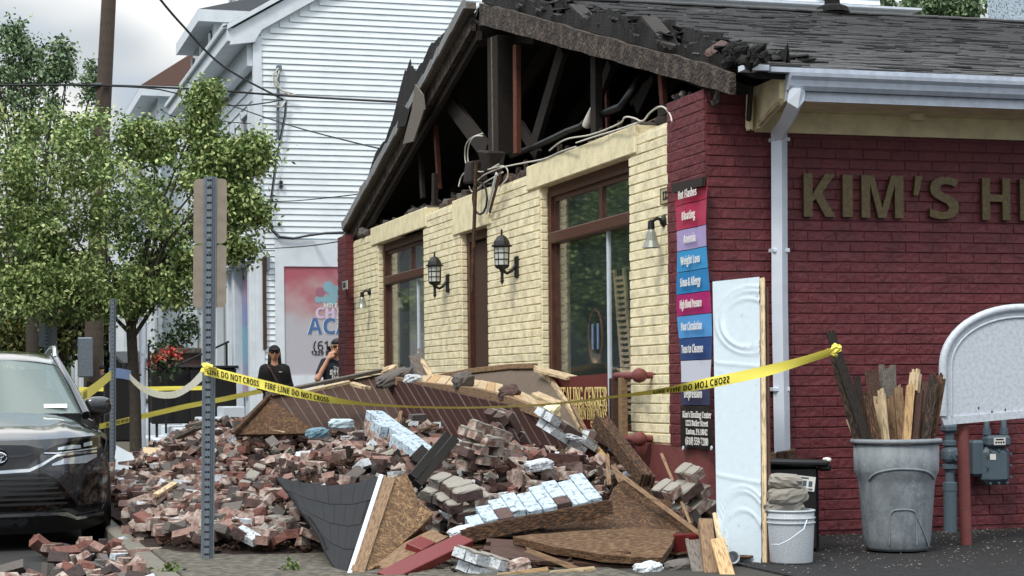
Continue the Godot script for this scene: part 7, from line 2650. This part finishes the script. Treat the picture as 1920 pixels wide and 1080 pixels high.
func parked_car() -> void:
	var car := thing("parked_car", "dark grey sport utility car parked nose on beside the rubble", "car", Vector3(-5.10, -0.14, -2.55))
	var paint := mat(Color(0.20, 0.21, 0.225), 0.18, null, Vector3.ONE, null, 0.5, true, 0.55)
	paint.clearcoat_enabled = true
	paint.clearcoat = 1.0
	paint.clearcoat_roughness = 0.04
	var chrome := mat(Color(0.80, 0.82, 0.84), 0.12, null, Vector3.ONE, null, 0.5, true, 0.95)
	var dark := mat(Color(0.035, 0.037, 0.04), 0.4)
	var gloss := mat(Color(0.02, 0.021, 0.024), 0.12)
	var lamp := mat(Color(0.72, 0.76, 0.80), 0.08, null, Vector3.ONE, null, 0.5, true, 0.6)
	# front skin
	var rows := []
	for j in 15:
		var y := lerpf(0.20, 0.90, j / 14.0)
		var line := []
		for i in 33:
			var x := lerpf(-0.90, 0.90, i / 32.0)
			var top := y + 0.03 * pow(absf(x) / 0.9, 2.0) * (j / 14.0)
			line.append(Vector3(x * (1.0 - 0.05 * pow(1.0 - j / 14.0, 3.0)), top, snout(x, y)))
		rows.append(line)
	var mb := Mb.new(true)
	mb.sheet(rows, 0.01, Vector3(0, 0, 1))
	put("front_bumper", mb, paint, car)
	# bonnet
	var bon := []
	for j in 13:
		var t := j / 12.0
		var line := []
		for i in 29:
			var k := lerpf(-1.0, 1.0, i / 28.0)
			var x := k * lerpf(0.88, 0.80, t)
			var a := Vector3(k * 0.90, 0.90 + 0.03 * k * k, snout(k * 0.90, 0.9))
			var b := Vector3(k * 0.80, 1.115 - 0.05 * k * k, -1.36 - 0.1 * k * k)
			var p := a.lerp(b, t)
			p.y = lerpf(a.y, b.y, pow(t, 0.62)) - 0.10 * pow(maxf(absf(k) - 0.72, 0) / 0.28, 2.0) * (0.25 + 0.75 * t) + 0.022 * exp(-pow((absf(k) - 0.62) / 0.07, 2.0)) * sin(PI * minf(t * 1.2, 1.0))
			p.x = x if t > 0.3 else lerpf(a.x, x, t / 0.3)
			line.append(p)
		bon.append(line)
	mb = Mb.new(true)
	mb.sheet(bon, 0.01, Vector3.UP)
	put("bonnet", mb, paint, car)
	# flanks
	for s in [1, -1]:
		var sec := []
		for st in [[-0.50, 0.88, 0.905, 0.92], [-0.9, 0.93, 0.925, 0.96], [-1.45, 0.93, 0.91, 1.03], [-2.4, 0.93, 0.90, 1.06], [-3.5, 0.93, 0.90, 1.08], [-4.4, 0.88, 0.86, 1.08], [-4.68, 0.74, 0.74, 1.05]]:
			var line := []
			for q in [[0.20, 0.90], [0.34, 0.985], [0.55, 1.0], [0.75, 0.985]]:
				line.append(Vector3(s * st[1] * q[1], q[0], st[0]))
			line.append(Vector3(s * st[2] * 0.985, lerpf(0.75, st[3], 0.75), st[0]))
			line.append(Vector3(s * (st[2] - 0.07), st[3], st[0]))
			sec.append(line)
		mb = Mb.new(true)
		mb.sheet(sec, 0.01, Vector3(s, 0, 0))
		put("flank", mb, paint, car)
		# glasshouse side
		mb = Mb.new(true)
		mb.sheet([[Vector3(s * 0.83, 1.05, -1.45), Vector3(s * 0.82, 1.07, -2.6), Vector3(s * 0.80, 1.09, -4.2)], [Vector3(s * 0.58, 1.58, -2.15), Vector3(s * 0.59, 1.63, -2.8), Vector3(s * 0.55, 1.56, -4.0)]], 0.006, Vector3(s, 0, 0))
		put("side_window", mb, gloss, car)
		# screen pillar and roof rail
		var tb := Mb.new(true)
		tb.tube([Vector3(s * 0.78, 1.08, -1.36), Vector3(s * 0.685, 1.32, -1.72), Vector3(s * 0.575, 1.56, -2.14), Vector3(s * 0.56, 1.62, -2.5)], [0.045, 0.04, 0.04, 0.04], 8)
		put("pillar", tb, paint, car)
		tb = Mb.new(true)
		tb.tube([Vector3(s * 0.56, 1.60, -2.25), Vector3(s * 0.57, 1.70, -2.5), Vector3(s * 0.57, 1.715, -3.2), Vector3(s * 0.56, 1.66, -4.0)], 0.026, 8)
		put("roof_rail", tb, chrome, car)
		# mirror
		mb = Mb.new(true)
		mb.rock(Transform3D(Basis(Vector3.UP, s * 0.2), Vector3(s * 0.90, 1.16, -1.62)), Vector3(0.24, 0.17, 0.13), 0.0, 2.8, rng, 6)
		put("mirror", mb, paint, car)
		mb = Mb.new()
		mb.beam(Vector3(s * 0.84, 1.06, -1.66), Vector3(s * 0.96, 1.12, -1.64), 0.06, 0.05)
		put("mirror_arm", mb, dark, car)
		for zz in [-0.95, -3.75]:
			var w := Node3D.new()
			w.name = "wheel"
			car.add_child(w, true)
			mb = Mb.new(true)
			mb.lathe(Transform3D(Basis(Vector3.BACK, -PI / 2), Vector3(s * 0.82, 0.355, zz)), [Vector2(0.22, -0.1), Vector2(0.33, -0.11), Vector2(0.355, -0.07), Vector2(0.355, 0.07), Vector2(0.33, 0.11), Vector2(0.22, 0.1)], 24)
			put("tyre", mb, dark, w)
			mb = Mb.new()
			mb.lathe(Transform3D(Basis(Vector3.BACK, -PI / 2), Vector3(s * 0.82, 0.355, zz)), [Vector2(0.0, 0.09), Vector2(0.06, 0.1), Vector2(0.22, 0.08), Vector2(0.22, -0.08), Vector2(0, -0.08)], 20)
			put("rim", mb, chrome, w)
	# roof, screen, cabin
	var roof_ := []
	for j in 5:
		var z: float = [-2.12, -2.3, -2.7, -3.4, -4.2][j]
		var line := []
		for i in 13:
			var k := lerpf(-1.0, 1.0, i / 12.0)
			line.append(Vector3(k * 0.59, [1.585, 1.645, 1.68, 1.68, 1.58][j] - 0.055 * pow(absf(k), 2.6), z))
		roof_.append(line)
	mb = Mb.new(true)
	mb.sheet(roof_, 0.02, Vector3.UP)
	put("roof", mb, paint, car)
	var scr := []
	for j in 6:
		var t := j / 5.0
		var line := []
		for i in 13:
			var k := lerpf(-1.0, 1.0, i / 12.0)
			line.append(Vector3(k * lerpf(0.76, 0.565, t), lerpf(1.10, 1.585, t), lerpf(-1.33, -2.12, t) - 0.10 * k * k))
		scr.append(line)
	mb = Mb.new(true)
	mb.sheet(scr, 0.0, Vector3(0, 0, 1))
	put("windscreen", mb, glass(Color(0.62, 0.72, 0.70), 0.28), car)
	mb = Mb.new()
	mb.aabb(Vector3(-0.74, 1.0, -1.9), Vector3(0.74, 1.09, -1.45))
	put("dashboard", mb, dark, car)
	mb = Mb.new()
	mb.aabb(Vector3(-0.8, 0.25, -4.3), Vector3(0.8, 0.9, -1.0))
	mb.aabb(Vector3(-0.56, 0.9, -4.15), Vector3(0.56, 1.52, -4.05))
	put("cabin_lining", mb, dark, car)
	for s in [1, -1]:
		mb = Mb.new(true)
		mb.rock(Transform3D(Basis(Vector3.RIGHT, -0.2), Vector3(s * 0.38, 1.02, -2.75)), Vector3(0.48, 0.66, 0.16), 0.0, 3.5, rng, 6)
		mb.rock(Transform3D(Basis(), Vector3(s * 0.38, 1.40, -2.82)), Vector3(0.26, 0.18, 0.1), 0.0, 3.0, rng, 5)
		put("seat", mb, mat(Color(0.18, 0.19, 0.19), 0.8), car)
	var st := Mb.new()
	st.box(Transform3D(Basis(Vector3.RIGHT, -0.98), Vector3(0.52, 1.165, -1.462)), Vector3(0.20, 0.002, 0.055) if false else Vector3(0.20, 0.06, 0.002))
	put("windscreen_sticker", st, M.paper, car)
	var slat := mat(Color(0.17, 0.175, 0.185), 0.35)
	# face of the car
	nose_band(car, "upper_grille", [[0, 0.665, 0.865], [0.22, 0.69, 0.86], [0.30, 0.75, 0.84], [0.36, 0.815, 0.83]], 0.006, gloss)
	nose_band(car, "grille_bar", [[0, 0.755, 0.775], [0.2, 0.765, 0.785], [0.28, 0.79, 0.805]], 0.012, dark)
	nose_band(car, "chrome_strip", [[0, 0.635, 0.66], [0.24, 0.645, 0.672], [0.34, 0.69, 0.715], [0.46, 0.762, 0.782], [0.62, 0.776, 0.794], [0.80, 0.785, 0.80]], 0.016, chrome)
	nose_band(car, "headlight", [[0.36, 0.80, 0.812], [0.46, 0.795, 0.858], [0.62, 0.81, 0.89], [0.75, 0.825, 0.905], [0.82, 0.84, 0.905]], 0.012, gloss)
	nose_band(car, "headlight_lens", [[0.47, 0.815, 0.835], [0.58, 0.82, 0.855], [0.66, 0.825, 0.85]], 0.018, lamp)
	nose_band(car, "headlight_lens", [[0.69, 0.835, 0.865], [0.76, 0.845, 0.88]], 0.018, lamp)
	nose_band(car, "headlight_edge", [[0.36, 0.79, 0.80], [0.46, 0.786, 0.796], [0.62, 0.80, 0.81], [0.80, 0.815, 0.825]], 0.018, lamp)
	nose_band(car, "bumper_flash", [[0.42, 0.69, 0.705], [0.52, 0.70, 0.745], [0.70, 0.70, 0.765], [0.80, 0.745, 0.772]], 0.010, lamp)
	nose_band(car, "lower_grille", [[0, 0.33, 0.625], [0.36, 0.33, 0.63], [0.46, 0.34, 0.58], [0.58, 0.34, 0.42], [0.62, 0.34, 0.36]], 0.006, gloss)
	for i in 6:
		var y := 0.375 + i * 0.042
		nose_band(car, "grille_slat", [[0, y, y + 0.018], [0.3, y, y + 0.018], [0.54 - i * 0.025, y + 0.004, y + 0.014]], 0.026, slat, true, 0.02)
	nose_band(car, "corner_intake", [[0.64, 0.40, 0.44], [0.70, 0.36, 0.60], [0.80, 0.36, 0.62], [0.845, 0.38, 0.60]], 0.006, gloss)
	nose_band(car, "lower_lip", [[0, 0.285, 0.305], [0.45, 0.288, 0.308], [0.54, 0.27, 0.305], [0.62, 0.235, 0.262], [0.86, 0.262, 0.278]], 0.014, chrome)
	nose_band(car, "under_guard", [[0, 0.14, 0.275], [0.5, 0.14, 0.275], [0.7, 0.15, 0.23], [0.86, 0.19, 0.25]], 0.0, dark)
	mb = Mb.new()
	mb.lathe(Transform3D(Basis(Vector3.RIGHT, PI / 2), Vector3(0, 0.765, snout(0, 0.765) + 0.012)), [Vector2(0.075, 0), Vector2(0.07, 0.012), Vector2(0, 0.012)], 20)
	put("emblem_disc", mb, gloss, car)
	mb = Mb.new()
	for q in [[0.062, 0.042, 0.0], [0.022, 0.040, 0.0], [0.042, 0.016, 0.014]]:
		var ring := []
		for i in 17:
			ring.append(Vector3(q[0] * cos(TAU * i / 16), 0.765 + q[2] + q[1] * sin(TAU * i / 16), snout(0, 0.765) + 0.027))
		mb.tube(ring, 0.005, 4, false)
	put("emblem", mb, chrome, car)


func flesh(bones: Array, cell: float, blend := 0.03) -> ArrayMesh:
	# one continuous skin over tapered capsules: smooth-minimum field, meshed as surface nets
	var lo := Vector3(1e9, 1e9, 1e9)
	var hi := -lo
	for b in bones:
		for e in [[b[0], b[2]], [b[1], b[3]]]:
			var r: Vector3 = Vector3.ONE * (e[1] + cell * 3.0 + blend)
			lo = lo.min(e[0] - r)
			hi = hi.max(e[0] + r)
	var nx := int((hi.x - lo.x) / cell) + 2
	var ny := int((hi.y - lo.y) / cell) + 2
	var nz := int((hi.z - lo.z) / cell) + 2
	var f := PackedFloat32Array()
	f.resize(nx * ny * nz)
	f.fill(1.0)
	for b in bones:
		var a: Vector3 = b[0]
		var c: Vector3 = b[1]
		var ra: float = b[2]
		var rc: float = b[3]
		var m := maxf(ra, rc) + blend + cell * 2.0
		var i0 := Vector3i(((a.min(c) - Vector3.ONE * m - lo) / cell).floor()).max(Vector3i.ZERO)
		var i1 := Vector3i(((a.max(c) + Vector3.ONE * m - lo) / cell).ceil()).min(Vector3i(nx - 1, ny - 1, nz - 1))
		var d := c - a
		var dd := maxf(d.length_squared(), 1e-9)
		for z in range(i0.z, i1.z + 1):
			for y in range(i0.y, i1.y + 1):
				var at_ := (z * ny + y) * nx
				for x in range(i0.x, i1.x + 1):
					var p := lo + Vector3(x, y, z) * cell
					var t := clampf((p - a).dot(d) / dd, 0.0, 1.0)
					var v := (p - a - d * t).length() - lerpf(ra, rc, t)
					var o := f[at_ + x]
					var h := maxf(blend - absf(v - o), 0.0) / blend
					f[at_ + x] = minf(v, o) - h * h * blend * 0.25
	var ids := {}
	var vs := PackedVector3Array()
	var offs := [0, 1, nx, nx + 1, nx * ny, nx * ny + 1, nx * ny + nx, nx * ny + nx + 1]
	for z in nz - 1:
		for y in ny - 1:
			for x in nx - 1:
				var k := (z * ny + y) * nx + x
				var neg := 0
				for o in offs:
					if f[k + o] < 0.0:
						neg += 1
				if neg == 0 or neg == 8:
					continue
				var sum := Vector3.ZERO
				var n := 0
				for e in [[0, 1], [2, 3], [4, 5], [6, 7], [0, 2], [1, 3], [4, 6], [5, 7], [0, 4], [1, 5], [2, 6], [3, 7]]:
					var fa := f[k + offs[e[0]]]
					var fb := f[k + offs[e[1]]]
					if (fa < 0.0) != (fb < 0.0):
						var t := fa / (fa - fb)
						var pa := Vector3(e[0] & 1, e[0] >> 1 & 1, e[0] >> 2)
						var pb := Vector3(e[1] & 1, e[1] >> 1 & 1, e[1] >> 2)
						sum += pa.lerp(pb, t)
						n += 1
				ids[k] = vs.size()
				vs.append(lo + (Vector3(x, y, z) + sum / n) * cell)
	var idx := PackedInt32Array()
	for k in ids:
		var steps_ := [[1, nx, nx * ny], [nx, nx * ny, 1], [nx * ny, 1, nx]]
		for s in steps_:
			var fa := f[k]
			var fb := f[k + s[0]]
			if (fa < 0.0) == (fb < 0.0):
				continue
			var q := [k, k - s[1], k - s[1] - s[2], k - s[2]]
			if not (ids.has(q[1]) and ids.has(q[2]) and ids.has(q[3])):
				continue
			if fa < 0.0:
				idx.append_array([ids[q[0]], ids[q[2]], ids[q[1]], ids[q[0]], ids[q[3]], ids[q[2]]])
			else:
				idx.append_array([ids[q[0]], ids[q[1]], ids[q[2]], ids[q[0]], ids[q[2]], ids[q[3]]])
	var arr := []
	arr.resize(Mesh.ARRAY_MAX)
	arr[Mesh.ARRAY_VERTEX] = vs
	arr[Mesh.ARRAY_INDEX] = idx
	var am := ArrayMesh.new()
	am.add_surface_from_arrays(Mesh.PRIMITIVE_TRIANGLES, arr)
	var st := SurfaceTool.new()
	st.create_from(am, 0)
	st.generate_normals()
	return st.commit()


func hand(p: Vector3, d: Vector3, palm: Vector3, curl: float) -> Array:
	# a palm, four fingers of unlike lengths and a thumb, as bones
	var s := d.cross(palm).normalized()
	var out := [[p, p + d * 0.085, 0.026, 0.024]]
	for i in 4:
		var base := p + d * 0.085 + s * (i - 1.5) * 0.021
		var l: float = [0.060, 0.074, 0.070, 0.054][i]
		var k := base + (d * cos(curl) + palm * sin(curl)) * l * 0.55
		var e := k + (d * cos(curl * 2.0) + palm * sin(curl * 2.0)) * l * 0.5
		out.append([p + d * 0.04 + s * (i - 1.5) * 0.016, base, 0.012, 0.010])
		out.append([base, k, 0.010, 0.0088])
		out.append([k, e, 0.0088, 0.0075])
	var tb := p + d * 0.02 + s * -0.03
	out.append([tb, tb + (d * 0.7 - s * 0.55 + palm * 0.3).normalized() * 0.045, 0.013, 0.010])
	out.append([tb + (d * 0.7 - s * 0.55 + palm * 0.3).normalized() * 0.045, tb + (d * 0.9 - s * 0.5 + palm * 0.4).normalized() * 0.075, 0.010, 0.008])
	return out


func person(label: String, foot: Vector3, turn: float, h: float, wide: float, look: Dictionary) -> void:
	# stands with the feet on «foot», facing +z before the turn
	var t := thing("person", label, "person", foot)
	t.rotation.y = turn
	var k := h / 1.75
	var v := func(x: float, y: float, z: float) -> Vector3: return Vector3(x * wide, y, z) * k
	var el := {}
	for s in [1, -1]:
		el[s] = [v.call(s * 0.185, 1.42, -0.01), v.call(s * 0.235, 1.14, -0.03), v.call(s * 0.215, 0.90, 0.10)]
	if look.has("phone"):
		el[-1] = [v.call(-0.185, 1.42, -0.01), v.call(-0.30, 1.17, 0.12), v.call(-0.135, 1.475, 0.10)]
	if look.has("clasp"):
		el[1] = [v.call(0.185, 1.40, -0.01), v.call(0.25, 1.13, -0.02), v.call(0.07, 1.02, 0.17)]
		el[-1] = [v.call(-0.185, 1.40, -0.01), v.call(-0.25, 1.13, -0.02), v.call(-0.07, 1.03, 0.17)]
	var torso := [[v.call(0, 0.98, 0), v.call(0, 1.12, 0), 0.13 * k, 0.125 * k], [v.call(-0.07, 1.0, 0), v.call(-0.10, 1.33, 0), 0.105 * k, 0.115 * k], [v.call(0.07, 1.0, 0), v.call(0.10, 1.33, 0), 0.105 * k, 0.115 * k], [v.call(-0.13, 1.40, -0.01), v.call(0.13, 1.40, -0.01), 0.07 * k, 0.07 * k], [v.call(0, 1.40, -0.01), v.call(0, 1.50, 0.0), 0.065 * k, 0.052 * k]]
	var legs := []
	var arms_up := []
	var arms_low := []
	for s in [1, -1]:
		legs.append([v.call(s * 0.085, 0.95, 0), v.call(s * 0.10, 0.50, 0.01), 0.098 * k, 0.062 * k])
		legs.append([v.call(s * 0.10, 0.50, 0.01), v.call(s * 0.11, 0.09, -0.02), 0.062 * k, 0.043 * k])
		legs.append([v.call(s * 0.11, 0.045, -0.04), v.call(s * 0.13, 0.035, 0.15), 0.042 * k, 0.034 * k])
		arms_up.append([el[s][0], el[s][1], 0.052 * k, 0.043 * k])
		arms_low.append([el[s][1], el[s][2], 0.042 * k, 0.029 * k])
	var nod: Vector3 = v.call(0, 0, 0)
	var head := [[v.call(0, 1.48, 0.0), v.call(0, 1.58, 0.01), 0.05 * k, 0.05 * k], [v.call(0, 1.655, 0.0), v.call(0, 1.645, 0.02), 0.088 * k, 0.082 * k], [v.call(0, 1.60, 0.035), v.call(0, 1.575, 0.05), 0.058 * k, 0.042 * k]]
	var hands := []
	for s in [1, -1]:
		var d: Vector3 = (el[s][2] - el[s][1]).normalized()
		var palm := Vector3(-s, 0, 0.3).normalized()
		if look.has("phone") and s == -1:
			palm = Vector3(0.6, 0, -0.4).normalized()
		hands.append_array(hand(el[s][2], d, (palm - d * palm.dot(d)).normalized(), 0.5))
	put("body", flesh(head + torso + legs + arms_up + arms_low + hands, 0.013, 0.03), M.skin, t)
	# face
	var fm := Mb.new(true)
	fm.tube([v.call(0, 1.665, 0.095), v.call(0, 1.635, 0.108), v.call(0, 1.618, 0.114)], [0.007, 0.011, 0.014], 6)
	put("nose", fm, M.skin, t)
	fm = Mb.new(true)
	fm.tube([v.call(-0.026, 1.585, 0.088), v.call(0, 1.582, 0.097), v.call(0.026, 1.585, 0.088)], 0.006, 5)
	put("mouth", fm, mat(Color(0.55, 0.30, 0.27), 0.6), t)
	for s in [1, -1]:
		fm = Mb.new(true)
		fm.rock(Transform3D(Basis(), v.call(s * 0.092 / wide, 1.64, 0.0)), Vector3(0.02, 0.06, 0.035) * k, 0.0, 2.2, rng, 4)
		put("ear", fm, M.skin, t)
	if look.has("glasses"):
		fm = Mb.new()
		for s in [1, -1]:
			fm.bev(Transform3D(Basis(Vector3.UP, s * 0.25), v.call(s * 0.036 / wide, 1.66, 0.098)), Vector3(0.058, 0.042, 0.012) * k, 0.008)
			fm.beam(v.call(s * 0.07 / wide, 1.668, 0.09), v.call(s * 0.094 / wide, 1.66, 0.0), 0.006, 0.01)
		fm.beam(v.call(-0.02, 1.668, 0.105), v.call(0.02, 1.668, 0.105), 0.006, 0.008)
		put("sunglasses", fm, M.black, t)
	# clothes over the same bones
	var grow := func(src: Array, g: float) -> Array:
		var out := []
		for b in src:
			out.append([b[0], b[1], b[2] + g, b[3] + g])
		return out
	var shirt: Array = grow.call(torso.slice(0, 4), 0.014)
	shirt.append([v.call(0, 0.92, 0), v.call(0, 1.0, 0), 0.135 * k, 0.135 * k])
	if look.sleeves == "long":
		shirt.append_array(grow.call(arms_up + arms_low, 0.013))
	else:
		for b in arms_up:
			shirt.append([b[0], b[0].lerp(b[1], 0.7), b[2] + 0.016, b[3] + 0.022])
	put("shirt", flesh(shirt, 0.014, 0.03), look.shirt, t)
	put("trousers", flesh(grow.call(legs.filter(func(b): return b[0].y > 0.2), 0.014) + [[v.call(-0.05, 0.95, 0), v.call(0.05, 0.95, 0), 0.115 * k, 0.115 * k]], 0.016, 0.03), look.trousers, t)
	for s in [1, -1]:
		put("shoe", flesh([[v.call(s * 0.11, 0.05, -0.045), v.call(s * 0.13, 0.042, 0.16), 0.05, 0.042]], 0.014, 0.01), M.black_matt, t)
	var crown := [[v.call(0, 1.685, -0.015), v.call(0, 1.69, 0.01), 0.094 * k, 0.088 * k]]
	if look.has("cap"):
		put("cap", flesh(crown + [[v.call(-0.04, 1.695, 0.09), v.call(0.04, 1.695, 0.09), 0.02, 0.02], [v.call(-0.03, 1.69, 0.15), v.call(0.03, 1.69, 0.15), 0.012, 0.012], [v.call(0, 1.693, 0.08), v.call(0, 1.69, 0.15), 0.018, 0.012]], 0.009, 0.02), M.black_matt, t)
		put("hair", flesh([[v.call(0.07, 1.66, -0.03), v.call(0.085, 1.50, 0.0), 0.032, 0.03], [v.call(-0.07, 1.66, -0.03), v.call(-0.085, 1.50, 0.0), 0.032, 0.03], [v.call(0, 1.66, -0.06), v.call(0, 1.48, -0.06), 0.06, 0.05]], 0.011, 0.02), M.hair, t)
	else:
		put("hair", flesh([[v.call(0, 1.70, -0.025), v.call(0, 1.712, 0.02), 0.086 * k, 0.075 * k], [v.call(0, 1.65, -0.05), v.call(0, 1.68, -0.04), 0.07 * k, 0.08 * k]], 0.010, 0.02), M.hair, t)
	if look.has("strap"):
		var tb := Mb.new()
		tb.tube([v.call(-0.13, 1.475, 0.03), v.call(-0.08, 1.40, 0.125), v.call(0.02, 1.22, 0.155), v.call(0.14, 1.02, 0.12), v.call(0.2, 0.93, 0.05)], 0.016, 5, true, Vector2(0.5, 1.0))
		put("bag_strap", tb, M.dark_wood, t)
		var bg := Mb.new()
		bg.bev(Transform3D(Basis(), v.call(0.24, 0.86, 0.07)), Vector3(0.12, 0.22, 0.26), 0.03)
		put("bag", bg, mat(Color(0.23, 0.12, 0.12), 0.7), t)
		var pp := Mb.new()
		pp.bev(Transform3D(Basis(Vector3.BACK, 0.5) * Basis(Vector3.RIGHT, -0.3), v.call(-0.02, 1.04, 0.22)), Vector3(0.15, 0.21, 0.008), 0.003)
		put("papers", pp, mat(Color(0.85, 0.80, 0.64), 0.8), t)
		var lg := Mb.new()
		lg.box(Transform3D(Basis(Vector3.UP, 0.3), v.call(0.09, 1.35, 0.135)), Vector3(0.05, 0.012, 0.004))
		put("chest_mark", lg, M.paper, t)
	if look.has("phone"):
		var ph := Mb.new()
		ph.bev(Transform3D(Basis(Vector3.BACK, 0.25) * Basis(Vector3.UP, 0.5), v.call(-0.112, 1.60, 0.06)), Vector3(0.012, 0.14, 0.07), 0.004)
		put("phone", ph, M.black, t)
		for l in [["There", 1.335, 0.045, 400], ["genes", 1.285, 0.07, 700], ["run in the", 1.235, 0.04, 400], ["family", 1.19, 0.05, 700]]:
			words("lettering", l[0], l[2], Transform3D(Basis(), v.call(0.005, l[1], 0.148)), M.paper, t, "Droid Sans", l[3], 0.004)


func people() -> void:
	var w := at(515, 700, 28.5)
	person("woman in black cap and sunglasses with papers and shoulder bag before the white corner", Vector3(w.x, 0.1, w.z), -0.12, 1.70, 0.94, {"cap": 1, "glasses": 1, "strap": 1, "clasp": 1, "sleeves": "long", "shirt": M.cloth_black, "trousers": M.denim})
	var m := at(632, 700, 29.2)
	person("man in navy printed T-shirt and glasses holding a phone to his ear", Vector3(m.x, 0.1, m.z), -0.1, 1.80, 1.02, {"glasses": 1, "phone": 1, "sleeves": "short", "shirt": M.cloth_navy, "trousers": M.denim})
	var b := at(186, 740, 33.0)
	person("figure dressed all in black standing beyond the car mirror", Vector3(b.x, -0.01, b.z), 0.4, 1.62, 1.0, {"cap": 1, "sleeves": "long", "shirt": M.cloth_black, "trousers": M.cloth_black})


func _ready() -> void:
	rng.seed = 4711
	ready_light()
	materials()
	setting()
	shop()
	white_house()
	far_houses()
	trees()
	poles_and_wires()
	posts()
	tapes()
	rubble()
	props()
	parked_car()
	people()
